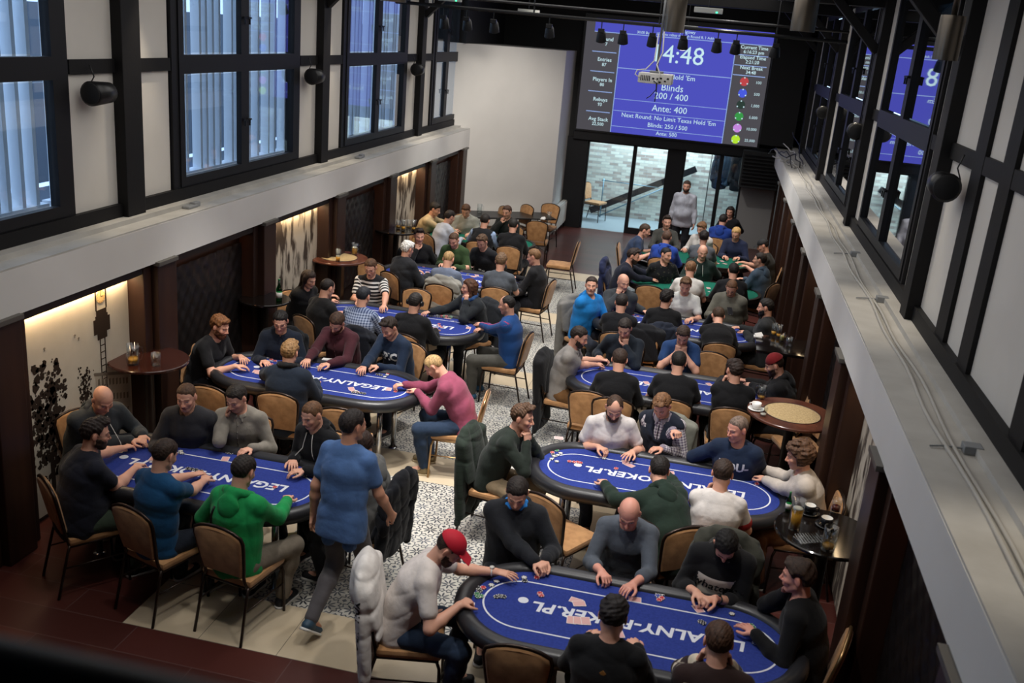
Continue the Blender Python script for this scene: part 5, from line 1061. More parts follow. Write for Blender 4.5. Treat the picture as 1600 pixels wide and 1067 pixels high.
PEOPLE=[
{'id': 'A1', 'dir': 12, 'lean': 22, 'pitch': 38, 'handR': 'front', 'handL': (-1.076, 5.791, 0.83), 'top': ('tshirt', 'short', 'd9cfc8'), 'legcol': '2b3a50', 'hair': 'capped', 'haircol': '2a1c14', 'label': 'man in a red flat-peaked cap and white t-shirt reaching over the table', 'cap': 'c0142c', 'beard': 0.006, 'beardcol': '3a2418', 'side': 0, 'poseL': 'spread', 'poseR': 'fist', 'hyaw': -8, 'shoecol': '1a1a1c', 'watchL': 'd8d4cc', 'poleR': (0.6, -0.2, -0.8), 'head': (-1.329, 5.438, 1.157)},
{'id': 'A2', 'dir': -82, 'lean': 4, 'pitch': 32, 'handR': (-0.819, 5.984, 0.83), 'handL': (-0.776, 6.054, 0.83), 'top': ('hoodie', 'long', '1b1d22'), 'legcol': '1a1c22', 'hair': 'short', 'haircol': '1e1612', 'label': 'man in a black hoodie with bright blue hood lining, hands folded on the rail', 'lining': '1878c8', 'poseR': 'curl', 'poseL': 'curl', 'bulk': 1.05, 'head': (-1.06, 6.263, 1.213)},
{'id': 'A3', 'dir': -92, 'lean': 16, 'pitch': 34, 'handR': (-0.37, 6.049, 0.83), 'handL': (-0.136, 5.968, 0.83), 'top': ('sweater', 'pushed', '4f555e'), 'legcol': '22252c', 'hair': 'bald', 'haircol': '6a5040', 'label': 'bald man in a grey sweater dealing at the front blue table', 'skin': 'pink', 'stubble': 0.1, 'poseR': 'curl', 'poseL': 'rest', 'head': (-0.244, 6.305, 1.185)},
{'id': 'A4', 'dir': -98, 'lean': 9, 'pitch': 56, 'handR': (0.293, 6.012, 0.83), 'handL': (0.425, 5.976, 0.83), 'top': ('hoodie', 'pushed', '141416', 'chest:d8d0c4:.14:.30'), 'legcol': '1a1a1c', 'hair': 'short', 'haircol': '100c0a', 'label': 'bearded man in a black and white hoodie looking down at clasped hands', 'beard': 0.009, 'beardcol': '120d0a', 'poseR': 'curl', 'poseL': 'fist', 'watchL': '1a1a1a', 'hyaw': 10, 'prints': [('whatever', 0.095, -0.055, '141416', {'italic': 0.2})], 'head': (0.442, 6.111, 1.171)},
{'id': 'A5', 'dir': 165, 'lean': 12, 'pitch': 8, 'handR': 'cheek', 'handL': (0.683, 5.641, 0.83), 'top': ('sweater', 'long', '0d0d0f'), 'legcol': '101012', 'hair': 'medium', 'haircol': '2c1c12', 'label': 'laughing man in black with brown hair resting his cheek on his hand', 'hyaw': 4, 'skin': 'pink', 'poseL': 'spread', 'head': (0.891, 5.773, 1.222)},
{'id': 'A6', 'dir': 88, 'lean': 2, 'pitch': 25, 'handR': 'front', 'handL': 'front', 'top': ('sweater', 'long', '0e0e10'), 'legcol': '14141a', 'hair': 'medium', 'haircol': '181210', 'label': 'dark-haired man in a black sweatshirt with his back turned, small tan neck label', 'backtab': 1, 'head': (-0.203, 4.923, 1.223)},
{'id': 'A7', 'dir': 95, 'lean': 12, 'pitch': 20, 'handR': 'cheek', 'handL': 'cheek', 'top': ('sweater', 'long', '2a1a18', 'stripes:d6cbb6:.16:.40:.10'), 'legcol': '202024', 'hair': 'short', 'haircol': '3c2618', 'label': 'man in a brown sweater with broad cream stripes, fists at his face', 'poseR': 'fist', 'poseL': 'fist', 'head': (0.401, 4.887, 1.213)},
{'id': 'B1', 'dir': -8, 'lean': 22, 'pitch': 8, 'handR': 'chin', 'handL': 'chin', 'top': ('sweater', 'long', '1c241e'), 'legcol': '9a866a', 'hair': 'quiff', 'haircol': '4a3424', 'label': 'man in a dark green jumper and beige trousers leaning on folded hands', 'poseR': 'fist', 'poseL': 'fist', 'hyaw': 0, 'head': (-1.322, 7.746, 1.19)},
{'id': 'B2', 'dir': -80, 'lean': 10, 'pitch': 34, 'handR': (-0.674, 8.206, 0.83), 'handL': (-0.362, 8.215, 0.83), 'top': ('tshirt', 'short', 'ddd6d2'), 'legcol': '2a2e38', 'hair': 'thin', 'haircol': '3a281c', 'label': 'man in a plain white t-shirt with a brown beard, reaching for cards', 'beard': 0.008, 'beardcol': '3a2418', 'poseL': 'spread', 'poseR': 'curl', 'bulk': 1.12, 'head': (-0.579, 8.289, 1.201)},
{'id': 'B3', 'dir': -105, 'lean': 8, 'pitch': 38, 'handR': (-0.027, 8.474, 1.0), 'handL': (-0.101, 8.415, 0.83), 'top': ('shirt', 'long', 'd8d2d4', 'check:5a4a68:.026'), 'legcol': '202228', 'hair': 'quiff', 'haircol': '6a4a30', 'label': 'fair man in a checked shirt under a dark waistcoat, one fist raised', 'vest': '1c2230', 'poseR': 'fist', 'poseL': 'rest', 'head': (-0.163, 8.529, 1.2)},
{'id': 'B4', 'dir': -100, 'lean': 10, 'pitch': 12, 'handR': (0.409, 8.446, 0.83), 'handL': (0.572, 8.454, 0.83), 'top': ('sweater', 'long', '1c2a42'), 'legcol': '1c2030', 'hair': 'buzz', 'haircol': '6a5a50', 'label': 'grey-haired man in a navy sweatshirt with white chest lettering holding a phone', 'hyaw': -38, 'prints': [('HOU-', 0.105, 0.005, 'e0e0e0', {'bold': 0.004})], 'poseR': 'curl', 'poseL': 'curl', 'bulk': 1.1, 'skin': 'pink', 'head': (0.523, 8.183, 1.224)},
{'id': 'B5', 'dir': 185, 'lean': 14, 'pitch': 14, 'handR': (0.799, 8.314, 0.83), 'handL': (0.825, 8.076, 0.83), 'top': ('sweater', 'long', 'c4bab0'), 'legcol': '6a4226', 'hair': 'curly', 'haircol': '4a3222', 'label': 'curly-haired man in a pale long-sleeved top leaning in from the end', 'hyaw': 0, 'watchL': '141414', 'watchR': '141414', 'poseR': 'curl', 'poseL': 'rest', 'head': (1.029, 7.816, 1.213)},
{'id': 'B6', 'dir': 122, 'lean': 34, 'pitch': 30, 'handR': (-0.105, 8.044, 0.83), 'handL': (-0.521, 7.444, 0.83), 'top': ('hoodie', 'long', '1b2b22'), 'legcol': '2a2a2e', 'hair': 'short', 'haircol': '16100d', 'label': 'man in a dark green hooded top bending low across the blue table', 'hyaw': -30, 'foldarm': 1, 'head': (-0.088, 7.297, 1.106)},
{'id': 'B7', 'dir': 85, 'lean': 8, 'pitch': 22, 'handR': 'front', 'handL': 'cheek', 'top': ('tshirt', 'short', 'd6cfc9'), 'legcol': '4a4438', 'hair': 'short', 'haircol': '2a1c14', 'label': 'man in a white t-shirt with red trim seen from behind', 'trim': 'a02020', 'head': (0.404, 7.184, 1.219)},
{'id': 'C1', 'dir': -30, 'lean': 20, 'pitch': 34, 'handR': (-4.487, 6.746, 0.83), 'handL': (-4.464, 6.872, 0.83), 'top': ('hoodie', 'long', '34383c'), 'legcol': '2a2c30', 'hair': 'bald', 'haircol': '6a4a3c', 'label': 'bald heavy man in a dark grey zipped hoodie at the end of the table', 'strings': 1, 'bulk': 1.25, 'belly': 0.25, 'stubble': 0.1, 'poseR': 'rest', 'facew': 1.12, 'head': (-4.723, 6.729, 1.171)},
{'id': 'C2', 'dir': 52, 'lean': 12, 'pitch': 12, 'handR': (-4.165, 6.289, 0.83), 'handL': (-4.471, 6.584, 0.83), 'top': ('tshirt', 'short', '1c1e2a'), 'legcol': '3a4638', 'hair': 'quiff', 'haircol': '221814', 'label': 'heavy bearded man in glasses, dark speckled t-shirt and olive trousers', 'beard': 0.008, 'beardcol': '2a1a12', 'glasses': 1, 'bulk': 1.22, 'belly': 0.2, 'hyaw': -15, 'head': (-4.302, 6.022, 1.219)},
{'id': 'C3', 'dir': 72, 'lean': 4, 'pitch': 24, 'handR': (-3.555, 6.314, 0.83), 'handL': (-3.699, 6.354, 0.83), 'top': ('tshirt', 'short', '12466e'), 'legcol': '1e2430', 'hair': 'short', 'haircol': '2a1c14', 'label': 'man in a petrol blue t-shirt counting chips, back turned', 'poseR': 'pinch', 'poseL': 'rest', 'head': (-3.638, 5.882, 1.222)},
{'id': 'C4', 'dir': 80, 'lean': 2, 'pitch': 24, 'handR': (-2.828, 6.218, 0.83), 'handL': (-3.276, 6.098, 0.83), 'top': ('hoodie', 'long', '18904c'), 'legcol': '7c7264', 'hair': 'short', 'haircol': '1c1410', 'label': 'man in a bright green hoodie and pale trousers with a black strap', 'strap': 1, 'shoecol': '121216', 'head': (-2.991, 5.842, 1.224)},
{'id': 'C5', 'dir': -78, 'lean': 10, 'pitch': 14, 'handR': 'front', 'handL': (-4.198, 7.015, 0.83), 'top': ('jacket', 'long', '2c2c30'), 'legcol': '202024', 'hair': 'buzz', 'haircol': '4a3424', 'label': 'fair young man in a dark jacket with a brown inner collar', 'poseR': 'curl', 'poseL': 'curl', 'lining': '6a4e38', 'head': (-4.08, 6.941, 1.222)},
{'id': 'C6', 'dir': -78, 'lean': 10, 'pitch': 26, 'handR': 'cheek', 'handL': (-3.511, 6.986, 0.83), 'top': ('shirt', 'long', '827c72'), 'legcol': '2a2a30', 'hair': 'short', 'haircol': '1e1712', 'label': 'man in a grey button shirt leaning his cheek on his hand', 'hyaw': -20, 'poseL': 'rest', 'head': (-3.709, 7.109, 1.211)},
{'id': 'C7', 'dir': -112, 'lean': 12, 'pitch': 20, 'handR': (-3.091, 6.912, 0.83), 'handL': 'front', 'top': ('hoodie', 'long', '0f1013'), 'legcol': '16161a', 'hair': 'buzz', 'haircol': '5a3e28', 'label': 'man in a black hoodie with white drawstrings looking down', 'strings': 1, 'head': (-2.981, 7.022, 1.213)},
{'id': 'C8', 'dir': 172, 'lean': 8, 'pitch': 18, 'handR': 'front', 'handL': (-2.758, 6.824, 0.83), 'top': ('hoodie', 'long', '6a6a68'), 'legcol': '1e2026', 'hair': 'short', 'haircol': '2a1a12', 'label': 'bearded man in a light grey hoodie sitting behind the standing man', 'beard': 0.009, 'beardcol': '3a2014', 'head': (-2.393, 6.603, 1.223)},
{'id': 'D1', 'dir': -8, 'lean': 20, 'pitch': 18, 'handR': (-4.573, 8.755, 0.83), 'handL': (-4.666, 9.047, 0.83), 'top': ('tshirt', 'short', '141417'), 'legcol': '1e2026', 'hair': 'medium', 'haircol': '6a4426', 'label': 'brown-bearded man in a black t-shirt at the end of the blue table', 'beard': 0.011, 'beardcol': '4a2a16', 'poseR': 'rest', 'poseL': 'rest', 'bulk': 1.08, 'head': (-4.818, 8.894, 1.19)},
{'id': 'D2', 'dir': -72, 'lean': 12, 'pitch': 24, 'handR': 'front', 'handL': 'front', 'top': ('shirt', 'long', '18202e'), 'legcol': '1c1e26', 'hair': 'short', 'haircol': '120e0c', 'label': 'man in glasses and a dark navy shirt beside the maroon shirt', 'glasses': 1, 'head': (-4.325, 9.289, 1.208)},
{'id': 'D3', 'dir': 92, 'lean': 4, 'pitch': 16, 'handR': 'front', 'handL': (-4.248, 8.781, 0.83), 'top': ('jacket', 'long', '182230'), 'legcol': '1c2026', 'hair': 'quiff', 'haircol': '7a5c3a', 'label': 'blond man in a dark navy jacket with a black scarf, back turned', 'scarf': '141416', 'head': (-3.779, 8.339, 1.229)},
{'id': 'D4', 'dir': -100, 'lean': 14, 'pitch': 40, 'handR': (-3.973, 9.176, 0.83), 'handL': (-3.738, 9.244, 0.83), 'top': ('shirt', 'long', '48222a'), 'legcol': '22242c', 'hair': 'short', 'haircol': '3a281c', 'label': 'bearded man in a maroon shirt looking down to his side', 'beard': 0.008, 'beardcol': '4a2c1c', 'roll': -14, 'poseR': 'rest', 'poseL': 'rest', 'bulk': 1.1, 'watchL': '3a4a60', 'head': (-3.808, 9.606, 1.181)},
{'id': 'D5', 'dir': -112, 'lean': 14, 'pitch': 32, 'handR': (-3.363, 9.289, 0.83), 'handL': (-3.228, 9.398, 0.83), 'top': ('sweater', 'long', '1d2c42'), 'legcol': '1c2230', 'hair': 'quiff', 'haircol': '241a14', 'label': 'dark-haired man in a navy sweatshirt with white block lettering', 'prints': [('EPIC', 0.12, -0.005, 'e6e6e6', {'bold': 0.006})], 'watchL': '2a2a2a', 'poseR': 'rest', 'poseL': 'curl', 'head': (-3.219, 9.657, 1.194)},
{'id': 'D6', 'dir': 186, 'lean': 26, 'pitch': 44, 'handR': (-2.799, 8.979, 0.83), 'handL': (-2.617, 8.843, 0.83), 'top': ('sweater', 'long', '8a4258'), 'legcol': '24344a', 'hair': 'buzz', 'haircol': 'a08258', 'label': 'fair-haired man in a pink sweater and jeans sprawled on the table end', 'shoecol': '7a6a4a', 'poseR': 'curl', 'poseL': 'rest', 'solecol': 'b8a888', 'head': (-2.461, 8.848, 1.129)},
{'id': 'E1', 'dir': -20, 'lean': 16, 'pitch': 20, 'handR': (-4.628, 11.52, 0.83), 'handL': (-4.759, 11.728, 0.83), 'top': ('sweater', 'long', '111113'), 'legcol': '161618', 'hair': 'long', 'haircol': '241610', 'label': 'woman with long dark hair in black at the far end of the table', 'woman': 1, 'scale': 0.94, 'tier': 1, 'stubble': 0, 'head': (-4.841, 11.233, 1.162)},
{'id': 'E2', 'dir': 60, 'lean': 8, 'pitch': 22, 'handR': 'front', 'handL': 'front', 'top': ('sweater', 'long', '131315'), 'legcol': '18181c', 'hair': 'thin', 'haircol': '1c1512', 'label': 'man in black with thinning dark hair seen from behind', 'tier': 1, 'head': (-4.393, 10.758, 1.219)},
{'id': 'E3', 'dir': 82, 'lean': 4, 'pitch': 20, 'handR': 'front', 'handL': (-4.196, 11.095, 0.83), 'top': ('shirt', 'long', 'a8b4cc', 'check:2c3c62:.03'), 'legcol': '22262e', 'hair': 'short', 'haircol': '1c1e24', 'label': 'man in a blue and white checked shirt, back turned', 'tier': 1, 'head': (-3.87, 10.597, 1.226)},
{'id': 'E4', 'dir': -85, 'lean': 8, 'pitch': 24, 'handR': (-4.335, 11.682, 0.83), 'handL': (-3.955, 11.617, 0.83), 'top': ('tshirt', 'short', 'e2e0dc', 'stripes:1a1a1e:.05:.5'), 'legcol': '2a2e3a', 'hair': 'short', 'haircol': '4a3220', 'label': 'man in glasses and a black and white striped t-shirt', 'glasses': 1, 'tier': 1, 'poseL': 'rest', 'head': (-4.3, 12.006, 1.217)},
{'id': 'E5', 'dir': 82, 'lean': 4, 'pitch': 18, 'handR': 'front', 'handL': 'front', 'top': ('sweater', 'long', '111114'), 'legcol': '17181c', 'hair': 'short', 'haircol': '1c1714', 'label': 'man in black wearing over-ear headphones, back turned', 'headphones': 1, 'tier': 1, 'head': (-3.232, 10.63, 1.228)},
{'id': 'E6', 'dir': -128, 'lean': 12, 'pitch': 6, 'handR': (-3.337, 11.652, 0.83), 'handL': 'cheek', 'top': ('jacket', 'long', '24282c'), 'legcol': '22242a', 'hair': 'long', 'haircol': '4a2e1c', 'label': 'long-haired woman in a dark jacket and blue scarf stretching her arm', 'woman': 1, 'scarf': '2a4a78', 'hyaw': -25, 'tier': 1, 'stubble': 0, 'scale': 0.95, 'head': (-2.872, 11.785, 1.19)},
{'id': 'E7', 'dir': 176, 'lean': 6, 'pitch': 12, 'handR': 'front', 'handL': (-2.664, 11.379, 0.83), 'top': ('sweater', 'long', '1c4680', 'armstripes:c02a34:-.0785'), 'legcol': '4e4c46', 'hair': 'thin', 'haircol': '181412', 'label': 'balding man in a blue track top with red sleeve stripes and grey trousers', 'tier': 1, 'collar': 1, 'shoecol': '2a5a7a', 'watchL': 'c8c8c8', 'reach': 0.42, 'head': (-2.216, 11.084, 1.23)},
{'id': 'F1', 'dir': 58, 'lean': 6, 'pitch': 14, 'handR': 'front', 'handL': 'front', 'top': ('jacket', 'long', '23252a'), 'legcol': '202228', 'hair': 'medium', 'haircol': 'd8d2c6', 'label': 'white-haired man in a dark jacket leaning over the table', 'tier': 1, 'head': (-4.202, 13.294, 1.229)},
{'id': 'F2', 'dir': -62, 'lean': 12, 'pitch': 6, 'handR': 'chin', 'handL': (-4.188, 14.729, 0.83), 'top': ('sweater', 'long', '121214'), 'legcol': '17171a', 'hair': 'quiff', 'haircol': '231812', 'label': 'young man in black resting his chin on his fist by the beer table', 'poseR': 'fist', 'tier': 1, 'head': (-4.333, 14.266, 1.224)},
{'id': 'F3', 'dir': -98, 'lean': 12, 'pitch': 30, 'handR': (-3.949, 14.28, 0.83), 'handL': 'front', 'top': ('jacket', 'long', '344a2a'), 'legcol': '22252a', 'hair': 'buzz', 'haircol': '4a3424', 'label': 'man in an olive green zip jacket looking down at the cards', 'tier': 1, 'head': (-3.811, 14.407, 1.202)},
{'id': 'F4', 'dir': -105, 'lean': 14, 'pitch': 30, 'handR': 'front', 'handL': (-3.294, 14.781, 0.83), 'top': ('sweater', 'long', '1a1b20'), 'legcol': '1c1d22', 'hair': 'quiff', 'haircol': '4a3626', 'label': 'man in black-framed glasses and dark top reaching for chips', 'glasses': 1, 'tier': 1, 'poseL': 'pinch', 'head': (-3.392, 14.552, 1.196)},
{'id': 'F5', 'dir': 85, 'lean': 4, 'pitch': 28, 'handR': 'front', 'handL': (-3.828, 13.528, 0.83), 'top': ('tshirt', 'short', '6a7488'), 'legcol': '2a2e38', 'hair': 'buzz', 'haircol': '9a7c54', 'label': 'fair balding man in a blue-grey t-shirt seen from behind', 'tier': 1, 'head': (-3.507, 13.043, 1.218)},
{'id': 'F6', 'dir': 92, 'lean': 2, 'pitch': 18, 'handR': 'front', 'handL': 'front', 'top': ('tshirt', 'short', '4e535a'), 'legcol': '24262c', 'hair': 'quiff', 'haircol': '5a4430', 'label': 'brown-haired man in a mottled grey t-shirt seen from behind', 'tier': 1, 'head': (-2.787, 13.259, 1.229)},
{'id': 'F7', 'dir': 172, 'lean': 6, 'pitch': 16, 'handR': 'front', 'handL': 'front', 'top': ('sweater', 'long', '131316'), 'legcol': '1a1a20', 'hair': 'short', 'haircol': '6e5034', 'label': 'fair young man in black at the table end by the empty chair', 'tier': 1, 'head': (-2.426, 13.86, 1.227)},
{'id': 'J1', 'dir': -5, 'lean': 20, 'pitch': 18, 'handR': (-4.447, 16.901, 0.83), 'handL': (-4.532, 17.389, 0.83), 'top': ('shirt', 'long', 'c2ac84'), 'legcol': '2a2c32', 'hair': 'medium', 'haircol': '17110e', 'label': 'dark-haired man in a tan shirt leaning over the green table', 'tier': 2, 'head': (-4.83, 16.804, 1.19)},
{'id': 'J2', 'dir': 50, 'lean': 18, 'pitch': 20, 'handR': 'front', 'handL': 'front', 'top': ('shirt', 'long', 'aeb4c0'), 'legcol': '2a2e36', 'hair': 'short', 'haircol': '201814', 'label': 'man in a pale grey shirt stretching his arm out, back turned', 'tier': 2, 'head': (-4.392, 16.237, 1.195)},
{'id': 'J3', 'dir': -85, 'lean': 10, 'pitch': 34, 'handR': 'front', 'handL': 'front', 'top': ('jacket', 'long', '9a9a90'), 'legcol': '24262c', 'hair': 'short', 'haircol': '4a3220', 'label': 'man in a light jacket over a printed t-shirt looking down', 'tier': 2, 'lining': 'd8d4cc', 'head': (-4.3, 16.982, 1.201)},
{'id': 'J4', 'dir': 84, 'lean': 4, 'pitch': 18, 'handR': 'front', 'handL': (-4.036, 16.535, 0.83), 'top': ('vest', 'long', '17181c', 'vestlike:9ab0d0'), 'legcol': '24262c', 'hair': 'short', 'haircol': '1e1814', 'label': 'man in a black waistcoat over a light blue shirt, back turned', 'tier': 2, 'head': (-3.728, 16.117, 1.228)},
{'id': 'J5', 'dir': -105, 'lean': 10, 'pitch': 14, 'handR': 'mouth', 'handL': 'front', 'top': ('jacket', 'long', '1c1e1c'), 'legcol': '202226', 'hair': 'short', 'haircol': '4a3428', 'label': 'man in a dark jacket with his hand to his mouth by the white wall', 'tier': 2, 'head': (-3.591, 17.234, 1.222)},
{'id': 'J6', 'dir': 92, 'lean': 2, 'pitch': 16, 'handR': 'front', 'handL': (-3.554, 16.486, 0.83), 'top': ('sweater', 'long', '0f0f12'), 'legcol': '17181c', 'hair': 'short', 'haircol': '1c1814', 'label': 'broad man in a black sweater at the green table, back turned', 'tier': 2, 'bulk': 1.15, 'head': (-3.207, 16.015, 1.231)},
{'id': 'G1', 'dir': -5, 'lean': 10, 'pitch': 20, 'handR': (-0.998, 10.513, 0.83), 'handL': (-0.979, 10.717, 0.83), 'top': ('tshirt', 'short', '8a8580'), 'legcol': '6a4a2a', 'hair': 'short', 'haircol': '241a14', 'label': 'bearded man in a grey polo shirt and brown trousers at the table end', 'beard': 0.005, 'beardcol': '241a14', 'tier': 1, 'collar': 1, 'poseR': 'curl', 'poseL': 'curl', 'bulk': 1.05, 'head': (-1.2, 10.25, 1.217)},
{'id': 'G2', 'dir': -95, 'lean': 14, 'pitch': 28, 'handR': (-1.012, 10.852, 0.83), 'handL': 'mouth', 'top': ('sweater', 'long', '1c242e'), 'legcol': '1c2028', 'hair': 'short', 'haircol': '2a221e', 'label': 'heavy man in a dark blue jumper with his fist to his mouth', 'poseL': 'fist', 'tier': 1, 'bulk': 1.15, 'head': (-0.755, 10.887, 1.199)},
{'id': 'G3', 'dir': -90, 'lean': 16, 'pitch': 36, 'handR': 'mouth', 'handL': 'mouth', 'top': ('tshirt', 'short', '23406e'), 'legcol': '20283a', 'hair': 'short', 'haircol': '3a2c24', 'label': 'man in a royal blue t-shirt pressing both hands to his mouth', 'poseL': 'fist', 'poseR': 'fist', 'tier': 1, 'head': (-0.081, 10.99, 1.182)},
{'id': 'G4', 'dir': 92, 'lean': 8, 'pitch': 24, 'handR': 'front', 'handL': 'front', 'top': ('sweater', 'long', '0e0e11'), 'legcol': '16161a', 'hair': 'short', 'haircol': '30221a', 'label': 'short-haired man in plain black between the grey polo and the blue felt', 'tier': 1, 'head': (-0.682, 9.649, 1.217)},
{'id': 'G5', 'dir': 90, 'lean': 6, 'pitch': 24, 'handR': 'front', 'handL': 'front', 'top': ('tshirt', 'short', '101013'), 'legcol': '18181c', 'hair': 'short', 'haircol': '17120f', 'label': 'broad man in a black short-sleeved top seen from behind', 'tier': 1, 'bulk': 1.15, 'head': (-0.079, 9.841, 1.22)},
{'id': 'G6', 'dir': 92, 'lean': 4, 'pitch': 14, 'handR': 'front', 'handL': 'cheek', 'top': ('sweater', 'long', '0d0d10'), 'legcol': '16161a', 'hair': 'medium', 'haircol': '281c16', 'label': 'dark-haired man in a black top holding his fist against his cheek', 'hyaw': 25, 'tier': 1, 'poseL': 'fist', 'head': (0.497, 9.821, 1.231)},
{'id': 'G7', 'dir': 178, 'lean': 14, 'pitch': 24, 'handR': (0.71, 10.736, 0.83), 'handL': (0.736, 10.591, 0.83), 'top': ('hoodie', 'long', '121214'), 'legcol': '18181b', 'hair': 'capped', 'haircol': '2a1c14', 'label': 'bearded man in a dark red beanie and black hoodie', 'beanie': '7a1c20', 'beard': 0.007, 'beardcol': '2a1810', 'tier': 1, 'head': (0.931, 10.288, 1.203)},
{'id': 'H1', 'dir': -38, 'lean': 8, 'pitch': -2, 'handR': (-1.118, 12.985, 0.83), 'handL': 'front', 'top': ('hoodie', 'long', '1878c0'), 'legcol': '20242e', 'hair': 'short', 'haircol': '2a1e18', 'label': 'smiling man in a bright blue hoodie turned towards the camera', 'hyaw': -45, 'tier': 1, 'head': (-1.383, 12.561, 1.235)},
{'id': 'H2', 'dir': -88, 'lean': 10, 'pitch': 12, 'handR': 'cheek', 'handL': (-0.687, 13.147, 0.83), 'top': ('jacket', 'long', '34383c'), 'legcol': '202226', 'hair': 'bald', 'haircol': '7a5c4a', 'label': 'bald man in a dark grey jacket holding a card to his ear', 'tier': 1, 'hyaw': 30, 'head': (-0.999, 13.021, 1.224)},
{'id': 'H3', 'dir': 92, 'lean': 2, 'pitch': 20, 'handR': 'front', 'handL': (-1.135, 12.4, 0.83), 'top': ('sweater', 'long', '101116'), 'legcol': '17181c', 'hair': 'short', 'haircol': '1e1714', 'label': 'dark-haired man in a black round-neck sweater between the blue and bald men', 'tier': 1, 'head': (-0.906, 11.909, 1.227)},
{'id': 'H4', 'dir': 92, 'lean': 2, 'pitch': 10, 'handR': 'front', 'handL': 'front', 'top': ('sweater', 'long', '0e0e11'), 'legcol': '16161a', 'hair': 'medium', 'haircol': '17110e', 'label': 'dark-haired man in a black roll-neck seen from behind', 'tier': 1, 'hyaw': -25, 'collar': 1, 'head': (-0.364, 12.416, 1.235)},
{'id': 'H5', 'dir': -90, 'lean': 6, 'pitch': 26, 'handR': 'front', 'handL': 'front', 'top': ('tshirt', 'short', 'cfd0cc'), 'legcol': '262a32', 'hair': 'quiff', 'haircol': '5a402a', 'label': 'young man in a tight white t-shirt looking down at chips', 'tier': 1, 'head': (-0.161, 13.337, 1.218)},
{'id': 'H6', 'dir': -98, 'lean': 6, 'pitch': 34, 'handR': 'front', 'handL': (0.466, 13.805, 0.83), 'top': ('jacket', 'long', '6a685e'), 'legcol': '24262a', 'hair': 'buzz', 'haircol': '5a3e2a', 'label': 'man in glasses and a khaki jacket checking his phone', 'glasses': 1, 'tier': 1, 'head': (0.473, 13.584, 1.208)},
{'id': 'H7', 'dir': 96, 'lean': 34, 'pitch': 40, 'handR': 'front', 'handL': 'top', 'top': ('sweater', 'long', '0e0e11'), 'legcol': '16161a', 'hair': 'short', 'haircol': '3a2a1e', 'label': 'man in black slumped forward with one hand on his head', 'tier': 1, 'head': (0.319, 12.406, 1.091)},
{'id': 'H8', 'dir': 172, 'lean': 4, 'pitch': 10, 'handR': (0.658, 12.949, 0.83), 'handL': (0.715, 12.726, 0.83), 'top': ('jacket', 'long', '26282a'), 'legcol': '1a1c20', 'hair': 'short', 'haircol': '14100e', 'label': 'dark-bearded man in a camouflage-dark jacket by the glasses on the bar table', 'beard': 0.007, 'beardcol': '16100e', 'tier': 1, 'head': (0.906, 12.643, 1.234)},
{'id': 'I1', 'dir': -5, 'lean': 16, 'pitch': 14, 'handR': (-0.718, 15.05, 0.83), 'handL': (-0.683, 15.394, 0.83), 'top': ('sweater', 'long', '181c2c'), 'legcol': '1c2028', 'hair': 'quiff', 'haircol': '2a1e18', 'label': 'bearded man in a dark navy jumper at the end of the green table', 'beard': 0.008, 'beardcol': '2a1c14', 'tier': 2, 'head': (-1.033, 14.884, 1.207)},
{'id': 'I2', 'dir': -70, 'lean': 10, 'pitch': 8, 'handR': (-0.63, 15.52, 0.83), 'handL': (-0.41, 15.652, 0.83), 'top': ('sweater', 'long', '14161a', 'floral:3a3a30'), 'legcol': '1a1c20', 'hair': 'buzz', 'haircol': '14100e', 'label': 'man in a dark flowered top turned sideways at the green table', 'hyaw': 30, 'tier': 2, 'head': (-0.547, 15.196, 1.227)},
{'id': 'I3', 'dir': -92, 'lean': 6, 'pitch': 14, 'handR': 'front', 'handL': (0.285, 16.213, 0.83), 'top': ('hoodie', 'long', '1a2a26'), 'legcol': '1e2226', 'hair': 'bald', 'haircol': '8a6a56', 'label': 'big bald man in a dark green hoodie with pale drawstrings', 'strings': 1, 'tier': 2, 'bulk': 1.15, 'hyaw': 10, 'head': (0.008, 15.746, 1.229)},
{'id': 'I4', 'dir': 92, 'lean': 8, 'pitch': 20, 'handR': 'front', 'handL': 'front', 'top': ('tshirt', 'short', 'd2cec8'), 'legcol': '24262c', 'hair': 'short', 'haircol': '6a4a30', 'label': 'fair man in a white t-shirt at the green table, back turned', 'tier': 2, 'head': (-0.134, 14.428, 1.221)},
{'id': 'I5', 'dir': 95, 'lean': 6, 'pitch': 16, 'handR': 'front', 'handL': 'front', 'top': ('sweater', 'long', '121216'), 'legcol': '18191d', 'hair': 'short', 'haircol': '15110f', 'label': 'dark-haired man in black with his back turned beside the grey-blue hoodie', 'tier': 2, 'head': (0.498, 14.646, 1.227)},
{'id': 'I6', 'dir': 150, 'lean': 8, 'pitch': 4, 'handR': 'front', 'handL': 'front', 'top': ('hoodie', 'long', '3e4e5e'), 'legcol': '22262c', 'hair': 'short', 'haircol': '211813', 'label': 'smiling man in a grey-blue hoodie at the green table', 'tier': 2, 'hyaw': 15, 'head': (0.913, 15.682, 1.232)},
{'id': 'K1', 'dir': 0, 'lean': 18, 'pitch': 18, 'handR': 'front', 'handL': 'front', 'top': ('tshirt', 'short', '2c3a54'), 'legcol': '20242c', 'hair': 'short', 'haircol': '3c2c22', 'label': 'man in a navy t-shirt leaning in at the far green table', 'tier': 2, 'head': (-1.047, 17.202, 1.197)},
{'id': 'K2', 'dir': -80, 'lean': 4, 'pitch': 4, 'handR': 'front', 'handL': 'front', 'top': ('shirt', 'long', '4a4a46'), 'legcol': '22242a', 'hair': 'quiff', 'haircol': '2a1e18', 'label': 'young man in a charcoal shirt looking up beside the standing man', 'tier': 2, 'head': (-0.72, 18.087, 1.237)},
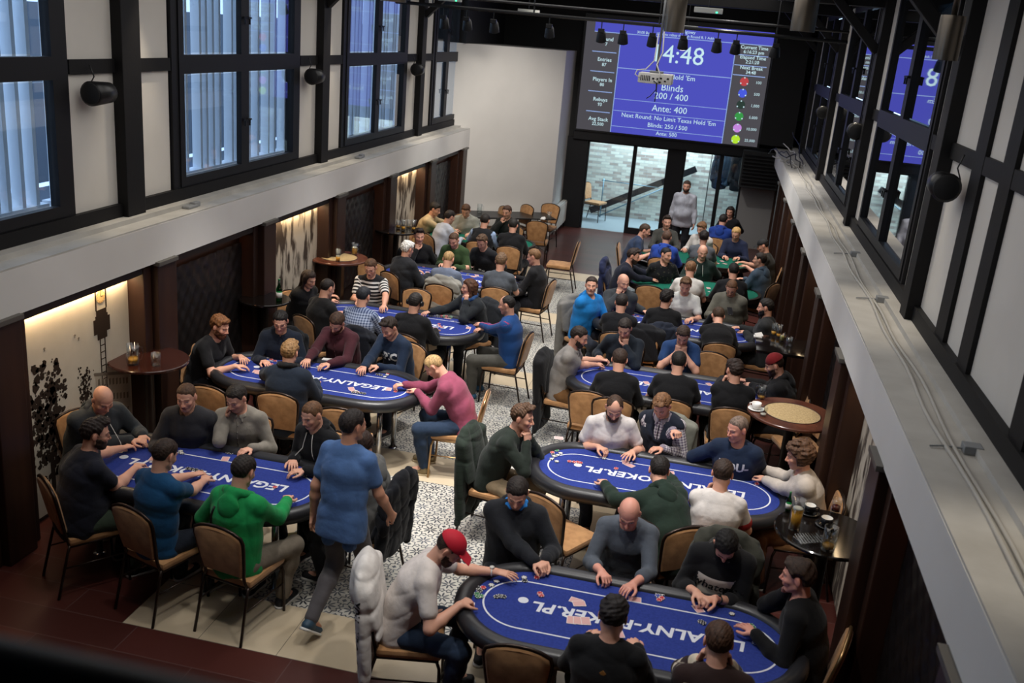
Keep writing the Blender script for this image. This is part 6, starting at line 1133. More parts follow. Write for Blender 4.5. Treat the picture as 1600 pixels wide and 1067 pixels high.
{'id': 'K3', 'dir': 80, 'lean': 2, 'pitch': 14, 'handR': 'front', 'handL': 'front', 'top': ('hoodie', 'long', '23439a'), 'legcol': '20242c', 'hair': 'short', 'haircol': '4a3428', 'label': 'man in a royal blue hoodie seen from behind at the far green table', 'tier': 2, 'head': (-0.627, 16.608, 1.232)},
{'id': 'K4', 'dir': -120, 'lean': 8, 'pitch': 20, 'handR': (-0.323, 17.874, 0.83), 'handL': (-0.076, 18.221, 0.83), 'top': ('shirt', 'long', 'd8d2cc'), 'legcol': '24262c', 'hair': 'medium', 'haircol': '6a4c34', 'label': 'brown-haired person in a white shirt at the far green table', 'tier': 2, 'head': (-0.076, 17.943, 1.221)},
{'id': 'K5', 'dir': 85, 'lean': 2, 'pitch': 12, 'handR': 'front', 'handL': (-0.192, 17.538, 0.83), 'top': ('tshirt', 'short', '5a5e64'), 'legcol': '24262c', 'hair': 'medium', 'haircol': '18120f', 'label': 'dark-haired person in a grey t-shirt in front of the white shirt', 'tier': 2, 'head': (-0.006, 17.019, 1.234)},
{'id': 'K6', 'dir': -100, 'lean': 10, 'pitch': 26, 'handR': (0.402, 17.624, 0.83), 'handL': 'front', 'top': ('sweater', 'long', '232a44'), 'legcol': '1e2230', 'hair': 'short', 'haircol': 'b08c58', 'label': 'blond man in glasses and a navy cardigan laying out cards', 'glasses': 1, 'tier': 2, 'head': (0.551, 17.9, 1.211)},
{'id': 'K7', 'dir': 178, 'lean': 10, 'pitch': 24, 'handR': (0.718, 17.258, 0.83), 'handL': (0.781, 16.974, 0.83), 'top': ('tshirt', 'short', '2a2824'), 'legcol': '1c1c1e', 'hair': 'capped', 'haircol': '201814', 'label': 'man in a black cap and dark t-shirt reaching over the green table', 'cap': '141416', 'tier': 2, 'head': (1.005, 17.024, 1.213)},
{'id': 'K8', 'dir': 75, 'lean': 2, 'pitch': 16, 'handR': 'front', 'handL': 'front', 'top': ('hoodie', 'long', '1e3c8c'), 'legcol': '1c2028', 'hair': 'short', 'haircol': '1c1612', 'label': 'man in a dark blue hoodie near the glass door, back turned', 'tier': 2, 'head': (0.308, 19.082, 1.231)},
{'id': 'K9', 'dir': -105, 'lean': 6, 'pitch': 10, 'handR': 'front', 'handL': (0.647, 20.814, 0.83), 'top': ('sweater', 'long', '16161a'), 'legcol': '1c1c20', 'hair': 'long', 'haircol': '1c1410', 'label': 'dark-haired woman in black facing the room by the glass', 'tier': 2, 'woman': 1, 'scale': 0.94, 'stubble': 0, 'head': (0.447, 20.462, 1.19)},
{'id': 'W', 'stand': 1, 'nochair': 1, 'dir': 78, 'lean': 5, 'pitch': 6, 'hyaw': -22, 'hip': 0.94, 'head': (-2.249, 6.046, 1.63), 'handR': 'hang', 'handL': 'hang', 'top': ('tshirt', 'short', '4a6896'), 'legcol': '5a5658', 'hair': 'short', 'haircol': '1e1613', 'label': 'walking man in a faded blue t-shirt and grey trousers crossing the aisle', 'shoecol': '2a4456', 'solecol': 'dcdad4', 'nochair_': 1, 'swingL': -0.06, 'swingR': 0.22, 'bulk': 0.98, 'skin': 'tan', 'legs': {'R': [(0.1, 0.18, 0.5), (0.1, 0.2, 0.1)], 'L': [(-0.09, 0.06, 0.5), (-0.07, -0.26, 0.2)]}, 'footdir': {'R': (0.05, 1, 0), 'L': (0, 0.75, -0.62)}},
{'id': 'T', 'stand': 1, 'nochair': 1, 'dir': -95, 'lean': 3, 'pitch': 8, 'hip': 0.93, 'handR': 'hang', 'handL': 'hang', 'top': ('shirt', 'long', 'b4b6c0'), 'legcol': '1a1c22', 'hair': 'short', 'haircol': '3a2a20', 'beard': 0.005, 'beardcol': '2a1c14', 'label': 'bearded man in a pale shirt standing before the glass doors', 'tier': 1, 'bulk': 1.12, 'belly': 0.1, 'swingL': 0.08, 'swingR': 0.05, 'legs': {'R': [(0.1, 0.02, 0.5), (0.11, 0.0, 0.1)], 'L': [(-0.1, 0.03, 0.5), (-0.12, 0.02, 0.1)]}, 'head': (-0.506, 20.409, 1.621)}
]
DRINKS=[(-5.093, 7.738, 1.1, 'big glass mug with a little beer left on the round dark table', 'mug', {'fill': 0.28, 'k': 1.15, 'rot': 0.6, 'cat': 'beer mug'}), (-4.88, 7.781, 1.1, 'empty ribbed glass beside the big mug on the round dark table', 'tumbler', {'fill': 0, 'k': 1.15}), (-4.924, 13.044, 1.1, 'handled beer mug standing off the cane middle of the table', 'mug', {'fill': 0.5, 'rot': 0.4, 'cat': 'beer mug'}), (-4.969, 12.519, 1.1, 'beer glass with foam standing on the cane inlay', 'pint', {'fill': 0.35, 'k': 0.8}), (0.781, 9.423, 1.1, 'nearly empty beer mug behind the white coffee cup', 'mug', {'fill': 0.1, 'rot': 2.6, 'cat': 'beer mug', 'k': 0.8}), (0.723, 9.085, 1.1, 'white coffee cup on a saucer at the cane-topped table', 'cup', {'cat': 'cup', 'rot': 2.8}), (0.786, 8.938, 1.1, 'small cloudy glass in front of the white saucer', 'tumbler', {'fill': 0.15, 'col': 'd8d4c8', 'k': 0.85}), (0.945, 6.683, 1.1, 'tall curved beer glass two thirds full of amber beer', 'pint', {'fill': 0.62, 'k': 1.05}), (0.908, 6.941, 1.1, 'green bottle behind the tall beer glass', 'bottle', {'cat': 'bottle', 'k': 0.6}), (1.072, 6.983, 1.1, 'black coffee cup on a saucer beside the green bottle', 'cup', {'cat': 'cup', 'col': '141416'}), (1.179, 6.813, 1.1, 'black coffee cup with white inside near the table corner', 'cup', {'cat': 'cup', 'col': '18181a', 'rot': 1.0}), (1.274, 7.083, 1.1, 'stemless glass with dark red drink next to the black cup', 'tumbler', {'fill': 0.35, 'col': '5a1c10', 'k': 1.0}), (1.161, 6.454, 1.1, 'handled glass mug with dregs of beer at the table edge', 'mug', {'fill': 0.14, 'rot': 0.8, 'cat': 'beer mug'}), (1.029, 6.518, 1.1, 'ribbed clear glass tray on the black bar table', 'tray', {'cat': 'tray', 'rot': 0.5}), (0.994, 11.819, 1.1, 'beer glass on the dark square table, first of the pair by the jacket', 'pint', {'fill': 0.25, 'k': 0.7}), (1.053, 11.765, 1.1, 'beer glass beside its twin on the dark square table', 'pint', {'fill': 0.2, 'k': 0.7}), (1.084, 11.614, 1.1, 'short glass of yellow drink between the glasses on the square table', 'tumbler', {'fill': 0.6, 'col': 'b8a860', 'k': 0.8}), (1.158, 11.436, 1.1, 'empty ribbed tumbler at the corner of the dark square table', 'tumbler', {'fill': 0, 'k': 1.0}), (0.804, 11.639, 1.1, 'folded white paper on the dark square table', 'napkin', {'cat': 'napkin'}), (-4.811, 10.292, 1.1, 'green glass bottle on the small dark table beside the long-haired woman', 'bottle', {'cat': 'bottle'}), (-4.988, 15.197, 1.1, 'wide beer mug, first in the cluster on the far bar table', 'mug', {'fill': 0.3, 'k': 0.8}), (-4.866, 15.099, 1.1, 'half-full glass second in the cluster on the far bar table', 'pint', {'fill': 0.3, 'k': 0.8}), (-4.859, 15.349, 1.1, 'empty mug third in the cluster on the far bar table', 'mug', {'fill': 0.05, 'k': 0.8}), (-4.721, 15.2, 1.1, 'beer glass fourth in the cluster on the far bar table', 'pint', {'fill': 0.2, 'k': 0.8}), (-4.599, 19.304, 0.745, 'glass jug on the trestle table by the first tan chair', 'mug', {'fill': 0, 'k': 1.1, 'cat': 'jug'}), (-3.289, 19.452, 0.745, 'crumpled white napkins on the trestle table', 'napkin', {'cat': 'napkin'}), (-3.12, 19.182, 0.745, 'empty beer glass beside the napkins on the trestle table', 'pint', {'fill': 0, 'k': 1.0})]
CHIPS=[(-0.891, 5.886, 'w', 2, 'A'), (-1.085, 5.712, 'w', 2, 'A'), (-1.062, 5.771, 'w', 2, 'A'), (0.545, 5.924, 'w', 2, 'A'), (0.068, 6.008, 'w', 2, 'A'), (-0.878, 5.847, 'k', 2, 'A'), (-1.146, 5.614, 'k', 2, 'A'), (-1.168, 5.648, 'k', 2, 'A'), (-1.019, 5.586, 'k', 2, 'A'), (-1.0, 5.601, 'k', 2, 'A'), (-0.974, 5.602, 'k', 2, 'A'), (0.032, 6.012, 'k', 2, 'A'), (0.34, 5.758, 'k', 2, 'A'), (0.357, 5.748, 'k', 2, 'A'), (-0.805, 5.917, 'r', 2, 'A'), (-0.746, 5.725, 'r', 2, 'A'), (-0.733, 5.704, 'r', 2, 'A'), (-1.131, 5.661, 'r', 2, 'A'), (0.067, 5.957, 'r', 2, 'A'), (0.051, 5.927, 'r', 2, 'A'), (-1.137, 5.544, 'g', 1, 'A'), (-1.153, 5.571, 'g', 1, 'A'), (-1.119, 5.558, 'g', 1, 'A'), (0.683, 5.809, 'g', 1, 'A'), (0.671, 5.828, 'g', 1, 'A'), (0.018, 6.024, 'u', 1, 'A'), (0.692, 5.634, 'u', 1, 'A'), (0.039, 5.972, 'u', 1, 'A'), (-1.042, 7.975, 'w', 2, 'B'), (-1.014, 8.016, 'w', 2, 'B'), (-1.054, 7.911, 'w', 2, 'B'), (-1.001, 7.876, 'w', 2, 'B'), (-0.998, 8.067, 'w', 2, 'B'), (-0.192, 8.298, 'w', 2, 'B'), (-0.603, 8.113, 'w', 2, 'B'), (-1.108, 8.082, 'r', 1, 'B'), (-1.073, 8.051, 'r', 1, 'B'), (-0.892, 7.921, 'r', 1, 'B'), (-0.851, 7.923, 'r', 1, 'B'), (-0.819, 7.936, 'r', 1, 'B'), (-0.795, 7.932, 'r', 1, 'B'), (0.763, 8.106, 'r', 1, 'B'), (-0.472, 7.936, 'r', 1, 'B'), (-1.076, 8.171, 'k', 2, 'B'), (-1.046, 8.169, 'k', 2, 'B'), (-0.599, 8.325, 'k', 2, 'B'), (-0.569, 8.322, 'k', 2, 'B'), (-0.539, 8.32, 'k', 2, 'B'), (-1.06, 8.012, 'k', 2, 'B'), (-0.494, 8.293, 'g', 1, 'B'), (-0.469, 8.288, 'g', 1, 'B'), (-1.041, 8.11, 'g', 1, 'B'), (-0.607, 8.291, 'u', 1, 'B'), (-0.076, 8.155, 'u', 1, 'B'), (-4.077, 6.826, 'w', 2, 'C'), (-3.058, 6.802, 'w', 2, 'C'), (-4.048, 6.797, 'w', 2, 'C'), (-3.851, 6.557, 'k', 2, 'C'), (-3.817, 6.558, 'k', 2, 'C'), (-3.783, 6.558, 'k', 2, 'C'), (-3.734, 6.553, 'k', 2, 'C'), (-3.707, 6.953, 'k', 2, 'C'), (-3.677, 6.951, 'k', 2, 'C'), (-3.019, 6.792, 'k', 2, 'C'), (-2.99, 6.791, 'k', 2, 'C'), (-2.961, 6.789, 'k', 2, 'C'), (-2.932, 6.788, 'k', 2, 'C'), (-3.606, 6.404, 'k', 2, 'C'), (-3.054, 6.856, 'r', 2, 'C'), (-3.024, 6.842, 'r', 2, 'C'), (-3.083, 6.87, 'r', 2, 'C'), (-3.062, 6.512, 'r', 2, 'C'), (-4.469, 9.299, 'w', 2, 'D'), (-4.518, 9.322, 'w', 2, 'D'), (-3.871, 9.264, 'w', 2, 'D'), (-3.109, 9.337, 'w', 2, 'D'), (-3.115, 9.27, 'w', 2, 'D'), (-3.242, 8.756, 'w', 2, 'D'), (-4.411, 9.257, 'r', 2, 'D'), (-4.356, 9.237, 'r', 2, 'D'), (-3.116, 9.378, 'r', 2, 'D'), (-2.869, 8.907, 'r', 2, 'D'), (-4.348, 9.126, 'r', 2, 'D'), (-3.209, 9.312, 'k', 2, 'D'), (-3.171, 9.308, 'k', 2, 'D'), (-3.206, 8.714, 'k', 2, 'D'), (-3.176, 8.727, 'k', 2, 'D'), (-3.141, 8.724, 'k', 2, 'D'), (-3.253, 8.712, 'k', 2, 'D'), (-3.338, 11.668, 'k', 7, 'E'), (-3.308, 11.672, 'k', 7, 'E'), (-3.278, 11.677, 'u', 7, 'E'), (-3.248, 11.681, 'w', 7, 'E'), (-3.219, 11.686, 'k', 7, 'E'), (-3.189, 11.691, 'r', 7, 'E'), (-3.159, 11.695, 'g', 7, 'E'), (-3.129, 11.7, 'r', 7, 'E'), (-3.099, 11.705, 'k', 7, 'E'), (-3.069, 11.709, 'g', 7, 'E'), (-3.106, 11.32, 'r', 1, 'E'), (-3.068, 11.279, 'r', 1, 'E'), (-3.136, 11.396, 'r', 1, 'E'), (-3.027, 11.609, 'u', 1, 'E'), (-2.982, 11.601, 'u', 1, 'E'), (-4.211, 14.19, 'r', 1, 'F'), (-3.454, 14.227, 'r', 1, 'F'), (-3.828, 14.234, 'r', 1, 'F'), (-3.369, 14.464, 'k', 3, 'F'), (-3.304, 14.41, 'k', 3, 'F'), (-3.467, 14.082, 'k', 3, 'F'), (-0.641, 10.857, 'w', 3, 'G'), (-0.673, 10.793, 'w', 3, 'G'), (-0.548, 10.829, 'r', 3, 'G'), (-0.589, 10.785, 'r', 3, 'G'), (-0.615, 10.821, 'k', 3, 'G'), (-0.574, 10.865, 'k', 3, 'G'), (-0.522, 10.792, 'k', 3, 'G'), (-0.704, 10.803, 'k', 3, 'G'), (-0.743, 13.05, 'r', 1, 'H'), (-0.808, 13.084, 'r', 1, 'H'), (-0.055, 13.107, 'r', 1, 'H'), (0.625, 13.131, 'w', 2, 'H'), (0.65, 12.983, 'w', 2, 'H'), (-0.943, 13.082, 'w', 2, 'H'), (0.192, 15.021, 'w', 1, 'I'), (-0.737, 14.621, 'w', 1, 'I'), (0.162, 17.46, 'k', 1, 'K'), (0.559, 17.371, 'k', 1, 'K')]
CARDS=[(-1.164, 5.426, 10, 'A'), (-0.497, 5.727, 80, 'A'), (-0.471, 5.696, 110, 'A'), (-0.491, 5.493, 5, 'A'), (-0.45, 5.5, 8, 'A'), (-0.4, 5.51, 15, 'A'), (-0.111, 5.881, 95, 'A'), (0.319, 5.912, 30, 'A'), (-0.173, 5.441, 20, 'A'), (-1.074, 8.411, 100, 'B'), (-0.408, 8.108, 15, 'B'), (-0.362, 8.055, 60, 'B'), (-0.621, 8.459, 92, 'B'), (-0.005, 8.045, 100, 'B'), (-4.537, 6.652, 20, 'C'), (-4.523, 6.686, 35, 'C'), (-4.18, 6.929, 70, 'C'), (-3.668, 6.834, 15, 'C'), (-4.206, 6.626, 10, 'C'), (-4.395, 8.861, 10, 'D'), (-4.34, 8.823, 90, 'D'), (-3.31, 8.806, 30, 'D'), (-3.254, 8.752, 60, 'D'), (-2.958, 8.947, 10, 'D'), (-3.712, 8.762, 20, 'D'), (-3.655, 8.727, 60, 'D'), (-3.885, 9.511, 95, 'D'), (-2.751, 11.41, 10, 'E'), (-3.297, 11.339, 60, 'E'), (-3.102, 11.692, 95, 'E'), (-4.058, 13.899, 15, 'F'), (-3.98, 13.81, 40, 'F'), (-3.555, 14.577, 95, 'F'), (-3.33, 14.107, 20, 'F'), (-3.354, 14.003, 60, 'F'), (-3.596, 14.222, 30, 'F'), (0.289, 10.613, 30, 'G'), (0.348, 10.573, 60, 'G'), (-0.401, 10.338, 20, 'G'), (0.661, 13.209, 20, 'H'), (-0.814, 12.971, 40, 'H'), (-0.179, 12.969, 60, 'H'), (-0.29, 15.124, 30, 'I'), (0.178, 15.261, 10, 'I'), (0.368, 17.455, 20, 'K'), (0.28, 17.234, 80, 'K'), (0.426, 17.269, 50, 'K')]
# ---------------------------------------------------------------- chairs under the players, empty chairs
for s in PEOPLE:
    if s.get('nochair'): continue
    ox,oy,a=place_figure(s); chair(ox,oy,s['dir'],'tan banquet chair under the '+cut(s['label']),1 if s['id'] in('D6','A5') else 0,back=-.07)
for x,y,d,l in [(-.80,7.12,60,'empty tan chair with visible seat behind the man with blue hood lining'),(-.74,5.17,92,'empty tan chair turned to the front blue table, seen from behind'),(-4.44,8.22,88,'empty tan chair behind the brown-collared jacket man'),(-3.12,8.2,95,'empty tan chair behind the black hoodie with white drawstrings'),
  (-3.74,12.05,-92,'empty tan chair beside the striped t-shirt man at the far table side'),(-.70,14.56,92,'empty tan chair at the near side of the green table, back showing'),(.29,11.06,-88,'empty tan chair between the royal blue t-shirt and the red beanie'),(-.92,9.66,88,'empty tan chair behind the man in the plain white t-shirt'),
  (-4.30,19.25,-135,'empty tan chair first in the row at the angled wall'),(-3.90,19.75,-130,'empty tan chair second in the row at the angled wall'),(-3.35,20.15,-100,'empty tan chair at the end of the row near the short wall'),(-3.22,18.58,95,'empty tan chair with its back to the room beside the trestle table'),(-4.5,17.9,-60,'empty tan chair next to the man in the black waistcoat'),
  (-2.45,16.85,182,'lone empty tan chair in the aisle by the dark wood floor'),(-2.80,24.15,-20,'chair with a pale seat standing behind the glass door'),(1.30,9.95,200,'tan chair pushed behind the white-cup bar table'),(-4.75,13.15,-80,'tan chair half hidden by the cane-topped beer table'),(-3.52,12.55,-90,'chair under the hanging light grey jacket')]:
    chair(x,y,d,l)
C1=lambda i: next(place_figure(s)+(s['dir'],) for s in PEOPLE if s['id']==i)
for i,col,l,kd,cat,pat,drop,up in [('A1','d8d2cc','white hooded sweatshirt with dark sleeve writing hung over the red-capped man\'s chair','hoodie','hoodie',None,.62,.05),('C8','14161c','black jacket hung on the chair of the light grey hoodie man','jacket','jacket',None,.55,.08),('B1','1e2820','dark green padded coat hung on the dark green jumper man\'s chair','puffer','jacket','quilt:141c16',.72,.02),
   ('G1','101013','black jacket hung behind the man in the grey polo shirt','jacket','jacket',None,.78,.0),('H1','6e6c68','grey coat hung behind the man in the bright blue hoodie','jacket','jacket',None,.75,.03),('I1','1c2444','long navy coat hung behind the bearded man in navy','jacket','jacket',None,.8,.12),('D4','10131c','black padded jacket behind the man in the maroon shirt','puffer','jacket','quilt:0a0c12',.5,.02),
   ('A4','3c3c34','olive grey coat behind the black and white hoodie','jacket','jacket',None,.5,.08),('D2','14161a','dark coat behind the navy shirt and glasses','jacket','jacket',None,.5,.03),('F2','101114','black jacket behind the young man by the beer table','jacket','jacket',None,.5,.0),('B3','7a7a70','pale grey-green jacket on the checked shirt man\'s chair','jacket','jacket',None,.5,.0),('E6','22252a','dark jacket behind the long-haired woman in the blue scarf','jacket','jacket',None,.5,.0)]:
    ox,oy,a,d=C1(i); o=draped(ox,oy,d,col,l,drop,kd,up,-.07,.235,cat,pat,hash_(i))
    if i=='A1':
        me=text_mesh('YOU LIVE ONCE',.075,bold=.003); me.transform(Matrix.Rotation(math.pi/2,4,'X')); bv=surf(o); 
        for v in me.vertices:
            p=bv((.235+.02,-.33+v.co.z,.62-v.co.x*.9),(1,-.15,0),.004); v.co=Vector(p)
        me.materials.clear(); me.materials.append(plain('print_141416','141416',.7)); q=bpy.data.objects.new('lettering',me); COL.objects.link(q); q.parent=o
for x,y,d,col,l,up in [(-3.52,12.55,-90,'8a8880','light grey jacket with a pale edge spread over an empty chair',.02),(-.55,11.55,-85,'15161a','black jacket on a chair between the fist-to-mouth man and royal blue t-shirt',.0),(-.30,11.75,-80,'1c2230','dark blue jacket on the chair behind the black jacket',.0)]:
    if col!='8a8880': chair(x,y,d,'tan chair under the '+l[:l.index(' on ')]+' beyond the beanie table')
    draped(x,y,d,col,l,.55,'jacket',up,.02,.24,'jacket',None,int(abs(x)*100))
# ---------------------------------------------------------------- people
for s in PEOPLE: make_person(s)
# ---------------------------------------------------------------- drinks, chips, cards
for x,y,z,l,kd,k in DRINKS:
    q=(.985,.05) if z>1 else (1,0); drink(x*q[0],y*q[0],z+q[1],l,kd,**dict(k,k=k.get('k',1.)*1.12))
CC={'w':('white','d8d6d2'),'k':('black','1a1c20'),'r':('red','c02a34'),'g':('green','1f7a44'),'u':('blue','2c3e9a')}
proto={}
def chipobj(c):
    if c not in proto:
        f=MB(); f.lathe(0,0,[(0,0),(.019,0),(.0205,.0008),(.0205,.0030),(.019,.0038),(0,.0038)],18); o=f.build('poker_chip',plain('chip_body_'+c,CC[c][1],.4),None,40); g=MB()
        for i in range(6): a=i*math.pi/3; g.obox(Matrix.Translation((math.cos(a)*.0178,math.sin(a)*.0178,.0019))@Matrix.Rotation(a,4,'Z'),.0062,.008,.0040)
        g.build('edge_mark',plain('chip_mark_'+('k' if c=='w' else 'w'),'202226' if c=='w' else 'dcdad4',.4),o); proto[c]=o; return o
    return copy_tree(proto[c])
rnd=random.Random(8); TW={'A':'the red cap','B':'the curly hair','C':'the green hoodie','D':'the pink sweater','E':'the striped t-shirt','F':'the white hair','G':'the red beanie','H':'the bright blue hoodie','I':'the big bald man','K':'the blond card dealer'}
for x,y,c,n,t in CHIPS:
    if (t in'AB') and n==1: n=2
    for i in range(min(n,7)):
        o=chipobj(c); o.location=(x+rnd.uniform(-.0015,.0015),y+rnd.uniform(-.0015,.0015),.7642+i*.0040); o.rotation_euler=(0,0,rnd.random()*6); tag(o,'%s poker chip with pale edge marks on the table of %s'%(CC[c][0],TW[t]) if c!='w' else 'white poker chip with dark edge marks on the table of %s'%TW[t],'poker chip','%s poker chips on the table of %s'%(CC[c][0],TW[t]))
cardm=plain('card_back_pink','dca8a4',.4)
f=MB(); f.box(-.0315,.0315,-.044,.044,0,.0007); cproto=f.build('playing_card',plain('card_white','e6dedb',.4)); g=MB(); g.box(-.0275,.0275,-.040,.040,.0007,.0009); g.build('card_back',cardm,cproto); first=True
for i,(x,y,a,t) in enumerate(CARDS):
    o=cproto if first else copy_tree(cproto); first=False; o.location=(x,y,.7642+.0011*(i%3)); o.rotation_euler=(0,0,math.radians(a)); tag(o,'playing card with a pink back lying on the table of %s'%TW[t],'playing card','playing cards on the table of %s'%TW[t])
# ---------------------------------------------------------------- wall speakers on both sides
def speaker(x,y,z,side,label):
    s=-1 if side=='left' else 1; r=empty('wall_speaker',(x,y,z),0,label,'speaker'); f=MB()
    M=Matrix.Rotation(math.radians(-18*s),4,'Y'); n=18
    V=[];F=[]; prof=[(-.17,.06,.075),(-.16,.09,.10),(-.02,.115,.125),(.12,.115,.125),(.16,.10,.11),(.165,.0,.0)]
    f.tube([M@Vector((-s*.09,-.155,0)),M@Vector((-s*.09,-.145,0)),M@Vector((-s*.09,.10,0)),M@Vector((-s*.09,.135,0))],[.075,.105,.088,.05],20); f.build('cabinet',blackp,r,True)
    f=MB(); f.tube([M@Vector((-s*.09,-.156,0)),M@Vector((-s*.09,-.162,0))],[.092,.085],20); f.build('grille',blackm,r,True)
    f=MB(); f.tube([(0,0,0),(-s*.07,0,0)],.022,10); f.tube([(s*.03,.0,.02),(s*.0,.03,.10),(s*.02,.0,.2)],.006,6); f.build('bracket',blackp,r,True)
speaker(-5.30,7.62,3.62,'left','black wall speaker by the timber post nearest the gallery on the mural side'); speaker(-5.30,12.2,3.64,'left','black wall speaker in the middle of the mural-side timber wall'); speaker(-5.30,16.6,3.64,'left','small-looking black wall speaker near the angled white wall')
speaker(1.70,7.50,3.62,'right','black wall speaker above the ledge cables beside the wide timber post'); speaker(1.70,12.75,3.6,'right','black wall speaker between the blue-reflecting windows over the cable ledge'); speaker(1.70,17.3,3.55,'right','black wall speaker over the cable ledge near the projected screen')
# ---------------------------------------------------------------- cables and junction boxes along the ledges
cabm=plain('cable_grey','b4b0a8',.6)
for q,(off,n_,l) in enumerate(((.20,'a','pale grey cable lying along the ledge nearer the beam edge'),(.245,'b','pale grey cable lying along the ledge nearer the windows'))):
    f=MB(); pts=[]; 
    for i in range(60): y=2.2+i*.29; pts.append((1.28+off+.014*math.sin(i*.9+q)+.010*math.sin(i*.37+q*2),y,2.407+.003*math.sin(i*1.3)))
    f.tube(pts,.0125,8); o=f.build('ledge_cable',cabm,smooth=True); tag(o,l,'cable')
rnd=random.Random(5)
for q in range(7):
    f=MB(); a=(1.38+.05*q,18.6+.05*q,2.42); pts=[a]
    for i in range(9): a=(a[0]-.03+rnd.uniform(-.06,.04),a[1]+.12+rnd.uniform(-.05,.10),max(2.15 if q%3==0 else 2.42,a[2]+rnd.uniform(-.08,.10))); pts.append(a)
    f.tube(pts,.012 if q%2 else .009,6); o=f.build('loose_cable',[cabm,blackp][q%3==0],smooth=True); tag(o,'loose tangled cable at the screen end of the ledge','cable','tangle of loose cables at the ledge end')
for x,y,l in ((1.60,5.35,'grey junction box on the ledge nearest the gallery with cables passing'),(1.60,8.75,'grey junction box on the ledge below the first window'),(1.60,10.75,'grey junction box on the ledge below the second pane')):
    f=MB(); f.box(-.05,.05,-.045,.045,0,.05,.006); f.tube([(-.05,0,.02),(-.14,.01,.015),(-.22,-.01,.01)],.006,6); o=f.build('junction_box',plain('box_grey','8e9092',.5),loc=(x,y,2.395)); tag(o,l,'junction box')
for x,y,l in ((-5.17,8.95,'small grey fitting on the mural-side ledge under the first large window'),(-5.17,13.75,'small grey fitting on the mural-side ledge under the second window')):
    f=MB(); f.box(-.04,.04,-.09,.09,0,.03,.01); f.box(-.03,.03,.05,.16,.0,.05,.01); o=f.build('ledge_fitting',plain('box_grey','8e9092',.5),loc=(x,y,2.395)); tag(o,l,'cable fitting')
# ---------------------------------------------------------------- overhead: trusses, track, spots, cans, exit lights, projector
tr=empty('lighting_track',(0,0,0),0,'black lighting track spanning the hall below the dark ceiling','lighting track'); f=MB(); f.tube([(-5.2,15.2,4.66),(1.6,15.2,4.62)],.028,8,sq=True); f.tube([(-5.2,15.2,4.80),(1.6,15.2,4.76)],.02,8); f.build('track_bar',blackp,tr)
for x in(-4.6,-3.,-1.1,.6): f=MB(); f.tube([(x,15.2,4.65),(x,15.2,TOP)],.012,6); f.build('hanger',blackp,tr)
for i,(y,z) in enumerate(((8.2,4.98),(12.7,5.02),(17.1,5.05))):
    f=MB(); f.box(-5.3,1.7,y-.12,y+.12,z-.02,z+.24,.01); struct('trim_roof_beam_%d'%(i+1),f,timber)
def track_spot(x,y,z,label,lit=False,k=1.35):
    r=empty('track_spotlight',(x,y,z),0,label,'spotlight'); f=MB(); f.tube([(0,0,0),(0,0,-.09*k)],.008,6); f.box(-.035*k,.035*k,-.02,.02,-.13*k,-.085*k,.004); f.build('bracket',blackp,r); f=MB(); M=Matrix.Rotation(.35,4,'X'); f.tube([M@Vector((0,0,-.11*k)),M@Vector((0,0,-.14*k)),M@Vector((0,0,-.235*k))],[.030*k,.048*k,.060*k],16); f.build('lamp_head',blackp,r,40)
    f=MB(); f.tube([M@Vector((0,0,-.233*k)),M@Vector((0,0,-.240*k))],.050*k,16); f.build('lens',emit('lamp_glow_%s'%lit,'fff6e8' if lit else '3a3836',6. if lit else .25) if 'lamp_glow_%s'%lit not in MAT else MAT['lamp_glow_%s'%lit],r)
for x,l,lit in ((-4.42,'first spotlight of the track beside the window','')
   ,(-4.05,'spotlight on the track above the angled white wall',''),(-3.62,'spotlight on the track above the white wall corner',''),(-2.75,'spotlight on the track left free beside the screen edge',''),
   (-1.95,'spotlight hanging in front of the title band above Round',''),(-1.62,'spotlight hanging in front of the screen before the first clock digit',''),(-1.18,'spotlight hanging just before the projector pole',''),(-.72,'single lit white spotlight shining before the clock screen',1),(-.22,'spotlight hanging in front of the clock panel near the grey time column',''),(.05,'small spotlight at the corner of the time column',''),(.62,'spotlight before the black column by the screen','')):
    track_spot(x,15.2,4.64,l.replace('left free ',''),bool(lit))
canm=plain('brushed_bronze','6a6258',.3,.8)
def can(x,y,z,label,lit=False,r0=.13,h=.36,col='ffd8c8'):
    r=empty('pendant_can_lamp',(x,y,z),0,label,'pendant lamp'); f=MB(); f.lathe(0,0,[(0,h),(r0*.96,h),(r0,h-.02),(r0,0),(r0-.012,0),(r0-.012,.06),(0,.06)],28); f.build('lamp_body',canm,r,40); f=MB(); f.lathe(0,0,[(0,.05),(r0-.014,.05),(r0-.014,.058),(0,.058)],24); f.build('lamp_disc',emit('can_glow_'+str(lit),col if lit else '8a8478',4. if lit else .35) if 'can_glow_'+str(lit) not in MAT else MAT['can_glow_'+str(lit)],r); f=MB(); f.tube([(0,0,h),(0,0,TOP-z)],.018,8); f.build('stem',canm,r,True)
can(-.555,9.6,4.50,'bronze cylinder pendant lamp glowing pink-white before the screen top',True,.095,.34); can(.60,9.6,4.60,'bronze cylinder pendant lamp near the black column, top of the hall',False,.11,.30); can(1.28,6.6,4.44,'bronze cylinder pendant lamp hanging before the blue-reflecting window',False,.075,.26); can(-2.62,7.6,4.53,'tilted pendant lamp with a glowing orange-white rim by the windows',True,.10,.3); can(-3.9,10.9,4.66,'bronze pendant lamp over the angled white wall side',False,.12,.25)
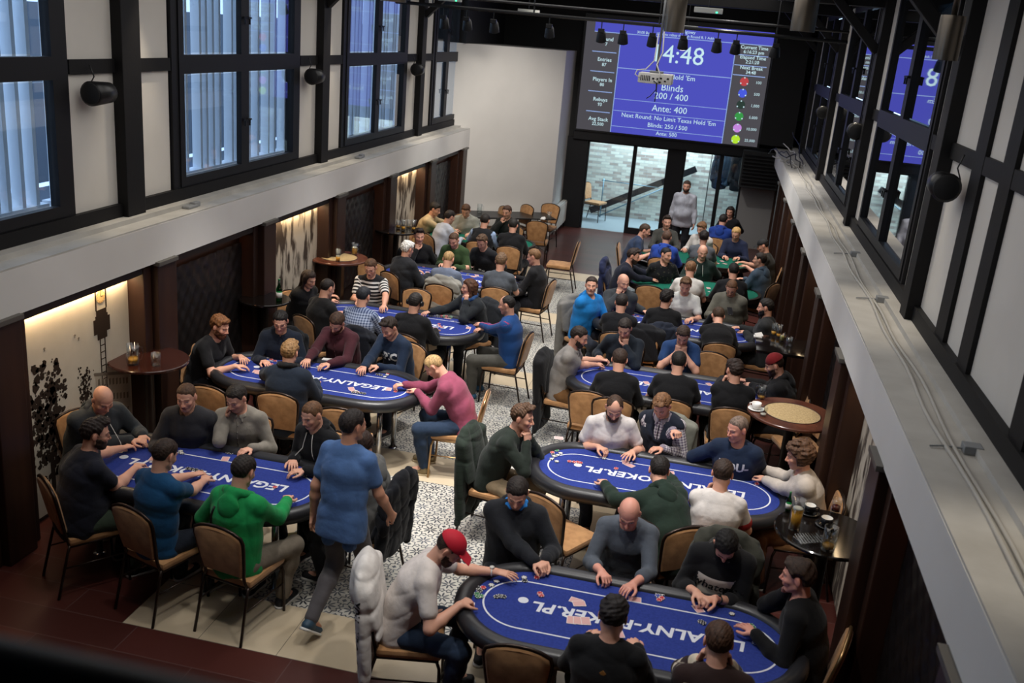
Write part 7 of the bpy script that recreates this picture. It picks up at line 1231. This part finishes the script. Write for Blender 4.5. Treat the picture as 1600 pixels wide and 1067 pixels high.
def exit_light(x,y,z,label):
    r=empty('emergency_light',(x,y,z),0,label,'emergency light'); f=MB(); f.box(-.19,.19,-.04,.04,-.035,.035,.008); f.build('housing',plain('diffuser_grey','a8aaa6',.4),r); f=MB(); f.box(.10,.125,-.045,-.039,-.028,-.008); f.build('indicator',emit('green_led','40ffa0',3.) if 'green_led' not in MAT else MAT['green_led'],r); f=MB(); f.tube([(0,0,.03),(0,0,TOP-z)],.006,6); f.build('hanger',blackp,r)
exit_light(-.38,14.,4.86,'emergency light with green diode above the clock screen'); exit_light(-.85,19.,4.70,'emergency light with green diode low in front of the title band'); exit_light(-4.5,15.8,4.78,'emergency light with green diode by the windows over the white wall'); exit_light(-3.55,17.5,4.72,'emergency light with green diode above the white wall corner')
pj=empty('projector',(-.83,12.0,3.99),math.radians(0),'white ceiling projector hanging on a pole in front of the clock screen','projector'); f=MB(); f.box(-.20,.20,-.15,.15,-.06,.06,.018); f.build('projector_body',whitep,pj,40); f=MB()
for i in range(6): f.box(-.17+i*.02,-.16+i*.02,-.153,-.149,-.03,.03)
for x,z in((-.02,.0),(.03,.0),(.07,.01),(.12,-.02),(.0,-.03),(.06,-.035),(.15,.01)): f.box(x-.012,x+.012,-.154,-.149,z-.009,z+.009)
f.build('socket_panel',blackp,pj); f=MB(); f.tube([(0,0,.06),(0,0,TOP-3.99)],.014,10); f.box(-.08,.08,-.05,.05,.055,.085,.01); f.build('pole',greyp,pj,True)
f=MB(); f.tube([(.03,-.02,.55),(.045,-.03,.3),(.0,-.12,.16),(.06,-.2,.05),(.04,-.19,-.04),(.0,-.16,-.02)],.008,6); f.tube([(-.03,-.02,.5),(-.04,-.05,.2),(-.12,-.1,.10),(-.22,-.12,.08),(-.24,-.14,.03),(-.18,-.155,.0)],.007,6); f.build('white_cable',whitep,pj,True); f=MB(); f.tube([(.02,-.15,-.03),(.03,-.18,-.12),(-.03,-.17,-.2),(-.07,-.17,-.23)],.005,6); f.tube([(.03,-.15,-.03),(.035,-.17,-.15),(.03,-.16,-.26)],.006,6); f.build('black_cable',blackp,pj,True)
# ---------------------------------------------------------------- coats behind the glass, menus, small things
rk=[('1a2430','dark blue coat hanging behind the glass by the brick wall'),('2a3a48','slate coat hanging second behind the glass door'),('141418','black coat hanging beside the slate coat behind the glass')]
for i,(c,l) in enumerate(rk):
    S=Shape(); S.cap((-.16,0,1.62),(.16,0,1.62),.05,.05,.04); S.cap((0,0,1.6),(0,0,.75),.055,.06,.06,1,(1,0,0),3.2,3.6); S.cap((-.2,0,1.58),(-.24,.02,.95),.05,.045,.04); S.cap((.2,0,1.58),(.24,.02,.95),.05,.045,.04); S.noise=fold_noise(i+60,.012,10); v,g=S.mesh(.016); o=raw_mesh('hanging_coat',v,g,cloth_mat(('jacket','',c)),None); o.location=(.18+i*.22,24.75,.35+.1*(i%2)); o.rotation_euler=(0,0,.5); tag(o,l,'coat')
f=MB(); f.tube([(-.1,24.75,2.05),(.9,24.75,2.05)],.012,8); f.tube([(-.1,24.75,0),(-.1,24.75,2.05)],.012,8); f.tube([(.9,24.75,0),(.9,24.75,2.05)],.012,8); o=f.build('coat_rail',blackp,smooth=True); tag(o,'black coat rail behind the glass carrying dark coats','coat rail')
f=MB(); f.box(-.16,.16,-.13,.13,0,.09,.01); o=f.build('cardboard_box',plain('pale_card','c8c08c',.8),loc=(-2.98,6.95,0),rz=.6); tag(o,'pale yellow cardboard box on the floor by the green hoodie man\'s knee','box')
f=MB(); f.lathe(0,0,[(0,0),(.035,0),(.045,.11),(.041,.11),(.033,.01),(0,.01)],18); o=f.build('paper_cup',plain('amber_cup','c88a2a',.5),None,True,loc=(-.60,7.75,0)); tag(o,'amber cup standing on the floor under the curly-haired man\'s table','cup')
for x,y,z,r_,c,l in ((.63,8.33,.945,.3,'16161a','black smartphone held by the grey-haired man in the navy sweatshirt'),(.49,13.27,.955,.2,'1a1a1e','black smartphone held by the man in the khaki jacket'),(-3.82,9.44,.80,.1,'e0dedb','white smartphone lying on the rail before the maroon shirt')):
    f=MB(); f.obox(Matrix.Rotation(.5 if z>.9 else 0,4,'X'),.07 if z>.9 else .145,.145 if z>.9 else .07,.009,.003); o=f.build('smartphone',plain('phone_'+c,c,.25),None,loc=(x,y,z),rz=r_); tag(o,l,'phone')
RA=(-2.2,.53,3.905); RB=(1.3,.53,3.905)
rl=empty('gallery_rail',(0,0,0),0,'dark blurred handrail of the gallery crossing the near lower corner','handrail'); f=MB(); f.tube([RA,RB],.028,14); f.build('handrail',plain('rail_dark','1c2220',.5),rl,True); f=MB(); a,b=Vector(RA),Vector(RB); d=(b-a).normalized(); nrm_=Vector((-d.y,d.x,0)); M=Matrix.Translation((a+b)/2-Vector((0,0,.5))-nrm_*.02)@Matrix.Rotation(math.atan2(d.y,d.x),4,'Z'); f.obox(M,(b-a).length,.02,.96); f.build('balustrade_panel',plain('rail_panel','141817',.6),rl)
for ch in list(CH):
    if ch and 'label' in ch and ch['label']=='x': 
        for c in list(ch.children): bpy.data.objects.remove(c)
        bpy.data.objects.remove(ch)
